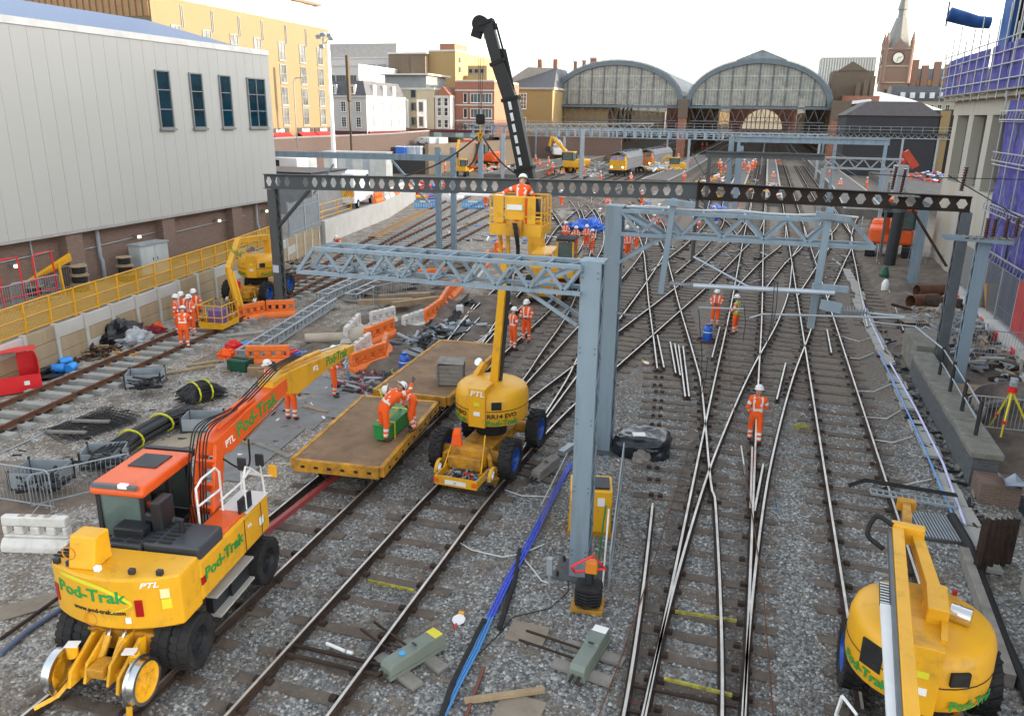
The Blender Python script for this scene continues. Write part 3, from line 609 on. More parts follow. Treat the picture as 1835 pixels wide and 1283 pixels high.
# ------------------------------------------------------------------ twin train sheds
ARCHM = mat('arch painted iron', (.12, .15, .175), .5, .2, .1, 1); ROOFM = mat('shed roof glazing', (.20, .23, .25), .35, .3, .15, .6)
PANE = mat('shed glass pane', (.27, .27, .24), .2, .1, .3, .8, (.17, .17, .16), .35, 1.0)
def shed(x0, x1, label, crown=False):
    t = thing('train_shed', label, 'train shed'); c = (x0+x1)/2; r = (x1-x0)/2-.3; zs = 11.6; rise = 10.4 if not crown else 10.6; Yf = 200; N = 30
    def arc(rr, hh, n=N): return [(c+rr*math.cos(math.pi*(1-i/n)), zs+hh*math.sin(math.pi*(1-i/n))**.92) for i in range(n+1)]
    o, i_ = arc(r, rise), arc(r-1.0, rise-1.05); b = MB()
    for k in range(N): b.prism([o[k], o[k+1], i_[k+1], i_[k]], Yf-.8, Yf+.2, 'Y')
    b.obj('arch_rim', ARCHM, t)
    rm = mat('translucent shed glazing', (.30, .33, .34), .35, 0, .15, .6); rm.node_tree.nodes['Principled BSDF'].inputs['Alpha'].default_value = .5
    o2 = arc(r+.35, rise+.35); b = MB()
    for k in range(N): b.prism([o2[k], o2[k+1], o[k+1], o[k]], Yf-.3, Yf+245, 'Y')
    b.obj('roof', rm, t)
    # glazed screen: bays of panes between mullions
    def top(x):
        u = max(-1, min(1, (x-c)/(r-1.0))); return zs+(rise-1.05)*math.sqrt(max(0, 1-u*u))**.92
    nb = 10; bw = 2*(r-1.2)/nb; rows = (zs+.35, zs+3.9, zs+6.9, 99)
    for k in range(nb):
        xa = c-(r-1.2)+k*bw
        if k: MB().bb(xa-.09, xa+.09, Yf-.35, Yf-.05, zs, top(xa)).obj('mullion', ARCHM, t)
        for j in range(5):
            pa, pb_ = xa+.12+j*(bw-.24)/5, xa+.12+(j+1)*(bw-.24)/5
            for z0, z1 in zip(rows, rows[1:]):
                za, zb = min(z1-.1, top(pa+.03)), min(z1-.1, top(pb_-.03))
                if min(za, zb) < z0+.2: continue
                MB().prism([(pa+.03, z0), (pb_-.03, z0), (pb_-.03, zb), (pa+.03, za)], Yf-.12+.02*((j+k) % 2), Yf-.04, 'Y').obj('pane', PANE, t)
    b = MB()
    for k in range(nb*5+1):
        x = c-(r-1.2)+k*bw/5; tp = top(x)
        if tp > zs+.6 and k % 5: b.bb(x-.03, x+.03, Yf-.2, Yf-.13, zs+.3, tp)
    for z in rows[1:3]:
        u = math.sqrt(max(0, 1-((z-zs)/(rise-1.05))**2.17)); b.bb(c-(r-1.0)*u, c+(r-1.0)*u, Yf-.28, Yf-.14, z-.11, z)
    b.obj('glazing_bar', mat('pale glazing bar', (.56, .56, .52), .5), t, kind='stuff')
    MB().bb(x0+.3, x1-.3, Yf-.6, Yf+.1, zs-.35, zs+.2).obj('tie_beam', ARCHM, t)
    b = MB(); m = 13; zb = zs-3.2
    b.bb(x0+1.5, x1-1.5, Yf-.35, Yf-.15, zb-.1, zb+.1)
    for k in range(m):
        xa = lerp(x0+1.5, x1-1.5, k/m); xb = lerp(x0+1.5, x1-1.5, (k+1)/m); xm = (xa+xb)/2
        b.bar((xa, Yf-.25, zs-.3), (xm, Yf-.25, zb), .12); b.bar((xm, Yf-.25, zb), (xb, Yf-.25, zs-.3), .12)
    b.obj('truss', ARCHM, t)
    # ribs down the hall
    for q in range(14):
        yq = Yf+7+q*9; oo, ii = arc(r, rise, 14), arc(r-.6, rise-.6, 14); b = MB()
        for k in range(14): b.prism([oo[k], oo[k+1], ii[k+1], ii[k]], yq, yq+.4, 'Y')
        b.bb(x0+.1, x0+.75, yq, yq+.4, 0, zs+.4); b.bb(x1-.75, x1-.1, yq, yq+.4, 0, zs+.4); b.obj('rib', mat('brown painted rib', (.13, .085, .05), .6), t)
    HB = brick('hall brick', (.42, .30, .16), (.36, .25, .13), (.3, .25, .18))
    MB().bb(x0-.05, x0+.05, Yf, Yf+240, 0, zs).obj('side_wall', HB, t); MB().bb(x1-.05, x1+.05, Yf+2, Yf+240, 0, zs).obj('side_wall', HB, t)
    return t
sA = shed(-52.6, -19.6, 'left one of the twin arched train sheds with a glazed fan')
sB = shed(-19.4, 13.6, 'right one of the twin arched train sheds with a bright far window', True)
b = MB()
for k, (dx, zz) in enumerate(((-5.2, 22.3), (0, 24.3), (5.2, 22.3))): pass
b.prism([(-8.5, 22.0), (2.7, 22.0), (-2.9, 24.2)], 200.2, 440, 'Y'); b.obj('lantern_roof', ROOFM, sB)
b = MB()
for k in range(15):
    a = math.pi*(.22+.56*k/14); x, z = -2.9+16.9*math.cos(a), 11.6+11.3*math.sin(a)**.92; b.bar((x, 200, z-.3), (x, 200, z+.9), .06)
    if k: b.bar((px_, 200, pz_+.85), (x, 200, z+.85), .05)
    px_, pz_ = x, z
b.obj('roof_rail', ARCHM, sB)
# end walls: brick with the bright lunette window at the far end
MB().bb(-52, 13.5, 441, 442, 0, 22).obj('station_end_wall', BRR, label='dark red brick wall at the far end of the train sheds', cat='wall')
lw = thing('lunette_window', 'bright semicircular window at the end of the right train shed', 'window')
LG = mat('glowing lunette glass', (.5, .42, .3), .3, 0, .4, .25, emit=(.9, .72, .48), es=.10); pts = [(-2.9+9.8*math.cos(math.pi*i/16), 4.0+9.6*math.sin(math.pi*i/16)) for i in range(17)]  # glass glows by emission in place of daylight behind it
b = MB(); b.prism(pts, 440.7, 440.9, 'Y'); b.obj('glass', LG, lw)
b = MB()
for k in range(1, 9): x = -12.7+19.6*k/9; u = (x+2.9)/9.8; b.bb(x-.22, x+.22, 440.3, 440.6, 4, 4+9.6*math.sqrt(max(0, 1-u*u)))
for z in (6.8, 9.6): u = math.sqrt(1-((z-4)/9.6)**2)*9.8; b.bb(-2.9-u, -2.9+u, 440.3, 440.6, z-.12, z+.12)
b.obj('glazing_bar', ARCHM, lw, kind='stuff')
# brick piers
for x, l in ((-52.9, 'sooty brick pier at the left end of the train sheds'), (-19.5, 'red brick pier between the two arched sheds'), (15.2, 'red brick pier at the right end of the train sheds')):
    t = thing('brick_pier', l, 'pier'); wd = .9 if x < 10 else 1.9; MB().bb(x-wd, x+wd, 196.8, 199.1, 0, 9.0).obj('shaft', BRR, t); MB().bb(x-wd-.1, x+wd+.1, 196.7, 199.15, 9.0, 13.2).obj('top', BRD, t)
# ------------------------------------------------------------------ right background: hoarding shed, canopy, tower
HO = mat('black hoarding', (.032, .030, .034), .75, 0, .1, .4)
t = thing('hoarded_shed', 'black boarded shed with hipped top right of the arches', 'shed')
b = MB(); b.bb(12.6, 26.8, 150, 168, 0, 9.9); b.obj('wall', HO, t)
MB().add([(12.2,149.8,9.9),(27.2,149.8,9.9),(27.2,168,9.9),(12.2,168,9.9),(15.8,152,12.2),(24.0,152,12.2),(24,166,12.2),(15.8,166,12.2)], [(0,1,5,4),(1,2,6,5),(2,3,7,6),(3,0,4,7),(4,5,6,7)]).obj('roof', mat('dark roof felt', (.075, .065, .065), .7), t)
MB().bb(27.0, 28.4, 150, 151.4, 0, 10.8).obj('pier', BRY, t); MB().bb(28.5, 60, 152, 168, 0, 11).obj('side_wall', HO, t)
t = thing('white_canopy', 'long low curved white canopy roof behind the black shed', 'canopy'); b = MB()
P = [(17, 17.6), (22, 17.6), (30, 17.0), (38, 15.2), (46, 12.6), (54, 10.2)]
for (xa, za), (xb, zb) in zip(P, P[1:]): b.add([(xa, 205, za-4.6), (xb, 205, zb-4.0), (xb, 262, zb), (xa, 262, za), (xa, 205, za-5.1), (xb, 205, zb-4.5)], [(0, 1, 2, 3), (0, 4, 5, 1)])
b.obj('roof', mat('white canopy sheet', (.85, .85, .83), .4, 0, .02), t); MB().bb(17.5, 52, 236, 260, 0, 9.5).obj('wall', CONCW, t)
t = thing('rough_brick_block', 'dark stock brick block with gable left of the clock tower', 'building'); MB().bb(13.5, 22.6, 212, 225, 0, 20.2).obj('wall', BRD, t); MB().prism([(14.5, 20.2), (21, 20.2), (17.6, 22.3)], 211.8, 225, 'Y').obj('gable', BRD, t)
for i, x in enumerate((19.2, 20.8, 22.2)): MB().bb(x-.5, x+.5, 209, 210.2, 10, 17.5+.7*i).obj('chimney', BRD, t)
MB().bb(16, 24, 208.2, 211.9, 0, 14.5).obj('annexe', BRR, t)
t = thing('slab_office', 'grey ribbed slab office behind the dark brick block', 'office'); MB().bb(15, 32, 300, 315, 0, 29).obj('wall', mat('office concrete', (.33, .33, .32), .7), t); b = MB()
for i in range(20): b.bb(15.3+i*.83, 15.7+i*.83, 299.8, 299.998, 14, 28.5)
b.obj('fin', mat('pale office fins', (.55, .54, .5), .6), t, kind='stuff')
t = thing('clock_tower', 'tall red brick Gothic clock tower with grey spire', 'clock tower'); cx, cy, hw_ = 42.2, 334, 4.55
TB = brick('tower brick', (.215, .13, .10), (.19, .115, .09), (.25, .19, .16)); TS = mat('tower stone', (.34, .27, .20), .8)
MB().bb(cx-hw_, cx+hw_, cy-hw_, cy+hw_, 0, 33.5).obj('shaft', TB, t)
for z in (22, 27.6, 33.5): MB().bb(cx-hw_-.3, cx+hw_+.3, cy-hw_-.3, cy+hw_+.3, z, z+.5).obj('string_course', TS, t)
def pyr(b, x, y, z0, r0, z1, r1=0.02, n=8):
    b.tube([(x, y, z0), (x, y, z1)], [r0, r1], n)
b = MB(); pyr(b, cx, cy, 34, 5.0, 44.5, 1.9, 4 if False else 8); pyr(b, cx, cy, 44.5, 1.5, 47, 1.5); pyr(b, cx, cy, 47, 1.9, 57, .05); b.obj('spire', mat('spire slate', (.20, .20, .19), .6), t)
for sx in (-1, 1):
    for sy in (-1, 1): b = MB(); pyr(b, cx+sx*4.2, cy+sy*4.2, 22, .9, 35.5, .8); pyr(b, cx+sx*4.2, cy+sy*4.2, 35.5, 1.0, 40, .03); b.obj('pinnacle', TB, t)
CF_ = mat('clock face', (.72, .68, .58), .5); 
for fx, rz in ((0, 0), (1, R(-90))):
    c0 = (cx, cy-hw_-.35, 30.6) if not fx else (cx-hw_-.35, cy, 30.6); ck = link('clock', None, t, c0); ck.rotation_euler = (0, 0, rz)
    me = MB(); me.lathe([(0, -.1), (1.75, -.1), (1.75, .1)], n=24, ax='Y'); me.obj('dial', CF_, ck, smooth=False)
    me = MB(); me.lathe([(1.75, -.16), (2.1, -.16), (2.1, .1)], n=24, ax='Y'); me.bar((0, -.2, 0), (1.1, -.2, .25), .16); me.bar((0, -.2, 0), (-.35, -.2, -1.4), .13); me.obj('hands_and_rim', DGR, ck)
    MB().prism([(-2.6, 2.6), (2.6, 2.6), (0, 6.5)], -.1, .3, 'Y').obj('gablet', TB, ck)
for x in (cx-2.6, cx, cx+2.6): MB().bb(x-.5, x+.5, cy-hw_-.05, cy-hw_-.002, 12, 20).obj('lancet', GLS, t)
t = thing('gothic_hotel', 'long red brick Gothic hotel range with many chimneys and gables in a painted sunlit tone', 'hotel')
MB().bb(47.2, 120, 340, 356, 0, 21).obj('wall', TB, t); MB().prism([(338, 21), (358, 21), (348, 28)], 47.2, 120, 'X').obj('roof', SLATE, t)
for i, x in enumerate((49.5, 53, 57, 60.5, 63.8, 68, 72, 76, 80)):
    MB().bb(x-1.1, x+1.1, 337, 339.9, 18, (30.5, 28.5, 29.8, 28.8, 27, 31.5, 29, 28, 27.5)[i]).obj('chimney', TB, t); MB().bb(x+1.6, x+3.2, 338.8, 339.98, 18, 23.5).obj('gable', mat('sunlit tone stone', (.62, .42, .16), .7), t)  # ochre tone puts low sunlight into the gable colour
t = thing('dormered_terrace', 'slate mansard terrace with a row of white dormers right of the tower', 'terrace')
MB().bb(38, 95, 300, 312, 0, 15.5).obj('wall', CRM, t); MB().prism([(299.5, 15.5), (312, 15.5), (309, 20), (301.5, 20)], 38, 95, 'X').obj('mansard_roof', SLATE, t)
for x in frange(40, 78, 13): MB().bb(x-.7, x+.7, 299.2, 301.6, 16.2, 18).obj('dormer', FRW, t)
grid(t, win_mesh(1.3, 2.2, 2, 2, FRW, gw, .1), '-Y', 300, frange(40, 78, 16), (13.2,))
# train shed west of the yard: it shades the yard from the low sun
t = thing('gothic_train_shed', 'huge brick and glass arched train shed west of the yard', 'train shed')
MB().bb(88, 92, 40, 330, 0, 16).obj('side_wall', TB, t); P = [(90+37*(1-math.cos(math.pi*i/18)), 14+20*math.sin(math.pi*i/18)) for i in range(19)]; b = MB()
for (xa, za), (xb, zb) in zip(P, P[1:]): b.prism([(xa, za), (xb, zb), (xb, zb-.4), (xa, za-.4)], 40, 296, 'Y')
b.obj('roof', ROOFM, t)
# ------------------------------------------------------------------ overhead line structures
def laced_post(parent, x, y, z0, z1, wx, wy, m, pitch=.55, name='post'):
    """two solid plates facing along the track, laced on the other two sides"""
    r = link(name, None, parent, (x, y, 0))
    for s in (-1, 1):
        b = MB(); b.bb(-wx/2, wx/2, s*wy/2-.012, s*wy/2+.012, z0, z1)
        for q in (-1, 1): b.bb(q*wx/2-(.012 if q > 0 else -.0), q*wx/2+(.0 if q > 0 else .012), s*(wy/2-.013), s*(wy/2-.10), z0, z1)
        b.obj('channel', m, r)
    for q in (-1, 1):
        b = MB(); n = max(2, int((z1-z0-.3)/pitch))
        for i in range(n):
            a, c = z0+.15+(z1-z0-.3)*i/n, z0+.15+(z1-z0-.3)*(i+1)/n; s = 1 if i % 2 else -1
            b.bar((q*(wx/2+.006), -s*(wy/2-.03), a), (q*(wx/2+.006), s*(wy/2-.03), c), .05, .012, up=(1, 0, 0))
        b.obj('lacing', m, r)
    return r
def castel(parent, x0, x1, y, zb0, zt0, zb1, zt1, pitch, m, fl=.22, solid=()):
    n = round((x1-x0)/pitch); pitch = (x1-x0)/n; b = MB()
    def Z(x, f):
        t = (x-x0)/(x1-x0); a, c = lerp(zb0, zb1, t), lerp(zt0, zt1, t); return a+(c-a)*f
    for k in range(n):
        a = x0+k*pitch; e = a+pitch; c = a+pitch/2; h = pitch*.33
        if k in solid: b.prism([(a, Z(a, 0)), (e, Z(e, 0)), (e, Z(e, 1)), (a, Z(a, 1))], y-.012, y+.012, 'Y'); continue
        lo, hi, mi = .16, .84, .5
        for P in ([(a, Z(a, 0)), (e, Z(e, 0)), (e, Z(e, lo)), (a, Z(a, lo))], [(a, Z(a, hi)), (e, Z(e, hi)), (e, Z(e, 1)), (a, Z(a, 1))],
                  [(a, Z(a, lo)), (c-h*.42, Z(c, lo)), (c-h*1.0, Z(c, mi)), (c-h*.42, Z(c, hi)), (a, Z(a, hi))], [(e, Z(e, lo)), (e, Z(e, hi)), (c+h*.42, Z(c, hi)), (c+h*1.0, Z(c, mi)), (c+h*.42, Z(c, lo))]):
            b.prism(P, y-.012, y+.012, 'Y')
    b.obj('web', m, parent)
    for f, dz in ((0, -.014), (1, .014)): MB().bar((x0, y, Z(x0, f)+dz), (x1, y, Z(x1, f)+dz), fl, .026).obj('flange', m, parent)
cg = thing('portal_gantry', 'long castellated steel beam gantry spanning all tracks, grey half and rusted half', 'gantry')
YB = 31.5; L0, L1 = OY(473, 313, YB), OY(473, 337, YB); M0, M1 = OY(1252, 328, YB), OY(1252, 356, YB); R0, R1 = OY(1742, 354, YB), OY(1740, 379, YB)
BMG = OLDS
castel(cg, L0.x, M0.x-.01, YB, L1.z, L0.z, M1.z, M0.z, .47, BMG, .26, solid=(3, 24, 25, 40))
castel(cg, M0.x+.01, R0.x, YB, M1.z-.02, M0.z, R1.z, R0.z, .55, RUSTB, .30, solid=(17,))
MB().bb(M0.x-.03, M0.x+.03, YB-.14, YB+.14, M1.z-.08, M0.z+.08).obj('splice_plate', RUSTB, cg)
laced_post(cg, -21.15, YB, 0, L1.z-.03, .36, .42, OLDS, .5)
for dy in (-.12, .12): MB().bar((-20.95, YB+dy, 4.2), (-19.3, YB+dy, L1.z-.03), .07).obj('knee_brace', OLDS, cg)
MB().bar((-20.6, YB-.12, 4.6), (-20.6, YB+.12, 4.6), .05).obj('batten', OLDS, cg)
pb = OY(1692, 622, YB)
pr_ = laced_post(cg, (pb.x+OY(1725, 385, YB).x)/2, YB, -.2, R1.z-.03, .34, .42, MGR, .5)
MB().bar((5.25, YB, R1.z-.05), (6.65, YB, 4.2), .09).obj('knee_brace', RUST, cg)
tag(MB().bb(-21.3, -21.0, YB-.25, YB-.236, 2.05, 2.4).obj('number_plate', mat('pale blue plate', (.55, .62, .8), .4), cg))
# --- foreground masts and lattice booms
def boom(parent, xa, xb, y, dy, zb, zt, panel, m, end='L', r=.055):
    nodes = max(2, round(abs(xb-xa)/panel)); s = 1 if xb > xa else -1; p = (xb-xa)/nodes
    for yy in (y-dy/2, y+dy/2):
        f = 'front' if yy < y else 'rear'
        MB().bar((xa, yy, zt), (xb-p*.6, yy, zt), r*1.9, r*1.3).obj('top_chord', m, parent); MB().bar((xa+p*.0, yy, zb), (xb, yy, zb), r*1.9, r*1.3).obj('bottom_chord', m, parent)
        MB().bar((xb-p*.6, yy, zt), (xb, yy, zb), r*1.3).obj('end_post', m, parent)
        for i in range(nodes-1):
            a = xa+p*i
            MB().bar((a, yy, zt-.03), (a+p/2, yy, zb+.03), r*1.05).obj('diagonal', m, parent); MB().bar((a+p/2, yy, zb+.03), (a+p, yy, zt-.03), r*1.05).obj('diagonal', m, parent)
    for i in range(nodes):
        a = xa+p*i; c = a+p*(.5 if i < nodes-1 else .4)
        MB().bar((a, y-dy/2+.03, zt), (a, y+dy/2-.03, zt), r*.9).obj('batten', m, parent); MB().bar((a, y+dy/2-.03, zt+.002), (c, y-dy/2+.03, zt+.002), r*.7).obj('bracing', m, parent)
        MB().bar((a+p*.5, y-dy/2+.03, zb), (a+p*.5, y+dy/2-.03, zb), r*.9).obj('batten', m, parent)
bg1 = thing('lattice_gantry', 'left lattice boom reaching over the tracks from the nearer blue grey mast', 'gantry')
laced_post(bg1, -2.84, 14.3, .05, 6.62, .38, .42, BGAL, .42, 'mast')
for mx, my, mw, mt in ((-2.84, 14.3, .19, 6.6), (-3.62, 20.9, .22, 6.9)):
    b = MB()
    for z in np.arange(.6, mt, 1.45):
        for q in (-1, 1):
            for s in (-1, 1): b.cyl((mx+q*(mw-.05), my-.222-.03*(mw > .2), z+s*.05), (mx+q*(mw-.05), my-.238-.03*(mw > .2), z+s*.05), .013, n=6)
    b.obj('bolt_head', OLDS, bg1 if mx > -3 else None, kind='stuff') if mx > -3 else None
MB().bb(-3.06, -2.6, 14.07, 14.53, 6.62, 6.66).obj('cap_plate', BGAL, bg1)
MB().bb(-3.35, -2.3, 13.9, 14.7, -.02, .05).obj('base_plate', OLDS, bg1); MB().bb(-3.5, -2.2, 13.8, 14.85, -.3, -.021).obj('footing', CONC, bg1)
for x, y in ((-3.25, 14.0), (-3.25, 14.6), (-2.4, 14.0), (-2.4, 14.6)): MB().cyl((x, y, .051), (x, y, .16), .03, n=6).obj('bolt', RUST, bg1)
boom(bg1, -3.0, -8.95, 14.3, .62, 6.06, 6.56, .66, BGAL)
for s in (-.28, .28): MB().bar((-3.05, 14.3+s, 5.45), (-4.05, 14.3+s, 6.03), .06).obj('knee_brace', BGAL, bg1); MB().bar((-3.05, 14.3+s, 6.55), (-4.05, 14.3+s, 6.08), .06).obj('knee_brace', BGAL, bg1)
for t in (.3, .6): MB().bar((-3.05-t, 14.03, 5.45+.58*t), (-3.05-t, 14.57, 5.45+.58*t), .04).obj('batten', BGAL, bg1)
bg2 = thing('lattice_gantry', 'right lattice boom on the taller blue grey mast with drop tubes and insulators', 'gantry')
laced_post(bg2, -3.62, 20.9, .05, 6.93, .44, .48, BGAL, .42, 'mast')
MB().bb(-4.1, -3.1, 20.4, 21.4, -.02, .05).obj('base_plate', OLDS, bg2); MB().bb(-3.88, -3.36, 20.64, 21.16, 6.93, 6.97).obj('cap_plate', BGAL, bg2)
boom(bg2, -3.4, 2.75, 20.9, .62, 6.26, 6.86, .98, BGAL, r=.068)
for s in (-.28, .28): MB().bar((-3.42, 20.9+s, 5.5), (-2.3, 20.9+s, 6.22), .08).obj('knee_brace', BGAL, bg2); MB().bar((-3.4, 20.9+s, 6.83), (-2.35, 20.9+s, 6.3), .08).obj('knee_brace', BGAL, bg2)
def rib_insul(b, p, q, n=9, r=.075, r0=.03):
    p, q = Vector(p), Vector(q); pts = []; rs = []
    for i in range(n):
        a = p.lerp(q, (i+.1)/n); c = p.lerp(q, (i+.55)/n); e = p.lerp(q, (i+.62)/n)
        pts += [a, c, e]; rs += [r0, r, r0]
    b.tube(pts, rs, 10); return b
INS = mat('brown porcelain insulator', (.10, .035, .025), .2, 0, .15, 3, coat=.5); INSG = mat('grey insulator', (.30, .33, .36), .3)
for (a, c, w_) in (((1488, 372), (1452, 588), .165), ((1208, 356), (1184, 526), .145)):
    pa, pc = OY(*a, 20.5), OY(*c, 20.5); MB().bar(pa, pc, w_, w_*.8).obj('drop_tube', BGAL, bg2)
for (a, c) in (((1462, 384), (1525, 394)), ((1455, 513), (1520, 519)), ((1192, 362), (1246, 368))):
    MB().bar(OY(*a, 20.35), OY(*c, 20.35), .16, .14).obj('cross_arm', BGAL, bg2)
MB().cyl(OY(1242, 512, 20.2), OY(1496, 525, 20.2), .06, n=10).obj('catenary_tube', mat('pale aluminium', (.46, .52, .58), .4, .3), bg2)
rib_insul(MB(), OY(1200, 508, 20.3), OY(1242, 512, 20.3)).obj('insulator', INSG, bg2)
MB().cyl(OY(1242, 460, 20.2), OY(1345, 516, 20.2), .025, n=8).obj('stay_tube', MC['pale aluminium'], bg2)
MB().cyl(OY(1252, 551, 20.0), OY(1333, 554, 20.0), .022, n=8).obj('registration_arm', GALV, bg2)
MB().tube([OY(1343, 570, 20.0), OY(1366, 563, 20.0), OY(1620, 570, 20.0)], .026, 8).obj('registration_arm', GALV, bg2)
rib_insul(MB(), OY(1505, 556, 20.1), OY(1556, 561, 20.1), 10, .12).obj('insulator', INSG, bg2); MB().cyl(OY(1556, 561, 20.1), OY(1622, 568, 20.1), .03, n=8).obj('arm_tube', GALV, bg2); MB().bar(OY(1470, 545, 20.1), OY(1507, 553, 20.1), .2, .22).obj('bracket', BGAL, bg2)
rib_insul(MB(), OY(1106, 561, 20.5), OY(1140, 567, 20.5), 8, .05, .015).obj('insulator', INSG, bg2); MB().tube([OY(1140, 567, 20.5), OY(1250, 580, 20.6)], .006, 4).obj('stay_wire', DGR, bg2)
for a, c in (((1252, 555), (1256, 720)), ((1333, 545), (1331, 612)), ((1388, 505), (1370, 640)), ((1394, 505), (1380, 600)), ((1268, 640), (1253, 720))):
    MB().tube([OY(*a, 20.0), OY((a[0]+c[0])/2+4, (a[1]+c[1])/2, 19.9), OY(*c, 19.8)], .010, 4).obj('dropper_wire', DGR, bg2)
cur = MB().tube([(-3.3+.7*i, 20.7, 6.97+.03*math.sin(i*2)) for i in range(9)], .025, 6); cur.obj('cable', mat('pale cable', (.6, .6, .58), .6), bg2)
# --- overhead and sagging wires
wl = thing('loose_wire', 'loose brown guide wire lying across the rails of the middle road', 'wire')
MB().tube([G(1290, 400, .3), G(1310, 700, .25), G(1345, 900, .22), G(1368, 1060, .21), G(1385, 1283, .21)], .012, 4).obj('strand', RUSTL, wl)
wl = thing('loose_wire', 'loose thin brown wire crossing left of the middle road near the camera', 'wire')
MB().tube([G(1240, 790, .22), G(1180, 980, .21), G(1120, 1160, .21), G(1072, 1283, .21)], .012, 4).obj('strand', RUSTL, wl)
# --- second portal on the left with its two light posts
p2 = thing('portal_gantry', 'plain grey beam portal on two slim blue grey posts above the yard', 'gantry')
for x, y in ((-21.64, 52.2), (-20.5, 52.2)): laced_post(p2, x, y, 0, 7.0, .34, .30, BGAL, .45)
z_ = OY(805, 278, 52.2).z; MB().bar((OY(492, 274, 52.2).x, 52.2, OY(492, 276, 52.2).z), (OY(812, 284, 52.2).x, 52.2, OY(812, 284, 52.2).z), .2, .42).obj('beam', BGAL, p2)
for x in (-29.8,): MB().bar((x, 52.2, 5.6), (x-1.8, 52.2, 3.4), .12).obj('knee_brace', BGAL, p2)
MB().bar((-22.5, 52.3, 3.2), (-25.2, 52.3, 6.0), .14).obj('knee_brace', BGAL, p2)
# --- far walkway gantry and portals (world positions from the station throat)
def gant(label, Y, x0, x1, zt, h, posts, style='lattice', m=BGAL, walk=False):
    t = thing('signal_gantry', label, 'gantry'); n = max(3, int((x1-x0)/(h*1.3)))
    for z in (zt, zt-h): MB().bar((x0, Y, z), (x1, Y, z), .28, .14).obj('chord', m, t)
    b = MB()
    for i in range(n):
        a, c = lerp(x0, x1, i/n), lerp(x0, x1, (i+1)/n)
        if style == 'lattice': b.bar((a, Y, zt-h+.05), ((a+c)/2, Y, zt-.05), .09); b.bar(((a+c)/2, Y, zt-.05), (c, Y, zt-h+.05), .09)
        elif style == 'frame': MB().bar((a, Y, zt-h+.08), (a, Y, zt-.08), .3, .12).obj('upright', m, t)
        elif style == 'beam': pass
    if style == 'beam': MB().bb(x0, x1, Y-.02, Y+.02, zt-h+.07, zt-.07).obj('web', m, t)
    elif style == 'lattice': b.obj('lattice', m, t)
    for x in posts: MB().bar((x, Y+.02, 0), (x, Y+.02, zt-h-.08), .34, .34, up=(0, 1, 0)).obj('post', m, t)
    if walk:
        b = MB()
        for z in (.55, 1.05): b.bar((x0, Y-.6, zt+z), (x1, Y-.6, zt+z), .05)
        k = int((x1-x0)/1.6)
        for i in range(k+1): b.bar((lerp(x0, x1, i/k), Y-.6, zt), (lerp(x0, x1, i/k), Y-.6, zt+1.08), .05)
        b.obj('handrail', GALV, t); MB().bb(x0, x1, Y-.7, Y+.7, zt+.075, zt+.12).obj('walkway', OLDS, t)
    return t
Yg = 150; g0, g1 = OY(822, 246, Yg), OY(1706, 262, Yg)
t = gant('long walkway gantry with handrails across the whole station throat', Yg, g0.x, g1.x, 7.1, .8, (g0.x+.5, g1.x-2.2, g1.x-7.5), 'lattice', GALV, True)
for q in (-.4, .4): MB().bar((g1.x-2.2+q, Yg+.3, 0), (g1.x-2.2+q, Yg+.3, 6.6), .14).obj('ladder_rail', GALV, t)
b = MB()
for z in np.arange(.4, 6.4, .45): b.bar((g1.x-2.6, Yg+.3, z), (g1.x-1.8, Yg+.3, z), .07)
b.obj('rung', GALV, t, kind='stuff')
Yg = 120; a, c = OY(848, 240, Yg), OY(1310, 245, Yg); gant('framed light grey gantry beam over the left platforms', Yg, a.x, c.x, 7.5, 1.3, (a.x+1, OY(1040, 300, Yg).x, OY(898, 300, Yg).x), 'frame')
Yg = 136; gant('second framed light grey gantry deeper in the throat', Yg, -34, 9, 6.9, 1.1, (-33, -12, 8), 'frame', GALV); gant('third lattice gantry close to the train sheds', 175, -50, 12, 6.4, 1.0, (-49, -20, 11), 'lattice', BGAL)
t = thing('lattice_boom', 'pale lattice boom end lying across the top of the walkway gantry', 'boom'); a, c = OY(835, 223, 140), OY(1172, 222, 140); n = 30
MB().bar(a, c, .16).obj('chord', GALV, t); MB().bar(a-Vector((0, 0, .9)), c-Vector((-.5, 0, .9)), .16).obj('chord', GALV, t); b = MB()
for i in range(16): p = a.lerp(c, i/16); q = a.lerp(c, (i+.5)/16)-Vector((0, 0, .9)); s = a.lerp(c, (i+1)/16); b.bar(p, q, .09); b.bar(q, s, .09)
b.obj('lattice', GALV, t)
Yg = 100; a, c = OY(1318, 245, Yg), OY(1595, 252, Yg); gant('grey plate girder portal over the right hand platforms', Yg, a.x, c.x, a.z, .55, (OY(1320, 300, Yg).x, OY(1492, 300, Yg).x, OY(1582, 300, Yg).x), 'beam', BGAL)
Yg = 76; a, c = OY(1265, 272, Yg), OY(1478, 283, Yg); t = gant('dark rusty beam portal with crossed stays by the platform end', Yg, a.x, c.x, a.z, .42, (OY(1268, 330, Yg).x,), 'beam', OLDS)
for a, c in (((1240, 275), (1265, 318)), ((1330, 270), (1270, 318))): MB().bar(OY(*a, Yg-.3), OY(*c, Yg-.3), .07).obj('stay', OLDS, t)
Yg = 66; a, c = OY(1478, 290, Yg), OY(1618, 295, Yg); gant('pale lattice gantry beam on slim posts left of the red crane', Yg, a.x, c.x, a.z+.3, .75, (OY(1474, 320, Yg).x, OY(1588, 320, Yg).x, OY(1604, 320, Yg).x), 'lattice', GALV)
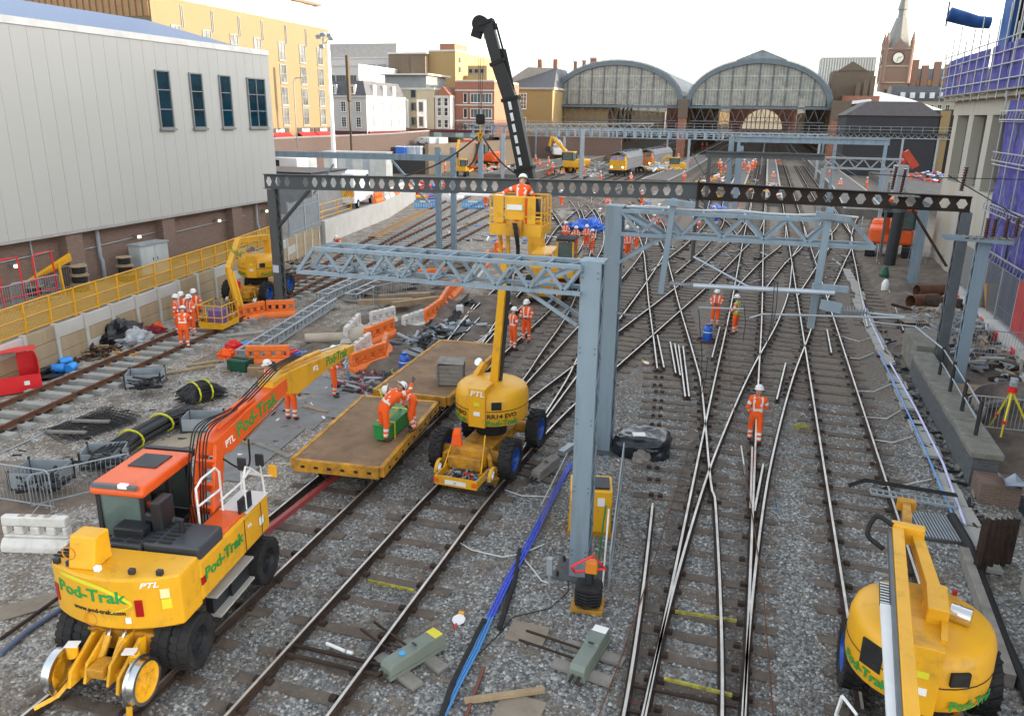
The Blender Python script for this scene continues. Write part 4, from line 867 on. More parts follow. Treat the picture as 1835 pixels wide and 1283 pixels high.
for lab, px, py, tp, Y in (('slim blue grey post beside the cherry basket on the left', 862, 322, 245, 92), ('pale steel post behind the long jib', 902, 305, 240, 112), ('single pale post right of the long jib', 1045, 300, 232, 118), ('blue grey post with cross head in the platform end', 1312, 340, 245, 84), ('blue grey post carrying the middle portal', 1328, 340, 262, 83)):
    t = thing('steel_post', lab, 'post'); q = OY(px, tp, Y); laced_post(t, q.x, Y, 0, q.z, .5, .4, BGAL if 'blue' in lab else GALV, .9, 'shaft')
t = thing('rusty_column', 'rusty round column standing under the splice of the long beam', 'column'); q = G(1240, 470); MB().cyl((q.x, q.y, 0), (q.x, q.y, 4.9), .13, n=12).obj('shaft', OLDS, t)
# --- right hand structures
t = thing('dark_column', 'black tubular column in front of the orange excavator', 'column'); MB().tube([OY(1591, 486, 56), OY(1612, 378, 56)], [.36, .36], 14).obj('shaft', DGR, t); MB().cyl(OY(1612, 380, 56), OY(1612, 374, 56), .44, n=14).obj('collar', OLDS, t)
t = thing('steel_post', 'slim weathered post just left of the black column', 'post'); MB().bar(OY(1577, 462, 55), OY(1588, 378, 55), .14).obj('shaft', OLDS, t)
t = thing('lattice_mast', 'leaning laced mast beside the pale concrete wall', 'mast'); laced_post(t, OY(1640, 470, 50).x, 50, 0, 4.6, .5, .5, BGAL, .5, 'shaft')
t = thing('insulator_mast', 'blue grey laced mast whose cross arm carries brown insulators', 'mast')
q = OY(1732, 650, 29.3); laced_post(t, OY(1742, 540, 29.3).x, 29.3, -.3, OY(1760, 432, 29.3).z, .34, .42, BGAL, .42, 'mast')
a, c = OY(1690, 424, 29.1), OY(1812, 434, 29.1)
for dy in (-.25, .25): MB().bar(a+Vector((0, dy, 0)), c+Vector((0, dy, 0)), .1, .12).obj('cross_arm', BGAL, t)
for x in np.linspace(c.x-1.35, c.x-.05, 7): MB().bb(x-.06, x+.06, 28.8, 29.4, c.z+.07, c.z+.12).obj('slat', WOODG, t)
for px in (1765, 1778, 1800, 1818): q = OY(px, 428, 28.95 if px in (1765, 1818) else 29.3); rib_insul(MB(), q+Vector((0, 0, .03)), q+Vector((0, 0, .68)), 9, .10, .05).obj('insulator', INS, t)
t = thing('insulator_stand', 'upper insulator tray bolted on top of the rusted beam end', 'insulator tray'); q = OY(1600, 350, 31.5)
b = MB()
for i in range(5): b.box((q.x-.05+.16*i, 31.35, q.z+.02), (.1, .9, .05), rz=.4)
b.obj('tray', WOODG, t)
for px, py in ((1614, 345), (1722, 343), (1598, 340)): q = OY(px, py, 31.4); rib_insul(MB(), q, q+Vector((.05, 0, .85)), 10, .10, .05).obj('insulator', INS, t)
MB().tube([OY(1560, 312, 31.3), OY(1650, 318, 31.3), OY(1835, 322, 31.3)], .015, 5).obj('wire', DGR, t); MB().tube([OY(1700, 315, 31.2), OY(1760, 350, 31), OY(1835, 395, 30)], .02, 5).obj('wire', DGR, t)
# floodlight mast and thin dark pole on the left
t = thing('floodlight_mast', 'tall pale floodlight mast in front of the hotel end', 'floodlight'); q = OY(600, 310, 75); tp = OY(587, 72, 75)
MB().tube([(q.x, 75, 0), (q.x, 75, 9), (q.x, 75, tp.z)], [.28, .2, .13], 12).obj('pole', WHT, t)
for dx, dz in ((-.9, .3), (-.4, .5), (.3, .4), (-.6, -.6), (.5, .1)): MB().box((q.x+dx, 74.8, tp.z+dz), (.5, .3, .35), rx=.4).obj('lamp_head', GALV, t)
MB().bar((q.x-1, 75, tp.z-.7), (q.x+.6, 75, tp.z+.3), .09).obj('cross_arm', GALV, t)
t = thing('dark_pole', 'thin dark pole in front of the white corner house', 'pole'); q = OY(629, 250, 96); tp = OY(626, 100, 96); MB().tube([(q.x, 96, 1), (q.x, 96, 10.5), (q.x, 96, 10.7), (q.x, 96, tp.z)], [.14, .14, .28, .28], 10).obj('pole', mat('dark brown pole', (.05, .035, .02), .6), t)
t = thing('street_lamp', 'curved street lamp in front of the hotel', 'street lamp'); q = OY(532, 245, 86); MB().tube([(q.x, 86, 5), (q.x, 86, 12.5), (q.x+.3, 86, 13), (q.x+1.4, 86, 13)], .06, 6).obj('pole', FRG, t)
# ------------------------------------------------------------------ building site on the right
DIRT = mat('excavated dirt', (.15, .12, .095), .95, 0, .3, 1.3, (.08, .06, .045), .45, 2.2, bmp=.9, bs_=6)
def rough(name, x0, x1, y0, y1, z, amp, m, nx=24, ny=48, seed=1, edge=True):
    r = random.Random(seed); b = MB(); vs = []
    from mathutils import noise as mn
    for j in range(ny+1):
        for i in range(nx+1):
            x, y = lerp(x0, x1, i/nx), lerp(y0, y1, j/ny); h = mn.fractal(Vector((x*.6, y*.6, seed)), .9, 2.1, 5)*amp
            e = min(i, nx-i, j, ny-j); k = min(1, e/2.5) if edge else 1; vs.append((x, y, -.06+(z+h+.06)*k))
    fs = [(j*(nx+1)+i, j*(nx+1)+i+1, (j+1)*(nx+1)+i+1, (j+1)*(nx+1)+i) for j in range(ny) for i in range(nx)]
    b.add(vs, fs); return b.obj(name, m, smooth=True, kind='structure')
rough('dirt_ground', 6.55, 12.5, 22, 62, .22, .22, DIRT)
t = thing('granite_wall', 'low dark stone wall with mossy coping between the tracks and the site', 'wall')
WLM = brick('dark engineering brick', (.10, .11, .12), (.075, .085, .095), (.13, .13, .12), da=.35); COPM = mat('mossy coping stone', (.20, .19, .165), .9, 0, .2, 2, (.10, .11, .06), .4, 3, bmp=.4)
MB().bb(5.98, 6.6, 21.6, 31.2, -.1, .86).obj('wall', WLM, t)
for i in range(8):
    y0 = 21.5+i*1.22; MB().bb(5.88+.02*(i % 2), 6.66, y0, y0+1.2, .862, 1.02+.01*(i % 3)).obj('coping_stone', COPM, t, bev=.02)
MB().bb(6.0, 6.9, 20.6, 21.45, -.1, .55).obj('broken_end', brick('broken dirty brick', (.20, .12, .09), (.15, .10, .08), (.2, .17, .14), da=.45), t)
t = thing('concrete_block', 'square weathered concrete block behind the far end of the low wall', 'concrete block'); MB().bb(6.15, 7.3, 31.6, 34.4, 0, 1.15).obj('block', COPM, t, bev=.03)
t = thing('chain_fence', 'four black posts with loose tube rails on the low stone wall', 'fence'); ps = [G(1683, 672, 1.02), G(1702, 702, 1.02), G(1723, 737, 1.02), G(1748, 780, 1.02)]
for q in ps: MB().tube([q, q+Vector((0, 0, 1.0))], .055, 8).obj('post', DGR, t)
for z in (.45, .9):
    for a, c in zip(ps, ps[1:]): MB().cyl(a+Vector((0, 0, z)), c+Vector((0, 0, z-.05)), .022, n=6).obj('rail', GALV, t)
MB().tube([ps[0]+Vector((0, 0, .9)), G(1640, 585, 1.5), G(1560, 577, 1.2)], .03, 6).obj('rail', GALV, t)
# cable troughs beside the running line and the blue and white pipes on them
t = tag(link('cable_route', None), 'row of concrete cable trough lids beside the right hand road', 'trough route'); lidm = MB().box((0, 0, 0), (.46, .96, .09)).mesh('lid', CONC)
for i in range(36):
    y = 17.5+i*1.02
    if i in (5, 9, 14): continue
    o = link('lid', lidm, t, (5.45+rnd.uniform(-.05, .05)+(.25 if y > 45 else 0), y, .06+rnd.uniform(0, .03))); o.rotation_euler = (rnd.uniform(-.03, .03), rnd.uniform(-.04, .04), rnd.uniform(-.08, .08))
PB = mat('blue pipe', (.10, .28, .62), .4); PW_ = mat('lilac white pipe', (.55, .55, .80), .4)
def pline(name, label, cat, pts, r, m, z=.08, n=8):
    o = MB().tube([G(*p, z) for p in pts], r, n).obj(name, m, smooth=True); return tag(o, label, cat)
pline('water_pipe', 'pale lilac and blue pipe lying right of the tracks towards the camera', 'pipe', [(1595, 650), (1640, 730), (1690, 830), (1730, 940)], .035, PW_, .16)
pline('water_pipe', 'second thinner blue pipe just left of the lilac one', 'pipe', [(1575, 630), (1618, 720), (1655, 800), (1700, 905), (1712, 935)], .03, PB, .14)
pline('water_pipe', 'upper pale pipe running up beside the trough lids', 'pipe', [(1540, 515), (1552, 560), (1585, 628)], .03, PW_, .14)
pline('black_conduit', 'thick black rubber conduit curving along the right edge', 'conduit', [(1706, 925), (1735, 975), (1765, 1055), (1800, 1150), (1850, 1260)], .11, BLK, .12)
for i, pts in enumerate(([(1498, 600), (1540, 612), (1575, 600)], [(1510, 640), (1540, 643), (1566, 632)], [(1530, 700), (1565, 702), (1597, 688)], [(1545, 747), (1590, 750), (1614, 735)], [(1560, 787), (1600, 793), (1635, 782)], [(1580, 872), (1625, 868), (1670, 858)])):
    pline('cable', 'thin white cable looping from the rail to the trough, %s from the camera' % ['farthest', 'second farthest', 'third farthest', 'third nearest', 'second nearest', 'nearest'][i], 'cable', pts, .018, MC['pale cable'], .06, 6)
# metal grating near the right cherry picker
t = thing('steel_grating', 'ribbed grey steel grating on the ballast by the right machine', 'grating'); a = G(1680, 945, .05); b = MB()
b.box((a.x, a.y, .05), (1.0, 1.3, .06), rz=.08); b.obj('base', OLDS, t); b = MB()
for i in range(14): b.box((a.x-.46+i*.07, a.y, .095), (.025, 1.26, .02), rz=.08)
b.obj('rib', GALV, t, kind='stuff')
t = thing('cable_ladder', 'narrow white cable tray lying across the line behind the right machine', 'cable tray'); a, c = G(1560, 880, .2), G(1712, 905, .2)
for dy in (-.13, .13): MB().bar(a+Vector((0, dy, 0)), c+Vector((0, dy, 0)), .03, .06).obj('side_rail', GALV, t)
for i in range(14): q = a.lerp(c, i/13); MB().bar(q+Vector((0, -.12, 0)), q+Vector((0, .12, 0)), .03).obj('rung', GALV, t)
for dy in (.3, .38, .46): MB().tube([a+Vector((-.5, dy-.2, 0)), a+Vector((-.1, dy, .12)), c+Vector((.1, dy, .1))], .02, 6).obj('cable', BLK, t)
# sheet piles, concrete wall and pit at the right edge
t = thing('sheet_pile_row', 'rusted sheet piles standing at the right edge by the concrete wall', 'sheet piles'); a = G(1755, 1000, .0); 
for i in range(6): 
    q = OX(1762+i*9, 1000-i*6, 5.25+.17*i); b = MB(); x, y = 5.15+.16*i, 16.9+.16*i
    b.prism([(x-.08, y), (x-.03, y-.09), (x+.03, y-.09), (x+.08, y), (x+.07, y+.012), (x+.03, y-.075), (x-.03, y-.075), (x-.07, y+.012)], -.3, 1.35-.05*i); b.obj('sheet_pile', RUST, t)
t = thing('site_wall', 'smooth grey concrete wall at the bottom right edge', 'wall'); MB().bar((5.35, 8, .5), (6.05, 16.6, .5), .3, 1.1).obj('wall', CONC, t); MB().bar((5.35, 8, 1.06), (6.05, 16.6, 1.06), .36, .05).obj('coping', CONCW, t)
MB().bar((4.85, 13.2, .12), (5.05, 17.6, .12), .18, .3).obj('kerb', WOODG, t)
b = MB(); b.bb(6.9, 10, 18.2, 21.4, .005, .03); tag(b.obj('pit_shade', mat('pit shade black', (.008, .007, .006), .6)), 'flat black sheet giving the shade of the pit behind the low stone wall', 'pit')  # flat black sheet on the ground, the pit's shade put into its colour
for dx, l in ((0, 'blue grey tarpaulin sheet crumpled beside the rusted piles'),):
    r_ = random.Random(5); b = MB(); q = G(1800, 880, .6); vs = [(q.x+i*.2, q.y+j*.2, .55+r_.uniform(0, .3)) for j in range(5) for i in range(5)]
    b.add(vs, [(j*5+i, j*5+i+1, j*5+i+6, j*5+i+5) for j in range(4) for i in range(4)]); tag(b.obj('tarpaulin', mat('grey blue tarpaulin', (.3, .34, .4), .5), smooth=True), l, 'tarpaulin')
# surveying tripod
t = thing('survey_tripod', 'yellow surveying tripod with red joints and grey instrument', 'tripod'); q = G(1806, 775, .5); top = OY(1815, 695, q.y)
TY = mat('tripod yellow', (.75, .62, .02), .4)
for a in (2.2, 4.2, 6.0):
    f = Vector((q.x+.62*math.cos(a), q.y+.55*math.sin(a), .5)); MB().tube([top-Vector((0, 0, .1)), f], [.035, .025], 6).obj('leg', TY, t); MB().box(tuple(f.lerp(top, .3)), (.09, .09, .09)).obj('clamp', RED, t)
MB().cyl(top-Vector((0, 0, .12)), top, .13, n=12).obj('head', RED, t); MB().box(top+Vector((0, 0, .17)), (.18, .16, .26)).cyl(top+Vector((-.02, -.16, .2)), top+Vector((-.02, .14, .2)), .055, n=10).obj('instrument', GALV, t, bev=.02)
# barriers
def ped_barrier(L=2.2, h=1.05, pitch=.11, mm=None):
    mm = mm or GALV; t = thing('pedestrian_barrier', '', 'barrier'); b = MB()
    b.tube([(-L/2, 0, .12), (-L/2, 0, h-.08), (-L/2+.08, 0, h), (L/2-.08, 0, h), (L/2, 0, h-.08), (L/2, 0, .12), (-L/2, 0, .121)], .019, 6); b.obj('frame', mm, t); n = int(L/pitch); b = MB()
    for i in range(1, n): b.bb(-L/2+L*i/n-.006, -L/2+L*i/n+.006, -.006, .006, .12, h)
    b.obj('bar', mm, t, kind='stuff')
    for x in (-L/3, L/3): b = MB(); b.tube([(x, -.28, .02), (x, 0, .15), (x, .28, .02)], .016, 5); b.obj('foot', mm, t)
    return t
PBAR = ped_barrier(); PBAR.location = tuple(G(1800, 775, .5)); PBAR.rotation_euler[2] = .02; PBAR['label'] = 'steel crowd barrier in front of the yellow surveying tripod'; PBAR['group'] = 'steel crowd barriers'
for (px, py, z, rz, lab, ti) in ((1780, 640, .4, .1, 'steel crowd barrier behind the big curved rusty plate', 0), (1715, 600, .4, .9, 'steel crowd barrier squeezed between the two laced masts', 0), (1672, 600, .3, .7, 'steel crowd barrier at the foot of the long beam post', 0), (1690, 480, .1, -.5, 'steel crowd barrier in front of the lit concrete wall', .5), (1655, 468, .1, .3, 'steel crowd barrier near the leaning laced mast', .2),
        (1570, 470, .05, 1.45, 'crowd barrier nearest the white water bottle', 0), (1556, 440, .05, 1.45, 'crowd barrier second from the white water bottle', 0), (1543, 412, .05, 1.45, 'crowd barrier left of the orange excavator', 0), (30, 905, .05, .05, 'crowd barrier behind the white barrier block at the left edge', 0), (150, 890, .05, .95, 'crowd barrier leaning beside the excavator cab', .3)):
    q = G(px, py, z); o = copy_tree(PBAR, q, rz, lab); o.rotation_euler[0] = ti
# mesh hoarding with red panels in front of the blue scaffold
t = thing('mesh_hoarding', 'grey mesh hoarding on concrete feet with two red panels', 'hoarding')
for i in range(9):
    y0, y1 = 47-i*2.6, 47-(i+1)*2.6; x = 10.6-.02*i
    if y1 < 25: break
    if i in (4,): MB().bb(x-.02, x+.02, y1+.05, (y0+y1)/2-.02, .9, 3.0).obj('red_panel', mat('faded red panel', (.42, .05, .05), .5), t); MB().bb(x-.02, x+.02, (y0+y1)/2+.02, y0-.05, .9, 3.0).obj('red_panel', MC['faded red panel'], t)
    else: MB().quad((x, y1+.05, .9), (x, y0-.05, .9), (x, y0-.05, 3.0), (x, y1+.05, 3.0)).obj('mesh_panel', meshmat('dark weld mesh', (.11, .12, .14), .08, .03, fill=.35), t)
    MB().bb(x-.04, x+.04, y1-.04, y1+.04, .2, 3.05).obj('post', GALV, t); MB().bb(x-.3, x+.3, y1+.05, y0-.05, 0, .75).obj('footing', CONCW, t)
    MB().bb(x-.33, x-.301, y1+.4, y1+1.0, .1, .6).obj('red_stripe', RED, t)
# sheets of plywood, pipes, big curved plate, pallet
def board(name, label, px, py, z, sx, sy, rz, m, cat='board', th=.03, tilt=(0, 0)):
    q = G(px, py, z); o = MB().box((0, 0, 0), (sx, sy, th)).obj(name, m, None, tuple(q+Vector((0, 0, th/2)))); o.rotation_euler = (tilt[0], tilt[1], rz); return tag(o, label, cat)
board('plywood_sheet', 'muddy plywood sheet nearest the white cantilever arm', 1655, 572, .32, 2.4, 1.8, .25, PLY); board('plywood_sheet', 'muddy plywood sheet overlapping behind the first', 1680, 552, .38, 2.0, 1.4, -.3, PLY)
board('plywood_sheet', 'brown board leaning against the mesh hoarding', 1750, 545, .9, .9, 2.2, .3, WOOD, tilt=(1.0, .2)); board('plywood_sheet', 'orange brown board leaning right of the other', 1783, 552, .9, .8, 2.3, .1, mat('fresh plywood', (.50, .28, .10), .7), tilt=(1.15, -.1))
for i, (px, py, rz, l) in enumerate(((1655, 540, .6, 'front rusty steel pipe length by the long beam post'), (1668, 522, .4, 'rear rusty steel pipe length by the long beam post'), (1690, 545, -.3, 'dark open ended pipe behind the long beam post'))):
    q = G(px, py, .55); b = MB(); d = Vector((math.cos(rz), math.sin(rz), 0))*.8; b.lathe([(.36, -.8), (.36, .8), (.33, .8), (.33, -.8), (.36, -.8)], n=18, ax='X'); o = b.obj('steel_pipe', RUSTL if i < 2 else RUST, None, tuple(q), rz, smooth=True); tag(o, l, 'pipe')
b = MB(); b.lathe([(2.3, 0), (2.3, .85), (2.27, .85), (2.27, 0)], n=26, a0=R(20), a1=R(200)); tag(b.obj('curved_plate', mat('pale rusty plate', (.30, .28, .26), .6, .2, .3, 1, (.16, .07, .035), .5, 1.2), None, (9.1, 25.6, .35), R(0), smooth=True), 'big curved rusty steel plate lying behind the low stone wall', 'steel plate')
t = thing('timber_pallet', 'pale slatted pallet in front of the curved plate', 'pallet', tuple(G(1760, 700, .75)), .05)
for i in range(8): MB().bb(-.75, .75, -.5+i*.135, -.4+i*.135, 0, .025).obj('slat', WOOD, t)
for x in (-.7, 0, .7): MB().bb(x-.04, x+.04, -.5, .55, -.1, -.001).obj('bearer', WOODG, t)
for i, (a, c, l) in enumerate((((1690, 705), (1835, 705), 'long scaffold board lying below the pallet'), ((1735, 728), (1835, 712), 'sloping scaffold board just below the long one'))): tag(MB().bar(G(*a, .7), G(*c, .7), .2, .05).obj('scaffold_board', WOODG), l, 'board')
t = thing('water_bottle', 'white plastic water drum by the black column', 'drum', tuple(G(1585, 522, .05))); MB().lathe([(.0, 0), (.17, .0), (.2, .1), (.2, .45), (.12, .62), (.05, .68), (0, .68)], n=14).obj('body', WHT, t, smooth=True)
t = thing('green_strimmer', 'green machine cover behind the white drum', 'equipment', tuple(G(1583, 500, .05))); MB().lathe([(.25, 0), (.3, .3), (.15, .75), (0, .8)], n=10).obj('cover', mat('dark green cover', (.02, .10, .06), .5), t)
# the concrete frame building
CST = mat('stained concrete', (.40, .375, .32), .85, 0, .1, 1, (.42, .28, .13), .34, .55, bmp=.1, streak=True); DINT = mat('interior shade tone', (.025, .02, .018), .9)  # near-black tone puts the shade behind the columns into the wall colour
NETB = mat('blue scaffold net', (.045, .04, .24), .75, 0, .4, 1.5, (.20, .20, .36), .42, 1.8); NETL = mat('pale blue net', (.012, .07, .25), .7, 0, .3, 2)
t = thing('site_building', 'concrete frame building under construction with blue netted scaffold', 'building')
BX = 11.6; Yn = 8.0
MB().bb(BX, BX+.8, Yn, 60.4, 0, 5.5).obj('lower_wall', CST, t); MB().bb(BX, BX+.9, Yn, 60.6, 9.55, 10.4).obj('beam', CST, t)
for i in range(14):
    y = 59.7-i*4.3
    MB().bb(BX+.02, BX+.6, y-.6, y+.6, 5.501, 9.549).obj('column', CST, t)
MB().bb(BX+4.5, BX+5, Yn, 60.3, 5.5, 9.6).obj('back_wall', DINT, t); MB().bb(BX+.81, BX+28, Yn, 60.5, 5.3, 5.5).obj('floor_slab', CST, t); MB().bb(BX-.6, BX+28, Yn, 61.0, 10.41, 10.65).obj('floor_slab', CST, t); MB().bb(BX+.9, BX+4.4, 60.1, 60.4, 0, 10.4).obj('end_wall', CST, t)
MB().bb(BX+2.2, BX+28, Yn, 56, 10.66, 24.0).obj('upper_frame', mat('dark steel and brick shell', (.055, .035, .028), .8, 0, .4, .6), t)
for y in (55.5, 50, 44): MB().bb(BX+1.5, BX+2.0, y-.2, y+.2, 10.66, 24).obj('steel_column', RUST, t)
MB().bb(BX+1.2, BX+2.2, 50, 56.2, 17.5, 24.2).obj('sheeting', NETL, t); MB().bb(BX+.9, BX+1.1, 54, 56.3, 11, 18).obj('sheeting', NETL, t)
def net(x, y0, y1, z0, z1, m, seed):
    b = MB(); nx, nz = max(3, int(abs(y1-y0)/.35)), max(3, int((z1-z0)/.5)); from mathutils import noise as mn
    vs = [(x+.12*mn.noise(Vector((lerp(y0, y1, i/nx)*1.3, lerp(z0, z1, j/nz)*.5, seed))), lerp(y0, y1, i/nx), lerp(z0, z1, j/nz)) for j in range(nz+1) for i in range(nx+1)]
    b.add(vs, [(j*(nx+1)+i, j*(nx+1)+i+1, (j+1)*(nx+1)+i+1, (j+1)*(nx+1)+i) for j in range(nz) for i in range(nx)]); return b.obj('netting', m, t, smooth=True)
for i in range(5): y0 = 60.8-i*3.7; net(BX-.75, y0, y0-3.55, 10.75, 12.9, NETB, i)
TUB = mat('scaffold tube', (.34, .35, .36), .4, .5)
b = MB()
for z in (11.2, 11.9, 12.5, 13.1): b.cyl((BX-.9, 61.4, z), (BX-.9, 42, z), .035, n=6)
for i in range(11): y = 61.1-i*1.8; b.cyl((BX-.88, y, 10.3), (BX-.88, y, 13.7+(i % 3)*.5), .035, n=6)
b.obj('scaffold_tube', TUB, t, kind='stuff'); MB().bb(BX-1.0, BX-.62, 42, 61.3, 10.66, 10.74).obj('scaffold_deck', WOODG, t)
ys0 = 45.2
for i in range(10): y0 = ys0-i*2.1; net(BX-.55, y0, y0-2.0, .5, 10.2, NETB, 20+i)
b = MB()
for i in range(11): b.cyl((BX-.75, ys0-i*2.1, 0), (BX-.75, ys0-i*2.1, 15), .035, n=6)
for z in np.arange(1.2, 15, 2.0): b.cyl((BX-.78, ys0+.3, z), (BX-.78, 24, z), .03, n=6)
for i in range(5): b.cyl((BX-.8, ys0-i*4.2, 1+i), (BX-.8, ys0-i*4.2-4.2, 6+i), .03, n=6)
b.obj('scaffold_tube', TUB, t, kind='stuff')
for z in (2.9, 5.0, 7.4, 9.3):
    b = MB(); b.bar((BX-.9, ys0, z), (BX-.9, 25, z), .05); b.bar((BX-.9, ys0, z+.4), (BX-.9, 25, z+.4), .05)
    for i in range(40): y = ys0-i*.52; b.bar((BX-.9, y, z), (BX-.9, y-.26, z+.4), .03)
    b.obj('lattice_beam', mat('pale alloy beam', (.55, .56, .57), .35, .5), t)
b = MB()
for i in range(6): y = 52.5-i*1.2; b.cyl((BX+.5, y, 14.5-(i % 3)*1.2), (BX+.6, y, 20), .05, n=6)
b.obj('scaffold_tube', TUB, t, kind='stuff')
t = thing('debris_chute', 'long drooping blue chute sticking out from the top of the scaffold', 'chute'); pts = [OY(1700, 26, 58), OY(1725, 33, 58), OY(1750, 40, 58), OY(1775, 42, 58)]
MB().tube(pts, [.42, .40, .36, .34], 10).obj('chute', NETL, t, smooth=True); MB().cyl(pts[0]+Vector((-.05, 0, -.7)), pts[0]+Vector((-.05, 0, .7)), .05, n=6).obj('end_frame', DGR, t)
# ------------------------------------------------------------------ people in hi-vis
BLUC = mat('blue overalls cloth', (.03, .08, .40), .8); YELV = mat('yellow vest cloth', (.55, .60, .03), .8); HAIR = mat('dark hair', (.03, .02, .015), .7); GLV = mat('work glove', (.10, .10, .11), .8)
def sk(pose):
    """joint positions, figure faces +Y, feet at z=0"""
    P = dict(pel=(0, 0, .95), sp=(0, .0, 1.13), ch=(0, .0, 1.34), nk=(0, .0, 1.50), hd=(0, .03, 1.62), ht=(0, .04, 1.74),
             ls=(-.19, 0, 1.43), le=(-.27, -.03, 1.16), lw=(-.26, .08, .92), lh=(-.25, .12, .84), rs=(.19, 0, 1.43), re=(.27, -.03, 1.16), rw=(.26, .08, .92), rh=(.25, .12, .84),
             lp=(-.10, 0, .90), lk=(-.12, .03, .50), la=(-.13, -.02, .10), lt=(-.15, .17, .05), rp=(.10, 0, .90), rk=(.12, .03, .50), ra=(.13, -.02, .10), rt=(.15, .17, .05))
    up = ('sp', 'ch', 'nk', 'hd', 'ht', 'ls', 'le', 'lw', 'lh', 'rs', 're', 'rw', 'rh')
    def lean(a, s=up, c=(0, 0, .95)):
        for k in s:
            x, y, z = P[k]; y -= c[1]; z -= c[2]; P[k] = (x, y*math.cos(a)+z*math.sin(a)+c[1], -y*math.sin(a)+z*math.cos(a)+c[2])
    if pose == 'folded': P.update(le=(-.27, .05, 1.18), lw=(-.06, .24, 1.17), lh=(.06, .24, 1.19), re=(.27, .05, 1.18), rw=(.06, .27, 1.12), rh=(-.06, .27, 1.13))
    if pose == 'front': P.update(le=(-.26, .02, 1.16), lw=(-.14, .27, 1.10), lh=(-.08, .33, 1.12), re=(.26, .02, 1.16), rw=(.14, .27, 1.08), rh=(.07, .33, 1.09))
    if pose == 'walk': P.update(lk=(-.12, .14, .52), la=(-.12, .10, .12), lt=(-.12, .29, .06), rk=(.12, -.02, .49), ra=(.12, -.20, .14), rt=(.13, -.05, .05), le=(-.27, -.08, 1.17), lw=(-.2, .02, .98), lh=(-.17, .07, .92), re=(.27, .02, 1.16), rw=(.2, .2, 1.02), rh=(.15, .26, 1.0))
    if pose == 'bend':
        lean(R(68)); P.update(lw=(-.14, .78, .62), lh=(-.12, .82, .54), rw=(.14, .80, .60), rh=(.12, .84, .52), le=(-.2, .62, .82), re=(.2, .62, .82), lk=(-.14, .10, .5), rk=(.14, .02, .5)); 
    if pose == 'bendup':
        lean(R(50)); P.update(rw=(.20, .78, 1.52), rh=(.16, .84, 1.60), re=(.27, .66, 1.32), lw=(-.14, .76, .80), lh=(-.12, .80, .72), le=(-.22, .58, .95))
    if pose == 'lean':
        lean(R(26)); P.update(lw=(-.30, .62, 1.18), lh=(-.30, .70, 1.17), rw=(.26, .55, 1.05), rh=(.26, .62, 1.05), le=(-.34, .36, 1.22), re=(.32, .30, 1.16))
    if pose == 'reach':
        lean(R(20)); P.update(le=(-.44, .10, 1.30), lw=(-.66, .12, 1.14), lh=(-.75, .13, 1.12), rw=(.26, .45, 1.05), rh=(.24, .52, 1.05), re=(.32, .22, 1.14))
    if pose == 'crouch':
        P.update({k: (v[0], v[1]-.12, v[2]-.42) for k, v in P.items() if k in up or k in ('pel', 'lp', 'rp')}); lean(R(38), c=(0, -.12, .53)); P.update(lk=(-.2, .28, .52), rk=(.2, .28, .50), la=(-.16, -.04, .1), ra=(.16, -.04, .1), lw=(-.14, .52, .62), lh=(-.11, .6, .58), rw=(.14, .5, .62), rh=(.1, .58, .58), le=(-.27, .32, .64), re=(.27, .32, .64))
    return P
ED = [('pel', 'sp'), ('sp', 'ch'), ('ch', 'nk'), ('nk', 'hd'), ('hd', 'ht'), ('ch', 'ls'), ('ls', 'le'), ('le', 'lw'), ('lw', 'lh'), ('ch', 'rs'), ('rs', 're'), ('re', 'rw'), ('rw', 'rh'), ('pel', 'lp'), ('lp', 'lk'), ('lk', 'la'), ('la', 'lt'), ('pel', 'rp'), ('rp', 'rk'), ('rk', 'ra'), ('ra', 'rt')]
RAD = dict(pel=(.16, .125), sp=(.165, .12), ch=(.18, .125), nk=(.062, .062), hd=(.088, .10), ht=(.055, .06), ls=(.085, .085), rs=(.085, .085), le=(.062, .062), re=(.062, .062), lw=(.045, .045), rw=(.045, .045), lh=(.045, .03), rh=(.045, .03),
           lp=(.115, .115), rp=(.115, .115), lk=(.085, .085), rk=(.085, .085), la=(.065, .065), ra=(.065, .065), lt=(.05, .045), rt=(.05, .045))
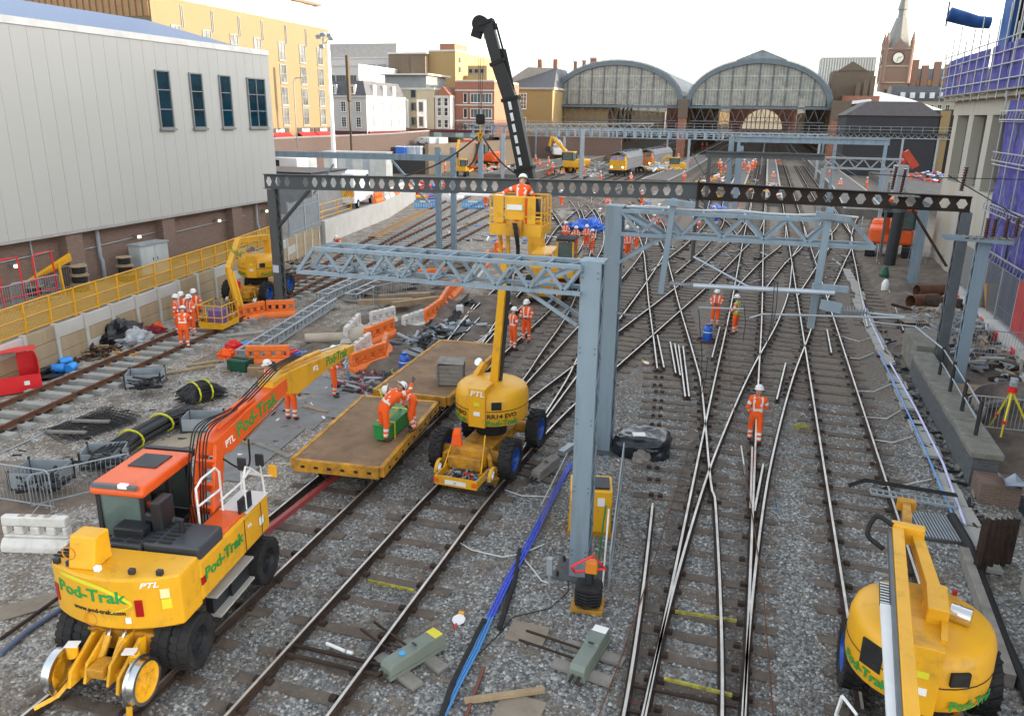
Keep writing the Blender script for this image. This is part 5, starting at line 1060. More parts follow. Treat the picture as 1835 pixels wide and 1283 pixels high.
def body_mesh(pose, cloth=None, vest=None):
    P = sk(pose); names = list(P); ix = {k: i for i, k in enumerate(names)}
    me = bpy.data.meshes.new('b'); me.from_pydata([P[k] for k in names], [(ix[a], ix[b]) for a, b in ED], []); o = bpy.data.objects.new('b', me); COL.objects.link(o)
    o.modifiers.new('s', 'SKIN'); s_ = me.skin_vertices[0].data
    for k in names: s_[ix[k]].radius = RAD[k]; s_[ix[k]].use_root = k == 'pel'
    sb = o.modifiers.new('u', 'SUBSURF'); sb.levels = 2; sb.render_levels = 2
    bpy.context.view_layer.update(); m = bpy.data.meshes.new_from_object(o.evaluated_get(bpy.context.evaluated_depsgraph_get())); bpy.data.objects.remove(o)
    cloth = cloth or HIV; m.materials.clear()
    for q in (cloth, BAND, SKIN, BOOT, GLV, vest or cloth): m.materials.append(q)
    V3 = {k: Vector(v) for k, v in P.items()}; segs = [(a, b, V3[a], V3[b]-V3[a]) for a, b in ED]
    for f in m.polygons:
        c = Vector(f.center); best = None
        for a, b, p, d in segs:
            t = max(0, min(1, (c-p).dot(d)/d.length_squared)); r = (c-p-d*t).length/(RAD[a][0]*(1-t)+RAD[b][0]*t)
            if best is None or r < best[0]: best = (r, a, b, t)
        _, a, b, t = best; mi = 0
        if b in ('hd', 'ht') or (b == 'nk' and t > .75): mi = 2
        elif b in ('lh', 'rh'): mi = 4
        elif b in ('lt', 'rt') or (b in ('la', 'ra') and t > .9): mi = 3
        elif b in ('la', 'ra') and (.32 < t < .46 or .62 < t < .76): mi = 1
        elif b in ('lw', 'rw') and .25 < t < .5: mi = 1
        elif b in ('le', 're') and .4 < t < .62: mi = 1
        elif b in ('sp', 'ch', 'nk', 'pel', 'ls', 'rs'):
            q = c; up_ = (V3['ch']-V3['pel']); h = (c-V3['pel']).dot(up_)/up_.length_squared
            x = abs(c.x)
            if .34 < h < .46: mi = 1
            elif .085 < x < .125 and h > .42: mi = 1
            elif vest: mi = 5
        f.material_index = mi; f.use_smooth = True
    # fingers, thumb, nose joined to the same figure
    bm = MB()
    for s, w_, h_ in ((-1, 'lw', 'lh'), (1, 'rw', 'rh')):
        d = (V3[h_]-V3[w_]).normalized(); side = d.cross(Vector((0, 0, 1))); side = side.normalized() if side.length > .1 else Vector((1, 0, 0)); dn = d.cross(side)
        for i, L in enumerate((.055, .068, .062, .048)):
            p = V3[h_]+side*(i-1.5)*.019; bm.tube([p, p+d*L*.55, p+d*L*.9-dn*.02*s], [.011, .010, .008], 5)
        p = V3[h_]-d*.03+side*.04; bm.tube([p, p+d*.03+side*.02, p+d*.055+side*.018], [.012, .011, .008], 5)
    n0 = len(bm.f); hc = V3['hd'].lerp(V3['ht'], .3); fw = Vector((0, 1, 0)) if pose not in ('bend', 'bendup') else (V3['hd']-V3['nk']).cross(Vector((-1, 0, 0))).normalized()
    upv = (V3['ht']-V3['nk']).normalized(); fw = (fw-upv*fw.dot(upv)).normalized(); rt_ = fw.cross(upv)
    bm.tube([hc+fw*.085+upv*.03, hc+fw*.115-upv*.015], [.010, .016], 5); bm.box(hc-upv*.055+fw*.088, (.05, .02, .012))
    for s in (-1, 1): bm.tube([hc+rt_*s*.085-upv*.03, hc+rt_*s*.095+upv*.02], [.016, .018], 5)
    n1 = len(bm.f)
    for s in (-1, 1): bm.box(hc+rt_*s*.035+fw*.092+upv*.022, (.02, .012, .012))
    vb = len(m.vertices); bmm = bm.mesh('x', [SKIN]); import bmesh
    b2 = bmesh.new(); b2.from_mesh(m); nf = len(b2.faces); b2.from_mesh(bmm); b2.faces.ensure_lookup_table()
    for i in range(nf, len(b2.faces)): j = i-nf; b2.faces[i].material_index = 4 if j < n0 else (2 if j < n1 else 3)
    b2.to_mesh(m); b2.free(); m.name = 'person_'+pose; return m, hc, upv, fw
HEL = None
def helmet_mesh():
    b = MB(); b.lathe([(.128, 0), (.127, .02), (.122, .055), (.10, .10), (.06, .13), (0, .14)], n=16); b.lathe([(.128, .004), (.150, -.004), (.150, -.012), (.126, -.010)], n=16)
    b.prism([(-.09, .11), (.09, .11), (.06, .185), (-.06, .185)], -.012, .0); b.mi = 1
    for s in (-1, 1): b.cyl((s*.115, 0, -.04), (s*.145, 0, -.04), .036, n=8)
    b.tube([(-.13, 0, -.02), (-.135, .0, .03), (-.12, .05, .06)], .008, 4); return b.mesh('helmet', [WHAT, BLK], True)
HEL = helmet_mesh(); PC = {}
def person(label, loc, face, pose='stand', group=None, cloth=None, vest=None, s=1.0, hat=True):
    k = (pose, cloth.name if cloth else 0, vest.name if vest else 0)
    if k not in PC: PC[k] = body_mesh(pose, cloth, vest)
    m, hc, upv, fw = PC[k]
    o = link('person', m, None, loc, face); o.scale = (s,)*3; tag(o, label, 'person', group)
    h = link('helmet' if hat else 'hair', HEL, o)
    z = upv.normalized(); y = (fw-z*fw.dot(z)).normalized(); x = y.cross(z); h.matrix_local = Matrix(((x.x, y.x, z.x, hc.x+z.x*.045), (x.y, y.y, z.y, hc.y+z.y*.045), (x.z, y.z, z.z, hc.z+z.z*.045), (0, 0, 0, 1)))
    return o
GP = 'railway workers in orange'
def pp(label, px, py, face, pose='stand', z=0.0, **k): return person(label, tuple(G(px, py, z)), R(face), pose, GP, **k)
pp('worker walking away alone down the middle road, seen from behind', 1350, 796, 4, 'walk', .08)
pp('worker with folded arms left of the pair by the blue drum', 1280, 587, 175, 'folded')
pp('worker in yellow topped vest right of the pair by the blue drum', 1316, 600, 70, 'front', vest=YELV)
pp('worker looking down left of the pair behind the middle cherry picker', 919, 628, -40, 'front')
pp('taller worker in dark scarf right of the pair behind the middle cherry picker', 943, 614, 170, 'front', s=1.03)
pp('worker with both arms bent reaching to the far end of the green box', 742, 772, 115, 'bend', .95)
pp('worker raising one arm and holding the yellow strap over the green box', 688, 790, -35, 'bendup', .95)
pp('worker standing back to us under the yellow excavator arm', 523, 754, 0)
pp('worker half hidden behind the orange boom', 488, 742, 150, 'front')
pp('worker beside the white barriers at the tip of the yellow arm', 600, 712, -60, 'front')
pp('worker leftmost of the group by the retaining wall', 320, 602, -60, 'front')
pp('worker in dark helmet second from left by the retaining wall', 332, 596, 200, 'front')
pp('worker farthest of the group by the retaining wall', 354, 590, 200, 'stand')
pp('worker in harness with blue shirt nearest us on the relaid line', 332, 627, 30, 'lean')
pp('worker in white straps next to the yellow basket', 347, 602, 160, 'front')
pp('worker sitting half hidden behind the lattice boom at the pale wall', 607, 452, 190, 'crouch')
for i, (px, py, f, po, l) in enumerate(((1013, 441, 170, 'stand', 'leftmost of the four workers beside the mast'), (1031, 451, 200, 'folded', 'second of the four workers beside the mast'), (1050, 448, 190, 'front', 'worker holding a dark tablet, third of the four beside the mast'), (1061, 458, 90, 'stand', 'rightmost of the four workers, turned sideways by the mast'),
    (1124, 465, 200, 'front', 'nearest of the three workers right of the taller mast'), (1122, 450, 180, 'stand', 'left rear of the three workers right of the taller mast'), (1140, 452, 120, 'front', 'right rear of the three workers right of the taller mast'),
    (1179, 402, 180, 'stand', 'left of two workers seen through the right boom'), (1196, 408, 170, 'stand', 'right of two workers seen through the right boom'), (1170, 425, 20, 'stand', 'worker hidden behind the knee brace of the right boom'))):
    pp(l, px, py, f, po)
pp('worker in blue overalls bending behind the right boom', 1283, 405, 60, 'lean', cloth=BLUC)
pp('worker crouching in front of the rusty column', 1250, 412, 90, 'crouch')
for i, (px, py, f, l, z) in enumerate(((1289, 305, 180, 'left of two workers standing on the narrow platform end', .9), (1292, 312, 100, 'right of two workers standing on the narrow platform end', .9), (1332, 306, 160, 'leftmost worker in the platform crowd', .9), (1340, 312, 200, 'front worker in the platform crowd', .9), (1347, 308, 140, 'rear worker in the platform crowd', .9), (1352, 304, 180, 'rightmost worker in the platform crowd', .9),
    (1504, 345, 180, 'worker alone beyond the rusted beam, left one on the right side', 0), (1552, 342, 90, 'worker beyond the rusted beam near the crane post', 0), (983, 300, 90, 'worker standing left of the yellow lettered machine', .3), (990, 312, 160, 'worker in front of the yellow lettered machine', .3), (960, 296, 150, 'worker behind the long black jib', .3), (1056, 305, 200, 'worker left of the rubble heap', .3),
    (1190, 268, 180, 'left of two tiny workers beyond the locomotives', .9), (1197, 268, 160, 'right of two tiny workers beyond the locomotives', .9), (1258, 268, 180, 'left of two workers far down the platform', .9), (1266, 268, 160, 'right of two workers far down the platform', .9), (1194, 318, 120, 'worker standing by the yellow road rail digger', 0), (1012, 285, 120, 'worker by the white van far away', .3), (1336, 268, 90, 'farthest worker on the middle platform', .9), (893, 298, 200, 'worker beside the distant orange digger', .3), (798, 309, 90, 'worker under the grey portal on the left', .3), (1018, 268, 180, 'worker at the foot of the far left platform', .9), (1140, 262, 170, 'worker behind the orange locomotive', .9))):
    pp(l, px, py, f, ('stand', 'front', 'folded')[i % 3], z)
for i, (px, py, f, l) in enumerate(((905, 308, 90, 'worker left of the jib foot among the plant'), (940, 312, 200, 'worker behind the black jib foot among the plant'), (968, 306, 30, 'worker right of the black jib foot'), (1046, 318, 150, 'worker in front of the yellow lettered machine wheel'), (1215, 292, 180, 'worker on the platform above the small yellow digger'), (1236, 300, 100, 'worker walking beside the small yellow digger'), (1300, 312, 20, 'worker bending by the blue grey platform post'), (1395, 296, 180, 'worker between the far right roads'), (1620, 330, 90, 'worker beside the red loader arm'), (1486, 322, 180, 'worker at the grey portal foot'))):
    pp(l, px, py, f, ('front', 'stand', 'lean')[i % 3], .3)
for i, (px, py, f, l) in enumerate(((1088, 384, 200, 'worker beyond the top of the taller mast, left'), (1150, 372, 120, 'worker in the fan of tracks left of the drop tube'), (1006, 372, 160, 'worker standing by the curved tracks behind the basket'), (1320, 378, 200, 'worker by the rusty column on the right'), (870, 372, 170, 'worker standing by the blue plastic barrier'), (1225, 330, 160, 'worker below the small yellow digger'), (1130, 334, 30, 'worker in front of the yellow locomotive'), (1076, 330, 90, 'worker at the foot of the rubble heap'), (1384, 330, 170, 'worker between the two main roads far off'), (930, 330, 190, 'worker just above the long beam near the jib'))):
    pp(l, px, py, f, ('folded', 'stand', 'walk')[i % 3], .02)
# ------------------------------------------------------------------ machine helpers
def wheel(parent, loc, r, wd, rimm, lug=True, name='wheel', rz=0):
    w_ = link(name, None, parent, loc); w_.rotation_euler[2] = rz; b = MB(); h = wd/2
    b.lathe([(r*.58, -h*.8), (r*.66, -h), (r*.92, -h), (r*.985, -h*.8), (r*.985, h*.8), (r*.92, h), (r*.66, h), (r*.58, h*.8), (r*.58, -h*.8)], n=32, ax='X')
    n = 18
    if lug:
        for i in range(n):
            for s in (-1, 1):
                a = 2*math.pi*(i+(.5 if s > 0 else 0))/n; c, q = math.cos(a), math.sin(a); a2 = a+.16; c2, q2 = math.cos(a2), math.sin(a2)
                b.bar((s*h*.98, r*.99*c, r*.99*q), (s*h*.05, r*.99*c2, r*.99*q2), r*.09, r*.09, up=(0, c, q))
    else:
        for i in range(22):
            a = 2*math.pi*i/22
            for s in (-1, 1): b.box((s*h*.5, r*.985*math.cos(a+.07*s), r*.985*math.sin(a+.07*s)), (h*.86, r*.20, r*.04), rx=a+.07*s-math.pi/2)
    b.obj('tyre', BLK, w_, smooth=True)
    b = MB()
    for s in (-1, 1):
        b.lathe([(0, s*h*.35), (r*.18, s*h*.35), (r*.2, s*h*.55), (r*.26, s*h*.5), (r*.50, s*h*.3), (r*.55, s*h*.85), (r*.60, s*h*.86)] if s > 0 else [(r*.60, s*h*.86), (r*.55, s*h*.85), (r*.50, s*h*.3), (r*.26, s*h*.5), (r*.2, s*h*.55), (r*.18, s*h*.35), (0, s*h*.35)], n=24, ax='X')
        for i in range(8): a = i*math.pi/4; b.cyl((s*h*.45, r*.36*math.cos(a), r*.36*math.sin(a)), (s*h*.56, r*.36*math.cos(a), r*.36*math.sin(a)), r*.035, n=6)
    b.obj('rim', rimm, w_, smooth=True); return w_
def railwheel(parent, loc, r=.38, side=1, m=YEL, name='rail_wheel'):
    w_ = link(name, None, parent, loc); b = MB(); s = side
    b.lathe([(r, s*.07), (r, -s*.05), (r+.035, -s*.06), (r+.035, -s*.09), (r*.85, -s*.09), (r*.85, s*.07), (r, s*.07)], n=32, ax='X'); b.obj('tread', STEEL, w_, smooth=True)
    b = MB(); b.lathe([(r*.85, s*.055), (r*.75, s*.03), (r*.35, s*.03), (r*.3, s*.09), (r*.16, s*.10), (r*.14, s*.14), (0, s*.14)], n=28, ax='X')
    for i in range(6): a = i*math.pi/3+.3; b.cyl((s*.02, r*.58*math.cos(a), r*.58*math.sin(a)), (s*.055, r*.58*math.cos(a), r*.58*math.sin(a)), .022, n=6)
    b.obj('hub', m, w_, smooth=True); return w_
def arm(b, p, q, w0, h0, w1, h1, up=(0, 0, 1)):
    p, q = Vector(p), Vector(q); d = (q-p).normalized(); u = Vector(up)
    if abs(d.dot(u)) > .97: u = Vector((0, -1, 0))
    r = d.cross(u).normalized(); u = r.cross(d)
    return b.loft([[p+r*a*w0/2+u*c*h0/2 for a, c in ((-1, -1), (1, -1), (1, 1), (-1, 1))], [q+r*a*w1/2+u*c*h1/2 for a, c in ((-1, -1), (1, -1), (1, 1), (-1, 1))]])
def hose(parent, pts, r=.02, m=BLK, name='hose'):
    P = [Vector(p) for p in pts]; out = []
    PP = [P[0]*2-P[1]]+P+[P[-1]*2-P[-2]]
    for i in range(1, len(PP)-2):
        a, b_, c, d = PP[i-1:i+3]
        for k in range(6): t = k/6; out.append(.5*((2*b_)+(c-a)*t+(2*a-5*b_+4*c-d)*t*t+(3*b_-a-3*c+d)*t**3))
    out.append(P[-1]); return MB().tube(out, r, 6).obj(name, m, parent, smooth=True)
def rtext(s, size, m, parent, loc, rot, **k): return text(s, size, m, parent, loc, rot, **k)
def rail_loop(b, pts, r=.022): b.tube(pts, r, 7)
CHARC = mat('charcoal bodywork', (.016, .018, .022), .45, 0, .08, 2); CABG = mat('cab glass', (.10, .14, .13), .05, 0, .2, 2); WRAIL = mat('white tube rail', (.75, .75, .74), .4)
AMBER = mat('amber mirror back', (.8, .38, .02), .4); REDL = mat('red lamp lens', (.35, .01, .01), .2); LAMPL = mat('lamp lens', (.85, .85, .85), .1)
# ------------------------------------------------------------------ road rail excavator, bottom left
EX = thing('road_rail_excavator', 'big yellow and orange road rail excavator with raised orange boom at bottom left', 'excavator', (-9.62, 10.55, 0), R(8))
def curved_back(z0, z1, R0=2.1, hw=1.14, yb=-2.15, yi=-1.25):
    pts = []; n = 14; a_ = math.asin(hw/R0); cy = yb+R0
    for i in range(n+1): a = -a_+2*a_*i/n; pts.append((R0*math.sin(a), cy-R0*math.cos(a)))
    return pts+[(hw, yi), (-hw, yi)]
b = MB(); b.prism(curved_back(0, 0), 1.22, 2.14); b.obj('counterweight', YEL, EX, bev=.04)
b = MB(); b.prism([(.52, -1.245), (1.13, -1.245), (1.10, 1.35), (.52, 1.35)], 1.25, 2.0); b.obj('side_housing', YEL, EX, bev=.06)
MB().prism([(-1.13, -1.245), (-.52, -1.245), (-.52, 1.3), (-1.10, 1.3)], 1.25, 1.75).obj('side_housing', YEL, EX, bev=.05)
MB().bb(-.515, .515, -1.24, 1.3, 1.2, 1.7).obj('deck', CHARC, EX)
MB().bb(.56, 1.08, -.35, .45, 2.005, 2.06).obj('red_step', ORG, EX, bev=.02)
b = MB(); b.bb(.54, 1.12, .46, 1.33, 2.005, 2.03).obj('tread_plate', WRAIL, EX)
b = MB()
for y in (.3, .95): b.bb(1.131, 1.139, y-.006, y+.006, 1.28, 1.98)
b.obj('panel_gap', BLK, EX, kind='stuff'); MB().box((1.04, .55, 2.08), (.05, .45, .5)).obj('warning_panel', CHARC, EX)
MB().bb(.05, 1.10, -1.15, -.36, 1.8, 2.22).obj('engine_cover', mat('slate engine cover', (.045, .05, .06), .45), EX, bev=.05); MB().bb(-.6, .04, -1.2, -.4, 1.75, 2.17).obj('grille_cover', MC['slate engine cover'], EX, bev=.03)
b = MB()
for i in range(6):
    for j in range(4): b.bb(-.55+j*.30, -.33+j*.30, -1.12+i*.12, -1.07+i*.12, 2.225 if j > 1 else 2.175, 2.235 if j > 1 else 2.185)
b.obj('vent_slot', BLK, EX, kind='stuff')
b = MB()
for i in range(9): b.bb(-1.18, -.65, -1.7+i*.09, -1.655+i*.09, 2.145, 2.165)
b.obj('vent_slot', BLK, EX, kind='stuff')
b = MB(); b.prism([(-1.98, 2.14), (-1.5, 2.14), (-1.5, 2.66), (-1.84, 2.66)], -.70, -.24, 'X'); b.obj('tank_cover', YEL, EX, bev=.03)
MB().lathe([(0, 0), (.16, 0), (.18, .03), (.18, .12), (.14, .16), (0, .18)], n=18).obj('air_filter', CHARC, EX, loc=(-.05, -.55, 2.35)); MB().cyl((-.05, -.55, 2.15), (-.05, -.55, 2.37), .1, n=10).obj('filter_stem', CHARC, EX)
MB().tube([(.55, -.72, 2.2), (.55, -.72, 2.45), (.48, -.82, 2.52)], .05, 8).obj('exhaust', CHARC, EX)
MB().bb(-.62, -.05, -.95, -.55, 1.75, 2.32).obj('rear_box', CHARC, EX, bev=.03); MB().bb(.0, .2, -.75, -.35, 1.9, 2.75).obj('box', CHARC, EX, bev=.02)
# cab
cab = link('cab', None, EX, (-.62, .12, -.14)); hx = .46; cab.scale = (1, .92, 1)
roof = MB(); roof.prism([(-.95, 3.02), (-.85, 3.14), (.75, 3.14), (.86, 3.02), (.80, 2.95), (-.92, 2.93)], -hx-.05, hx+.05, 'X'); roof.obj('cab_roof', ORG, cab, bev=.05)
MB().bb(-.28, .28, -.1, .5, 3.142, 3.165).obj('roof_hatch', DGR, cab, bev=.015)
for x in (-hx+.04, hx-.04):
    for y in (-.84, .0, .76): MB().bar((x, y, 1.75), (x, y*.97, 2.94), .08).obj('cab_pillar', CHARC, cab)
MB().bb(-hx+.02, hx-.02, -.83, -.80, 1.95, 2.9).obj('rear_window', CABG, cab); MB().bb(-hx+.02, -hx+.04, -.78, .7, 1.95, 2.9).obj('side_window', CABG, cab); MB().bb(-hx+.05, hx-.05, .74, .76, 1.95, 2.9).obj('front_window', CABG, cab)
MB().bb(-hx, hx, -.86, .8, 1.7, 1.94).obj('cab_base', CHARC, cab, bev=.03); MB().bb(-.25, .25, -.35, .15, 1.95, 2.1).bb(-.25, .25, -.42, -.3, 1.95, 2.6).obj('seat', ORG, cab, bev=.04)
MB().lathe([(.16, -.012), (.172, 0), (.16, .012), (.148, 0), (.16, -.012)], n=18).obj('steering_wheel', BLK, cab, loc=(.05, .42, 2.38))
MB().bb(-.42, .42, -.98, -.9, 3.1, 3.17).obj('beacon_bar', MGR, cab); MB().bb(.1, .26, -1.0, -.9, 3.13, 3.2).obj('work_lamp', LAMPL, cab); MB().bb(-.5, .5, .82, .94, 3.02, 3.14).obj('visor', CHARC, cab)
# handrails and step platform to the right
b = MB()
rail_loop(b, [(.62, -.3, 2.0), (.62, -.3, 2.85), (.66, -.15, 2.98), (.66, .3, 2.98), (.66, .42, 2.85), (.66, .42, 2.05)]); rail_loop(b, [(.62, -.3, 2.5), (.66, .42, 2.5)])
rail_loop(b, [(1.06, .55, 2.05), (1.06, .55, 2.72), (1.04, .7, 2.85), (1.0, .95, 2.7), (1.04, 1.28, 2.4), (1.06, 1.3, 2.0)]); rail_loop(b, [(.62, .42, 2.25), (.85, .8, 2.45), (1.0, .95, 2.7)]); rail_loop(b, [(.58, 1.28, 2.02), (.6, 1.3, 2.42), (1.04, 1.28, 2.4)])
b.obj('handrail', WRAIL, EX, smooth=True)
for x, y, z, m_ in ((1.2, 1.42, 2.45, AMBER), (.9, 1.5, 2.62, DGR), (.8, 1.0, 2.75, DGR)):
    MB().box((x, y, z), (.18, .05, .26)).obj('mirror', m_, EX, bev=.02); MB().tube([(1.04, 1.28, 2.4), (x, y, z-.1)], .012, 5).obj('mirror_arm', WRAIL, EX)
# lettering on the counterweight and sides, built as raised letters
t_ = text('Pod-Trak', .30, GREEN_T, EX, (-.30, -2.18, 1.80), (R(90), 0, 0), bend=None, sx=1.15)
def wrap_back(t, R0=2.1, yb=-2.15):
    off = t.location.copy(); zc = off.z
    for v in t.data.vertices:
        x, z, d = v.co.x+off.x, v.co.y+zc, v.co.z+.006; a = math.asin(max(-1, min(1, x/R0))); rr = R0+d
        v.co = Vector((rr*math.sin(a), yb+R0-rr*math.cos(a), z))
    t.location = (0, 0, 0); t.rotation_euler = (0, 0, 0)
wrap_back(t_)
t_ = text('www.pod-trak.com', .11, BTXT, EX, (-.14, -2.18, 1.53), (R(90), 0, 0), sx=1.1); wrap_back(t_)
t_ = text('PTL', .13, WTXT, EX, (.72, -2.18, 2.02), (R(90), 0, 0), sx=1.3, shear=.3); wrap_back(t_)
def arc_band(parent, pts, m, name='swoosh'):
    b = MB(); n = len(pts)
    for i in range(n-1):
        (x0, z0, w0), (x1, z1, w1) = pts[i], pts[i+1]; b.add([(x0, -.006, z0-w0), (x1, -.006, z1-w1), (x1, -.006, z1+w1), (x0, -.006, z0+w0)], [(0, 1, 2, 3)])
    o = b.obj(name, m, parent)
    for v in o.data.vertices:
        x, z = v.co.x, v.co.z; a = math.asin(x/2.1); rr = 2.108; v.co = Vector((rr*math.sin(a), -.05-rr*math.cos(a), z))
LIME = mat('lime yellow decal', (.68, .62, .03), .5)
arc_band(EX, [(-.85+1.3*i/16*(1 if i < 12 else 1), 2.06-.02*i/16-.34*(i/16)**3, .04) for i in range(17)], LIME); arc_band(EX, [(.45+.0-.05*i/6-.33*(i/6)**2, 1.70-.17*i/6, .012) for i in range(7)], LIME)
for x in (-1.05, .55):
    o = MB().box((0, 0, 0), (.12, .02, .30)).obj('lamp_recess', REDL, EX); a = math.asin(x/2.1); o.location = (2.105*math.sin(a), -.05-2.105*math.cos(a), 1.62); o.rotation_euler[2] = a
for x, z, s, m_ in ((.93, 1.85, .14, mat('warning sticker', (.75, .68, .35), .5)), (.94, 1.66, .15, LIME), (.36, 1.40, .09, WHT)):
    o = MB().box((0, 0, 0), (s, .012, s*1.2)).obj('sticker', m_, EX); a = math.asin(x/2.1); o.location = (2.105*math.sin(a), -.05-2.105*math.cos(a), z); o.rotation_euler[2] = a
for x, z, r_ in ((-.62, 2.44, .12), (-.30, 1.36, .12)):
    b = MB(); b.lathe([(r_, -.008), (r_, .008), (r_-.015, .008), (r_-.015, -.008), (r_, -.008)], n=20, ax='Y'); o = b.obj('round_badge', mat('ochre badge', (.55, .22, .02), .5), EX, loc=(x, -2.0 if z > 2.2 else -2.135, z))
for x in (-1.08, -.80, -.2, .45, .95): MB().box((x*.9, -1.98+.1*abs(x), 2.19), (.10, .08, .09)).obj('marker_lamp', LAMPL if x in (-.2,) else DGR, EX, bev=.01)
text('Pod-Trak', .30, GREEN_T, EX, (1.137, -.45, 1.68), (R(90), 0, R(90)), sx=1.15); text('PTL', .1, WTXT, EX, (1.127, .5, 1.74), (R(90), 0, R(90)))
for y, s in ((-1.15, .14), (.95, .16)): MB().box((1.128, y, 1.62), (.012, s, s)).obj('sticker', REDL if y < 0 else WHT, EX)
# undercarriage
MB().bb(-.62, .62, -1.9, 1.9, .62, 1.0).obj('chassis', YEL2, EX, bev=.04); MB().cyl((0, 0, 1.0), (0, 0, 1.22), .62, n=24).obj('slew_ring', DGR, EX)
for y in (-1.52, 1.02):
    MB().cyl((-1.0, y, .72), (1.0, y, .72), .12, n=10).obj('axle', CHARC, EX)
    for x in (-1.03, -.70, .70, 1.03): wheel(EX, (x, y, .68), .47, .31, CHARC, lug=False)
for z, y0, y1 in ((1.05, -.85, .5), (.62, -.78, .48)):
    MB().bb(.92, 1.14, y0, y1, z, z+.04).obj('step', mat('perforated step', (.55, .53, .48), .5, .3), EX)
MB().bb(.85, .99, -.75, .45, .66, 1.04).obj('tool_box', CHARC, EX); MB().bb(1.01, 1.05, -.2, .45, .66, 1.04).obj('step_panel', CHARC, EX)
# rail gear at the back
for s in (-1, 1):
    railwheel(EX, (s*.72, -2.45, .565), .37, s)
    b = MB(); b.prism([(-1.7, .95), (-2.0, 1.0), (-2.62, .70), (-2.7, .45), (-2.3, .42), (-1.8, .62)], s*.42-.03, s*.42+.03, 'X'); b.obj('gear_plate', YEL, EX, bev=.01)
    b = MB(); b.prism([(-1.75, 1.0), (-2.0, 1.02), (-2.5, .80), (-2.62, .5), (-2.2, .48)], s*.20-.025, s*.20+.025, 'X'); b.obj('gear_plate', YEL, EX, bev=.01)
    MB().cyl((s*.13, -1.75, 1.22), (s*.13, -2.15, .86), .035, n=10).obj('ram_rod', CHR, EX); MB().cyl((s*.13, -2.02, .98), (s*.13, -2.4, .60), .06, n=12).obj('ram', YEL, EX)
    MB().cyl((s*.55, -2.35, .78), (s*.55, -2.35, 1.0), .09, n=12).obj('hub_motor', YEL, EX); MB().box((s*.50, -2.38, 1.03), (.2, .16, .015), rz=.2).obj('cover_plate', WHT, EX)
    MB().tube([(s*.55, -2.5, .42), (s*.62, -2.72, .30), (s*.82, -3.0, .26)], .045, 4).obj('guard_iron', YEL, EX)
MB().bb(-.6, .6, -2.45, -2.3, .48, .62).obj('cross_tube', YEL, EX); MB().bb(-.14, .14, -2.6, -2.25, .62, .78).obj('valve_block', YEL2, EX, bev=.02)
for s in (-1, 1): railwheel(EX, (s*.72, 1.72, .48), .28, s); MB().bb(s*.42-.04, s*.42+.04, 1.3, 2.0, .5, .9).obj('gear_plate', YEL, EX)
# boom, arm: laid out in the machine's own vertical plane
Mx = Matrix.Translation((-9.62, 10.55, 0)) @ Matrix.Rotation(R(8), 4, 'Z'); Mi = Mx.inverted()
def onplane(px, py, lx=.28):
    o = Mi @ Vector((0, 0, EYE)); d = Mi.to_3x3() @ ray(px, py); t = (lx-o.x)/d.x; return o+d*t
J0 = Vector((.28, .35, 1.55)); J1 = onplane(378, 795); J2 = onplane(498, 690); J3 = onplane(622, 626)
bo = link('boom', None, EX)
for s in (-1, 1): b = MB(); arm(b, J0+Vector((s*.2, 0, 0)), J1+Vector((s*.17, 0, 0)), .07, .34, .07, .36); b.obj('boom_side', ORG, bo, bev=.01)
for t in (.25, .5, .75): q = J0.lerp(J1, t); MB().box(q+Vector((0, -.1, .1)), (.40, .06, .22), rx=.5).obj('cross_plate', ORG, bo)
mb_ = link('upper_boom', None, EX)
b = MB(); d = (J2-J1).normalized(); u = Vector((0, -d.z, d.y)); w_ = .19
secs = []
for t, h0, h1 in ((-.06, -.16, .14), (.12, -.34, .16), (.42, -.30, .20), (.8, -.22, .18), (1.03, -.16, .16)):
    c = J1.lerp(J2, t); secs.append([c+Vector((-w_, 0, 0))+u*h0, c+Vector((w_, 0, 0))+u*h0, c+Vector((w_, 0, 0))+u*h1, c+Vector((-w_, 0, 0))+u*h1])
b.loft(secs); b.obj('boom_box', ORG, mb_, bev=.015)
for s in (-.09, .09): MB().tube([J1+u*.27+d*.2+Vector((s, 0, 0)), J1+u*.25+d*1.6+Vector((s, 0, 0))], .05, 8).obj('ram', ORG, mb_, smooth=True)
for s in (-.24, .24): MB().tube([J1-u*.40+d*1.0+Vector((s*.5, 0, 0)), J2-u*.34+Vector((s*.5, 0, 0))], .035, 8).obj('ram_rod', CHR, mb_)
ang = math.atan2(d.z, d.y)
def side_text(s, size, m, t, h, par, A, B, w):
    c = A.lerp(B, t); dd = (B-A).normalized(); uu = Vector((0, -dd.z, dd.y)); o = text(s, size, m, par, (0, 0, 0), (0, 0, 0), sx=1.1)
    p = c+uu*h+Vector((w+.004, 0, 0)); o.matrix_local = Matrix(((0, 0, 1, p.x), (dd.y, uu.y, 0, p.y), (dd.z, uu.z, 0, p.z), (0, 0, 0, 1))); return o
side_text('Pod-Trak', .42, GREEN_T, .52, -.04, mb_, J1, J2, w_); side_text('PTL', .2, WTXT, .12, -.10, mb_, J1, J2, w_)
ar = link('dipper_arm', None, EX); d3 = (J3-J2).normalized(); u3 = Vector((0, -d3.z, d3.y)); secs = []
for t, h0, h1 in ((-.14, -.05, .22), (.0, -.20, .26), (.16, -.36, .26), (.5, -.20, .20), (1.02, -.08, .12)):
    c = J2.lerp(J3, t); w2 = .17; secs.append([c+Vector((-w2, 0, 0))+u3*h0, c+Vector((w2, 0, 0))+u3*h0, c+Vector((w2, 0, 0))+u3*h1, c+Vector((-w2, 0, 0))+u3*h1])
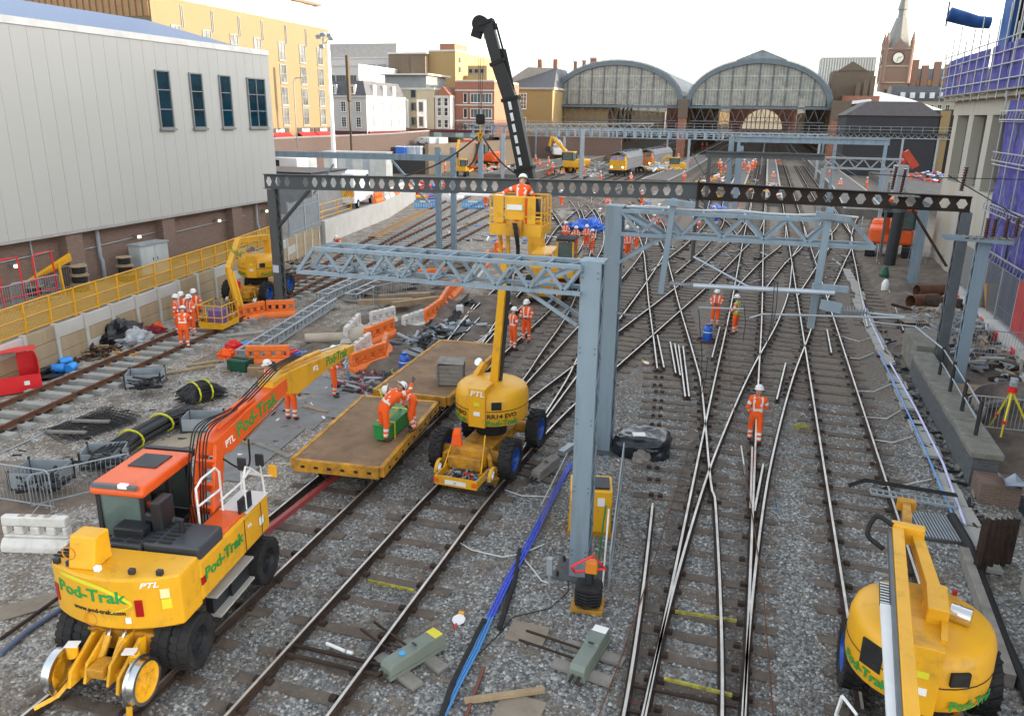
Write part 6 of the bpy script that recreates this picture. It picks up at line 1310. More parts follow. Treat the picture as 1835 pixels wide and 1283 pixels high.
MB().loft(secs).obj('arm_box', YEL, ar, bev=.015); side_text('Pod-Trak', .34, GREEN_T, .72, .04, ar, J2, J3, .17); side_text('PTL', .18, WTXT, .40, .02, ar, J2, J3, .17)
MB().tube([J2.lerp(J3, .02)+u3*.36, J2.lerp(J3, .55)+u3*.30], .06, 10).obj('ram', YEL, ar, smooth=True); MB().tube([J2.lerp(J3, .55)+u3*.30, J2.lerp(J3, .9)+u3*.2], .03, 8).obj('ram_rod', CHR, ar)
for k in range(6):
    s = -.16+.065*k; hose(EX, [J0+Vector((s, -.12, .25)), J0.lerp(J1, .5)+Vector((s*1.3, -.32-.05*(k % 3), .12)), J1+Vector((s, -.42, .12+.05*(k % 2))), J1+Vector((s, -.1, .42)), J1+d*.9+u*.27+Vector((s*.7, 0, .03*(k % 3)))], .013)
for k in range(4): s = -.1+.07*k; hose(EX, [J1+d*.9+u*.25+Vector((s, 0, 0)), J1.lerp(J2, .6)+u*.32+Vector((s, 0, 0)), J2+u*.42+Vector((s, 0, 0)), J2.lerp(J3, .25)+u3*.42+Vector((s, 0, .04))], .016)
hose(EX, [J1-u*.3+Vector((.2, 0, 0)), J1+Vector((.35, .3, -.6)), J1+Vector((.3, .8, -.75)), J1+Vector((.22, 1.0, -.3))], .02)
chn = MB()
for i in range(8): chn.lathe([(.045, -.012), (.055, 0), (.045, .012), (.035, 0), (.045, -.012)], tuple(J3+Vector((0, -.05, -.22-i*.085))), 10, 'X' if i % 2 else 'Y')
chn.obj('lifting_chain', mat('blue chain', (.05, .25, .5), .4, .4), EX)
# ------------------------------------------------------------------ road rail cherry pickers
def picker(label, loc, rz, turret_rz=0, txt=True, dz=0):
    t = thing('road_rail_cherry_picker', label, 'cherry picker', loc, rz)
    MB().bb(-.45, .45, -1.75, 1.75, .62, .95).obj('chassis', YEL2, t, bev=.03); MB().cyl((0, .2, .95), (0, .2, 1.42), .42, n=20).obj('slew_ring', BLK, t)
    for y in (-1.05, 1.15):
        MB().cyl((-.86, y, .78), (.86, y, .78), .17, n=14).obj('axle', YEL2, t)
        for x in (-1, 1): wheel(t, (x*.95+.04, y, .80), .53, .34, mat('blue rim', (.01, .07, .35), .4))
    for y in (-1.52, 1.75):
        for x in (-1, 1): railwheel(t, (x*.72, y, .43), .25, x, YEL2); MB().tube([(x*.5, y-.2*(1 if y > 0 else -1), .95), (x*.62, y, .9), (x*.66, y, .5)], .06, 6).obj('gear_arm', YEL2, t)
        MB().bb(-.66, .66, y-.06, y+.06, .45, .58).obj('cross_tube', YEL2, t)
    MB().bb(-.5, .5, -1.5, -1.1, .6, 1.12).obj('drive_housing', YEL2, t, bev=.08)
    tu = link('turret', None, t, (0, .25, 0)); tu.rotation_euler[2] = turret_rz
    def ring(r, z, k=1.0): return [(r*math.cos(a)*(1.0 if abs(math.cos(a)) > .1 else 1), r*k*math.sin(a), z) for a in [2*math.pi*i/40 for i in range(40)]]
    b = MB(); b.loft([ring(.84, 1.38, 1.02), ring(.94, 1.43, 1.04), ring(.97, 1.55, 1.06), ring(.98, 1.8, 1.07), ring(.97, 2.12, 1.06), ring(.93, 2.26, 1.03), ring(.84, 2.34, .96), ring(.4, 2.40, .5)]); b.obj('cowling', YEL, tu, smooth=True)
    b = MB(); b.loft([ring(.982, 1.85, 1.072), ring(.988, 1.86, 1.077), ring(.982, 1.87, 1.072)], False); b.obj('trim_line', BLK, tu)
    MB().bb(-.24, .22, -1.12, -.4, 1.44, 2.5).obj('boom_pedestal', YEL, tu, bev=.02); o = MB().box((0, 0, 0), (.26, .05, .2)).obj('vent', BLK, tu); o.location = (.47, -.93, 2.02); o.rotation_euler = (0, 0, R(27))
    for x, z, s_, m_ in ((.0, 2.08, .10, LIME), (.0, 1.82, .11, WHT), (.82, 1.95, .16, WHT)):
        if x == 0: MB().box((0, -1.128, z), (s_*1.6, .01, s_)).obj('sticker', m_, tu)
    def wrap(st, size, m, ang, z, sx=1.1, r0=.985):
        o = text(st, size, m, tu, (0, 0, 0), (0, 0, 0), sx=sx)
        for v in o.data.vertices:
            x, y, d = v.co; a_ = R(ang)+x/r0; rr = r0+d+.008; v.co = Vector((rr*math.sin(a_), -rr*1.07*math.cos(a_), z+y))
    if txt:
        wrap('RR14 EVO', .17, BTXT, 38, 1.73, r0=.985); wrap('Pod-Trak', .21, GREEN_T, 38, 1.55); wrap('RR14 EVO', .17, BTXT, -44, 1.73); wrap('Pod-Trak', .19, GREEN_T, -44, 1.56)
        text('PTL', .2, WTXT, tu, (0, -1.13, 2.36), (R(90), 0, 0), shear=.2, sx=1.2)
    else: wrap('Pod-Trak', .2, GREEN_T, -46, 1.62); wrap('Pod-Trak', .2, GREEN_T, 48, 1.58)
    return t, tu
cp, ct = picker('yellow road rail cherry picker with raised mast and tool tray in the centre', (-6.40, 18.75, 0), R(-2))
# mast and basket in world coordinates turned to local
Mc = (Matrix.Translation((-6.40, 18.75, 0)) @ Matrix.Rotation(R(-2), 4, 'Z')).inverted()
a0 = Mc @ OY(885, 700, 19.0); a1 = Mc @ OY(906, 470, 18.9); a2 = Mc @ OY(902, 385, 18.5)
b = MB(); arm(b, a0+Vector((0, 0, -.2)), a1, .22, .30, .18, .24); b.obj('mast', YEL, cp, bev=.01); b = MB(); arm(b, a0+Vector((.18, .02, .3)), a1+Vector((.12, .05, -.2)), .07, .12, .07, .12); b.obj('mast_edge', DGR, cp)
b = MB(); arm(b, Mc @ OY(890, 610, 19.0)+Vector((.12, .1, 0)), Mc @ OY(900, 530, 19.0)+Vector((.12, .1, 0)), .14, .05, .14, .05); b.obj('energy_chain', BLK, cp)
b = MB(); arm(b, Mc @ OY(890, 535, 19.1)+Vector((.24, .1, 0)), Mc @ OY(902, 470, 19.1)+Vector((.24, .1, 0)), .15, .1, .15, .1); b.obj('chain_tray', WHT, cp)
for s in (-.1, .1): b = MB(); arm(b, a1+Vector((s, 0, -.1)), a2+Vector((s, -.05, 0)), .07, .12, .07, .12); b.obj('levelling_link', YEL, cp)
b = MB(); arm(b, Mc @ OY(868, 650, 19.6), Mc @ OY(845, 690, 19.2), .16, .16, .16, .16); b.obj('lower_boom', YEL, cp); MB().cyl(Mc @ OY(857, 648, 19.7), Mc @ OY(865, 655, 19.9), .12, n=12).obj('exhaust', CHR, cp)
MB().bb(-.46, .62, -2.45, -1.65, .52, .57).bb(-.48, -.45, -2.45, -1.65, .52, .72).bb(.61, .64, -2.45, -1.65, .52, .72).bb(-.48, .64, -2.48, -2.45, .50, .74).obj('tool_tray', YEL, cp)
for x in (-.5, .5): MB().tube([(x+.06, -2.0, .72), (x*.9, -1.55, 1.1), (x*.8, -1.3, 1.45)], .02, 6).obj('tray_stay', YEL, cp); MB().lathe([(.24, -.04), (.28, -.04), (.28, .04), (.24, .04), (.24, -.04)], (x*1.45+.06, -1.75, .55), 14, 'X', 0, math.pi).obj('mud_guard', YEL, cp)
MB().bb(-.2, .36, -2.49, -2.481, .55, .66).obj('number_plate', WHT, cp)
for x in (-.5, .5): MB().bb(x+.01, x+.13, -2.495, -2.481, .56, .68).obj('tail_lamp', mat('orange lamp lens', (.8, .12, .01), .3), cp)
jm = MB(); jm.loft([[(-.42, -1.62, 1.18), (-.12, -1.62, 1.18), (-.12, -1.48, 1.16), (-.42, -1.48, 1.16)], [(-.38, -1.6, 1.5), (-.16, -1.6, 1.5), (-.16, -1.5, 1.5), (-.38, -1.5, 1.5)], [(-.36, -1.5, 1.62), (-.2, -1.5, 1.62), (-.2, -1.44, 1.62), (-.36, -1.44, 1.62)]]); o = jm.obj('hi_vis_jacket', HIV, None, bev=.04); o.matrix_world = Mc.inverted(); tag(o, 'orange hi vis jacket hung on the front of the middle cherry picker', 'jacket')
def heap(name, label, cat, c, rx, ry, h, n, mats, seed=1, smin=.05, smax=.2):
    r_ = random.Random(seed); b = MB()
    for i in range(n):
        b.mi = r_.randrange(len(mats)); a, q = r_.uniform(0, 6.28), r_.random()**.5; x, y = c[0]+rx*q*math.cos(a), c[1]+ry*q*math.sin(a); z = c[2]+h*(1-q)*r_.random()
        s = r_.uniform(smin, smax)
        if r_.random() < .5: b.box((x, y, z), (s, s*.4, s*.25), rz=r_.uniform(0, 6), rx=r_.uniform(-.5, .5), ry=r_.uniform(-.5, .5))
        else: e = r_.uniform(0, 6); b.cyl((x, y, z), (x+s*1.6*math.cos(e), y+s*1.6*math.sin(e), z+r_.uniform(0, s*.4)), s*.13, n=6)
    return tag(b.obj(name, mats), label, cat, kind='stuff')
tp = Mc.inverted() @ Vector((.08, -2.05, .6)); heap('hand_tools', 'jumble of hand tools in the yellow tray', 'tools', tp, .46, .32, .22, 110, [DGR, GALV, BLK, MGR, YEL, RED, LBL, DGR, GALV], 4, .05, .17)
# basket
def basket(parent, w, dpt, h, c, rz=0, name='basket'):
    k = link(name, None, parent, c, rz); b = MB()
    for z in (h, h*.5):
        b.tube([(-w/2, -dpt/2, z), (w/2, -dpt/2, z), (w/2, dpt/2, z), (-w/2, dpt/2, z), (-w/2, -dpt/2, z)], .025, 6)
    for x in (-w/2, -w/6, w/6, w/2):
        for y in (-dpt/2, dpt/2): b.tube([(x, y, .1), (x, y, h)], .022, 6)
    for y in (-dpt/6, dpt/6):
        for x in (-w/2, w/2): b.tube([(x, y, .1), (x, y, h)], .022, 6)
    b.obj('rail', YEL, k, smooth=True)
    MB().bb(-w/2, w/2, -dpt/2-.01, -dpt/2+.02, 0, .28).bb(-w/2, w/2, dpt/2-.02, dpt/2+.01, 0, .25).bb(-w/2-.01, -w/2+.02, -dpt/2, dpt/2, .02, .24).bb(w/2-.02, w/2+.01, -dpt/2, dpt/2, .02, .24).bb(-w/2+.02, w/2-.02, -dpt/2+.02, dpt/2-.02, .0, .04).obj('toe_board', YEL, k); return k
bc = Mc @ Vector((-5.55, 18.6, 6.42)); k = basket(cp, 1.28, .85, .92, bc, R(2))
MB().bb(-.26, .22, -.47, -.44, .38, .92).obj('control_panel', YEL, k, bev=.02); MB().bb(-.55, -.3, -.46, -.44, .3, .92).obj('side_panel', YEL, k); MB().bb(.30, .50, -.46, -.44, .3, .92).obj('side_panel', YEL, k); MB().bb(-.2, .18, -.5, -.471, .62, .74).obj('label_plate', WHT, k)
MB().bb(-.18, .2, -.62, -.48, .0, .36).obj('mounting_box', YEL2, k, bev=.02)
for i in range(4): hose(k, [(-.02+.03*i, -.6, .35), (.06+.03*i, -.7, .1), (.1+.02*i, -.62, -.4), (.0, -.6, -.9)], .014)
w_ = person('worker leaning out of the raised yellow basket, seen from behind', (-5.58, 18.72, 6.30), R(8), 'reach', GP, s=.86)
tag(MB().box((0, 0, 0), (1.15, .25, .04), rz=.05).obj('plank', WHT, None, (-6.55, 18.5, 7.32)), 'pale board held out beside the raised basket', 'board')
# right cherry picker, seen from above
rp, rt2 = picker('yellow road rail cherry picker with folded twin booms at bottom right', (3.1, 11.0, 0), R(0), R(-8), txt=False); rt2.location = (-.22, .25, 0)
A, B_ = Vector((-.42, 1.55, 2.78)), Vector((-.26, -4.0, 2.9)); b = MB(); arm(b, A, B_, .17, .22, .17, .22); b.obj('main_boom', YEL, rt2, bev=.01); b = MB(); arm(b, A+Vector((-.115, -.05, -.02)), B_+Vector((-.115, 0, 0)), .05, .16, .05, .16); b.obj('boom_edge', MGR, rt2)
C_, D_ = Vector((-.12, 1.55, 2.7)), Vector((.08, .15, 2.62)); b = MB(); arm(b, C_, D_, .17, .2, .19, .24); b.obj('upper_boom', YEL, rt2, bev=.01); MB().bb(-.52, -.02, 1.5, 1.68, 2.6, 2.92).obj('knuckle', YEL, rt2, bev=.02)
b = MB(); arm(b, (-.27, 1.66, 2.76), (-.27, 2.75, 2.72), .14, .18, .12, .14); b.obj('jib', YEL2, rt2); MB().box((-.27, 2.8, 2.72), (.3, .18, .18)).obj('jib_head', YEL2, rt2)
MB().bb(-.02, .26, -.5, .2, 2.3, 2.75).obj('pivot_bracket', YEL, rt2, bev=.02); MB().bar((.24, .1, 2.55), (.2, -.9, 2.45), .08, .2).obj('link', YEL, rt2)
b = MB(); arm(b, (-.58, -.15, 2.74), (-.565, -.75, 2.76), .13, .05, .13, .05); b.obj('energy_chain', DGR, rt2); b = MB()
for i in range(8): b.box((-.58+.002*i, -.2-.075*i, 2.785), (.12, .018, .01))
b.obj('chain_link', WHT, rt2, kind='stuff'); b = MB(); arm(b, (-.56, -.76, 2.76), (-.42, -4, 2.88), .13, .06, .13, .06); b.obj('chain_cover', WHT, rt2)
MB().cyl((.32, -.05, 2.5), (.58, -.12, 2.5), .13, n=20).cyl((.4, -.07, 2.5), (.43, -.08, 2.5), .137, n=20).obj('exhaust_canister', CHR, rt2, smooth=True); hose(rt2, [(-.5, 1.5, 2.9), (-.75, 1.6, 2.95), (-.85, 1.4, 2.7), (-.6, 1.2, 2.6)], .04)
o = MB().box((0, 0, 0), (.34, .03, .4)).obj('control_window', BLK, rt2); o.location = (-.62, -.80, 1.95); o.rotation_euler = (0, 0, R(-38))
for y in (.75, .45): MB().box((-.55, y, 2.40), (.26, .045, .02)).obj('hinge', GALV, rt2)
MB().box((.42, .62, 2.44), (.06, .06, .08)).obj('red_lamp', REDL, rt2); MB().tube([(-1.25, -.55, 1.25), (-1.3, -.6, .95), (-1.1, -.9, .95), (-1.1, -.95, 1.3), (-1.25, -.55, 1.25)], .03, 4).obj('step_frame', WRAIL, rp); MB().tube([(1.05, -1.4, 1.2), (1.05, -1.5, .8)], .03, 4).obj('step_frame', WRAIL, rp)
# left cherry picker on the relaid line
lp, lt = picker('yellow road rail cherry picker with folded arms on the relaid line by the wall', (-23.15, 32.6, .14), R(7), R(10), txt=False)
b = MB(); arm(b, (.2, .9, 3.1), (-.35, -1.6, 3.3), .26, .26, .24, .24); b.obj('main_boom', YEL, lt, bev=.01); b = MB(); arm(b, (-.35, -1.6, 3.3), (-.1, -3.9, 2.35), .24, .26, .22, .24); b.obj('fly_boom', YEL, lt, bev=.01); b = MB(); arm(b, (-.1, -3.9, 2.4), (.35, -4.3, .8), .2, .22, .18, .2); b.obj('jib', YEL, lt); b = MB(); arm(b, (.1, -3.9, 2.3), (.55, -4.3, .8), .08, .1, .08, .1); b.obj('link', YEL, lt)
b = MB(); arm(b, (.25, 1.0, 1.6), (.2, .9, 3.2), .3, .3, .26, .3); b.obj('tower', YEL, lt); MB().cyl((-.1, -1.0, 2.75), (.15, -1.2, 2.85), .13, n=14).obj('exhaust_canister', CHR, lt); text('Pod-Trak', .3, GREEN_T, lt, (-.02, -2.9, 2.95), (R(90), R(22), R(86))); text('Pod-Trak', .2, GREEN_T, lt, (.99, -.2, 1.55), (R(90), 0, R(85)))
k = basket(lp, 1.1, 1.3, 1.0, (.75, -5.0, .2), R(0)); MB().bb(-.3, .3, -.3, .3, .06, .7).obj('folded_netting', mat('purple sling', (.16, .10, .32), .8), k)
MB().bb(-.35, -.05, -1.6, -1.52, 1.1, 1.4).obj('red_cover', RED, lp)
# ------------------------------------------------------------------ yellow crane excavator with the long black jib
yc = thing('rail_crane', 'yellow road rail crane with cab behind the middle basket and long black jib', 'crane', (-10.15, 40.5, 0), R(5))
MB().bb(-.9, .9, -2.6, 2.2, .55, .95).obj('chassis', YEL2, yc); MB().bb(-.75, .5, -3.0, -2.3, .45, 1.25).obj('axle_box', YEL2, yc, bev=.08)
for s in (-1, 1): railwheel(yc, (s*.72, -2.7, .55), .37, s, YEL2); railwheel(yc, (s*.72, 2.4, .55), .37, s, YEL2); MB().tube([(s*.6, -3.1, 1.1), (s*.75, -3.05, .8), (s*.75, -3.0, .4)], .12, 8).obj('gear_arm', YEL2, yc)
for y in (-1.5, 1.4):
    for x in (-1.05, 1.05): wheel(yc, (x, y, .75), .5, .35, YEL2, lug=False)
MB().bb(-1.2, 1.2, -1.3, 1.9, 1.05, 1.7).obj('body', YEL, yc, bev=.1); MB().bb(-1.15, -.1, -.9, 1.8, 1.72, 2.3).obj('engine_cover', YEL, yc, bev=.06)
c2 = link('cab', None, yc, (.78, -.95, 0))
for x in (-.42, .42):
    for y in (-.7, .7): MB().bar((x, y, 1.7), (x*.95, y*.9, 3.1), .09).obj('cab_pillar', YEL, c2)
MB().bb(-.5, .5, -.75, .75, 1.2, 1.75).obj('cab_base', YEL, c2, bev=.04); MB().bb(-.48, .48, -.72, .72, 3.1, 3.22).obj('cab_roof', DGR, c2); b = MB()
for i in range(9): b.bb(-.46+.11*i, -.43+.11*i, -.8, .72, 3.225, 3.26)
b.obj('roof_guard', BLK, c2, kind='stuff'); MB().bb(-.4, .4, -.66, -.64, 1.76, 3.05).obj('front_window', CABG, c2); MB().bb(.40, .42, -.6, .6, 1.76, 3.05).obj('side_window', CABG, c2); MB().bb(-.22, .22, -.2, .3, 1.75, 2.55).obj('seat', HIV, c2, bev=.1)
b = MB(); b.tube([(-.35, -1.2, .8), (-.35, -1.25, 2.3), (-.1, -1.25, 2.45), (.1, -1.25, 2.3), (.1, -1.2, .8)], .025, 6); b.obj('handrail', WRAIL, yc)
Mq = (Matrix.Translation((-10.15, 40.5, 0)) @ Matrix.Rotation(R(5), 4, 'Z')).inverted(); q0 = Mq @ OY(966, 420, 42.5); q1 = Mq @ OY(957, 345, 42.5)
b = MB(); arm(b, Mq @ OY(968, 500, 42), Mq @ OY(957, 395, 42), .9, .9, .8, .8); b.obj('jib_foot', YEL, yc, bev=.03)
je = link('jib', None, yc); YJ = 42.5; segs = [((962, 410), (940, 300), .92), ((943, 312), (915, 175), .80), ((917, 185), (892, 110), .70), ((894, 118), (872, 38), .60)]
for (pa, pb2, wd) in segs:
    a, c = Mq @ OY(*pa, YJ), Mq @ OY(*pb2, YJ); b = MB(); arm(b, a, c, wd, wd*.9, wd, wd*.9, up=(0, 1, 0)); b.obj('jib_section', mat('gloss black jib', (.006, .006, .007), .5), je, bev=.02)
    b = MB(); arm(b, c-(c-a).normalized()*.18, c, wd+.14, wd+.06, wd+.14, wd+.06, up=(0, 1, 0)); b.obj('collar', BLK, je)
tpj = Mq @ OY(868, 40, YJ); b = MB(); b.cyl(tpj+Vector((-.2, -.3, -.1)), tpj+Vector((-.2, .3, -.1)), .42, n=16); b.box(tpj+Vector((-.35, 0, -.4)), (.5, .5, .8), ry=.3); b.obj('jib_head', BLK, je)
a, c = Mq @ OY(890, 48, YJ), Mq @ OY(918, 162, YJ); b = MB(); b.tube([a, Mq @ OY(902, 92, YJ)], .06, 6); b.tube([Mq @ OY(902, 90, YJ), c], .15, 8); b.bar(Mq @ OY(872, 48, YJ), a, .3); b.bar(Mq @ OY(885, 95, YJ), Mq @ OY(903, 92, YJ), .25); b.obj('luffing_ram', BLK, je)
for t in range(6):
    q = (Mq @ OY(914+t*3.6, 190+t*20, YJ-.45)); MB().box(q, (.16, .02, .42), ry=-.25).obj('white_marking', WHT, je)
for i, px in enumerate((858, 862, 868)): MB().tube([Mq @ OY(px, 60, YJ), Mq @ OY(860+(i-1)*2, 210, YJ)], .015, 4).obj('hoist_rope', DGR, je)
hk = Mq @ OY(861, 214, YJ); MB().box(hk, (.5, .3, .55)).obj('hook_block', BLK, je, bev=.1); MB().tube([hk-Vector((0, 0, .3)), hk-Vector((0, 0, 1.0))], .05, 6).tube([hk-Vector((.15, 0, .7)), hk-Vector((0, 0, 1.25)), hk-Vector((-.15, 0, .7))], .08, 6).obj('hook', YEL, je)
sl_ = thing('lifting_chains', 'two long dark sling chains spreading from the jib hook', 'chains'); h0 = OY(862, 240, YJ)
for p in ((700, 322), (838, 300), (945, 322)):
    q = OY(*p, YJ); m_ = h0.lerp(q, .5)-Vector((0, 0, .45)); hose(sl_, [h0, h0.lerp(q, .25)-Vector((0, 0, .35)), m_, h0.lerp(q, .8)-Vector((0, 0, .25)), q], .05, mat('dark chain', (.06, .045, .04), .6), 'chain')
# ------------------------------------------------------------------ machines and trains further off
def digger(name, label, px, py, rz, m, s=1.0, arm_pts=None, tracks=True, z=0, cat='excavator', extra=None):
    t = thing(name, label, cat, tuple(G(px, py, z)), R(rz)); t.scale = (s,)*3
    if tracks:
        for x in (-.95, .95):
            b = MB(); b.prism([(-1.5, .2), (-1.3, 0), (1.3, 0), (1.5, .2), (1.5, .55), (1.3, .75), (-1.3, .75), (-1.5, .55)], x-.25, x+.25, 'X'); b.obj('track', BLK, t)
            b = MB()
            for i in range(12): b.bb(x-.27, x+.27, -1.4+i*.24, -1.3+i*.24, .75, .78)
            b.obj('track_pad', OLDS, t, kind='stuff')
    else:
        for x in (-.9, .9):
            for y in (-1.2, 1.2): wheel(t, (x, y, .5), .5, .35, m)
    MB().bb(-1.15, 1.15, -1.5, 1.2, .85, 1.75).obj('body', m, t, bev=.15); MB().bb(-1.1, 1.1, -1.65, -.6, 1.0, 2.0).obj('counterweight', m, t, bev=.2)
    MB().bb(-1.1, -.15, -.3, 1.3, 1.75, 2.75).obj('cab_glass', CABG, t, bev=.05); MB().bb(-1.15, -.1, -.35, 1.35, 2.76, 2.9).obj('cab_roof', m, t, bev=.05)
    for x in (-1.12, -.13):
        for y in (-.32, 1.32): MB().bb(x-.05, x+.05, y-.05, y+.05, 1.75, 2.76).obj('cab_pillar', DGR, t)
    P = arm_pts or [(.3, 1.0, 1.5), (.3, 2.6, 3.8), (.3, 4.4, 4.2), (.3, 5.6, 2.0)]
    for i, (a, c) in enumerate(zip(P, P[1:])): b = MB(); arm(b, a, c, .34, .45-.06*i, .30, .36-.06*i); b.obj(('boom', 'upper_boom', 'dipper_arm', 'bucket_link')[i], m, t, bev=.02)
    for i, (a, c) in enumerate(zip(P, P[1:])): a, c = Vector(a), Vector(c); MB().tube([a.lerp(c, .15)+Vector((.0, -.25, .2)), a.lerp(c, .8)+Vector((0, -.2, .3))], .07, 6).obj('ram', CHR, t)
    q = Vector(P[-1]); b = MB(); b.prism([(q.y-.3, q.z), (q.y+.3, q.z), (q.y+.5, q.z-.5), (q.y+.1, q.z-.8), (q.y-.4, q.z-.6)], .0, .6, 'X'); b.obj('bucket', DGR, t)
    return t
digger('tracked_excavator', 'bright orange tracked excavator behind the black column on the right', 1590, 460, 172, ORG, 1.22, [(.3, 1.0, 1.5), (.3, 2.2, 3.6), (.3, 3.4, 3.4)])
t = [o for o in COL.objects if o.name.startswith('tracked_excavator')][0]; MB().box((-.62, -.36, 2.25), (.5, .03, .5)).obj('green_cushion', mat('pale green cushion', (.25, .5, .38), .7), t)
digger('orange_excavator', 'distant orange excavator with dark cab left of the black jib', 872, 302, 80, ORG, 1.5, [(.3, 1.0, 1.5), (.3, 2.2, 3.1), (.3, 3.8, 2.9), (.3, 4.6, .8)])
digger('yellow_excavator', 'distant yellow excavator arm folded upright left of the orange one', 826, 316, 190, YEL, .9, [(.3, .8, 1.5), (.3, 1.6, 4.6), (.3, .2, 6.0), (.3, 2.0, 4.0)])
t = digger('yellow_lettered_excavator', 'yellow lettered road rail excavator raising its arm beside the rubble', 1030, 312, 70, YEL, 1.25, [(.3, .9, 1.5), (.3, 2.2, 3.2), (.3, 4.0, 4.6), (.3, 4.4, 3.4)], tracks=False); text('LUNDY', .5, BTXT, t, (1.17, -.3, 1.4), (R(90), 0, R(90)))
digger('yellow_digger', 'small yellow road rail digger right of the orange locomotive', 1212, 312, 100, YEL, .95, [(.3, .9, 1.5), (.3, 1.6, 3.2), (.3, 2.6, 2.4), (.3, 2.9, 1.2)], tracks=False)
digger('yellow_machine', 'tiny yellow machine above the yellow locomotive', 1098, 272, 120, YEL, 1.1, [(.3, .9, 1.5), (.3, 1.6, 2.4), (.3, 2.6, 1.8), (.3, 2.9, 1.0)])
digger('red_crane', 'red lorry crane with yellow cab behind the rusted beam on the right', 1665, 312, 60, YEL, 1.4, [(.3, .9, 1.5), (.3, -1.6, 2.4), (.3, -3.2, 3.4)])
t = thing('red_loader_arm', 'red folded loader arm standing by the grey box on the right', 'crane arm'); b = MB(); p0, p1, p2 = OY(1640, 300, 70), OY(1622, 272, 70), OY(1612, 330, 70); arm(b, p0, p1, .6, .6, .5, .5); arm(b, p1, p2, .4, .4, .3, .3); b.obj('arm', mat('faded red paint', (.5, .06, .03), .5), t); MB().box(OY(1612, 320, 69), (1.0, 1.0, 2.0)).obj('grey_box', GALV, t)
# locomotives
def loco(label, px, py, rz, m, win, roofm):
    q = G(px, py); t = thing('locomotive', label, 'locomotive', tuple(q), R(rz))
    prof = [(-1.32, 1.1), (1.32, 1.1), (1.34, 2.9), (1.0, 3.55), (.45, 3.85), (-.45, 3.85), (-1.0, 3.55), (-1.34, 2.9)]
    b = MB(); b.prism([(x, z) for x, z in prof], 1.2, 16, 'Y'); b.obj('body', roofm, t, bev=.05)
    nose = MB(); nose.loft([[(x*.97, 0, z) for x, z in ((-1.3, 1.1), (1.3, 1.1), (1.3, 2.45), (1.2, 2.5), (-1.2, 2.5), (-1.3, 2.45))], [(x, 1.2, z) for x, z in ((-1.3, 1.1), (1.3, 1.1), (1.3, 2.45), (1.2, 2.5), (-1.2, 2.5), (-1.3, 2.45))]]); nose.obj('nose', m, t)
    MB().loft([[(-1.22, .12, 2.5), (1.22, .12, 2.5), (1.05, .45, 3.35), (-1.05, .45, 3.35)], [(-1.3, 1.2, 2.5), (1.3, 1.2, 2.5), (1.05, 1.2, 3.4), (-1.05, 1.2, 3.4)]]).obj('cab', m, t)
    for x in (-.58, .58): MB().box((x, .20, 2.9), (.88, .04, .58), rx=-.37).obj('windscreen', win, t)
    MB().prism([(-1.25, 3.3), (0, 3.9), (1.25, 3.3), (1.0, 3.3), (0, 3.65), (-1.0, 3.3)], .1, 1.3, 'Y').obj('roof_peak', DGR, t)
    for x in (-.9, .9): MB().cyl((x, -.03, 1.55), (x, .05, 1.55), .13, n=12).obj('headlight', mat('lit headlamp', (1, .9, .6), .3, emit=(1, .8, .5), es=2), t)
    MB().bb(-1.3, 1.3, -.1, .3, .55, 1.08).obj('buffer_beam', BLK, t)
    for x in (-.87, .87): MB().cyl((x, -.5, .95), (x, -.1, .95), .2, n=12).obj('buffer', DGR, t)
    for y in (2.5, 5, 11, 13.5):
        for x in (-.78, .78): MB().cyl((x-.07, y, .5), (x+.07, y, .5), .5, n=16).obj('wheel', BLK, t)
    for y in (3.5, 6.5, 9.5, 12.5): MB().bb(-.7, .7, y-.9, y+.9, 3.86, 3.95).obj('roof_grille', DGR, t)
    return t
GREYR = mat('grey loco roof', (.20, .21, .22), .5)
loco('yellow fronted locomotive with grey roof, left of the two', 1105, 318, -3, YEL, mat('lilac windscreen', (.20, .20, .42), .1), GREYR); loco('orange fronted locomotive standing behind and right of the yellow one', 1154, 309, -6, mat('dull orange loco paint', (.62, .19, .03), .4), mat('grey windscreen', (.10, .13, .15), .1), GREYR)
# flat wagons
def flat(label, L, W, loc, rz):
    t = thing('flat_trolley', label, 'wagon', loc, rz)
    b = MB(); b.bb(-W/2+.06, W/2-.06, .06, L-.06, .86, .92); b.obj('deck', mat('rusty brown deck', (.24, .15, .085), .8, .05, .22, 1.2, (.13, .08, .05), .42, 1.6, bmp=.2), t)
    for x in (-1, 1): MB().bb(x*W/2-.06, x*W/2+.06, 0, L, .66, .94).obj('side_sill', YEL2, t, bev=.01)
    for y in (0, L): MB().bb(-W/2+.06, W/2-.06, y-.06, y+.06, .62, .935).obj('end_sill', YEL2, t, bev=.01)
    b = MB()
    for x in np.linspace(-W/2+.3, W/2-.3, 6): b.bb(x-.05, x+.05, -.075, -.061, .74, .80)
    for y in np.linspace(.4, L-.4, 9): b.bb(W/2+.061, W/2+.072, y-.05, y+.05, .74, .80)
    b.obj('lashing_slot', BLK, t, kind='stuff')
    for y in (.75, L-.75):
        MB().cyl((-.75, y, .47), (.75, y, .47), .05, n=8).obj('axle', RUST, t)
        for x in (-1, 1): railwheel(t, (x*.72, y, .44), .26, x, RUST, 'rail_wheel')
        MB().bb(-.9, .9, y-.12, y+.12, .5, .66).obj('bogie_beam', YEL2, t)
    return t
flat('nearer flat yellow edged rail trolley carrying the green box', 4.75, 2.35, (-9.35, 15.75, 0), R(6)); flat('farther flat yellow edged rail trolley carrying the wooden crate', 6.0, 2.45, (-9.72, 21.0, 0), R(2))
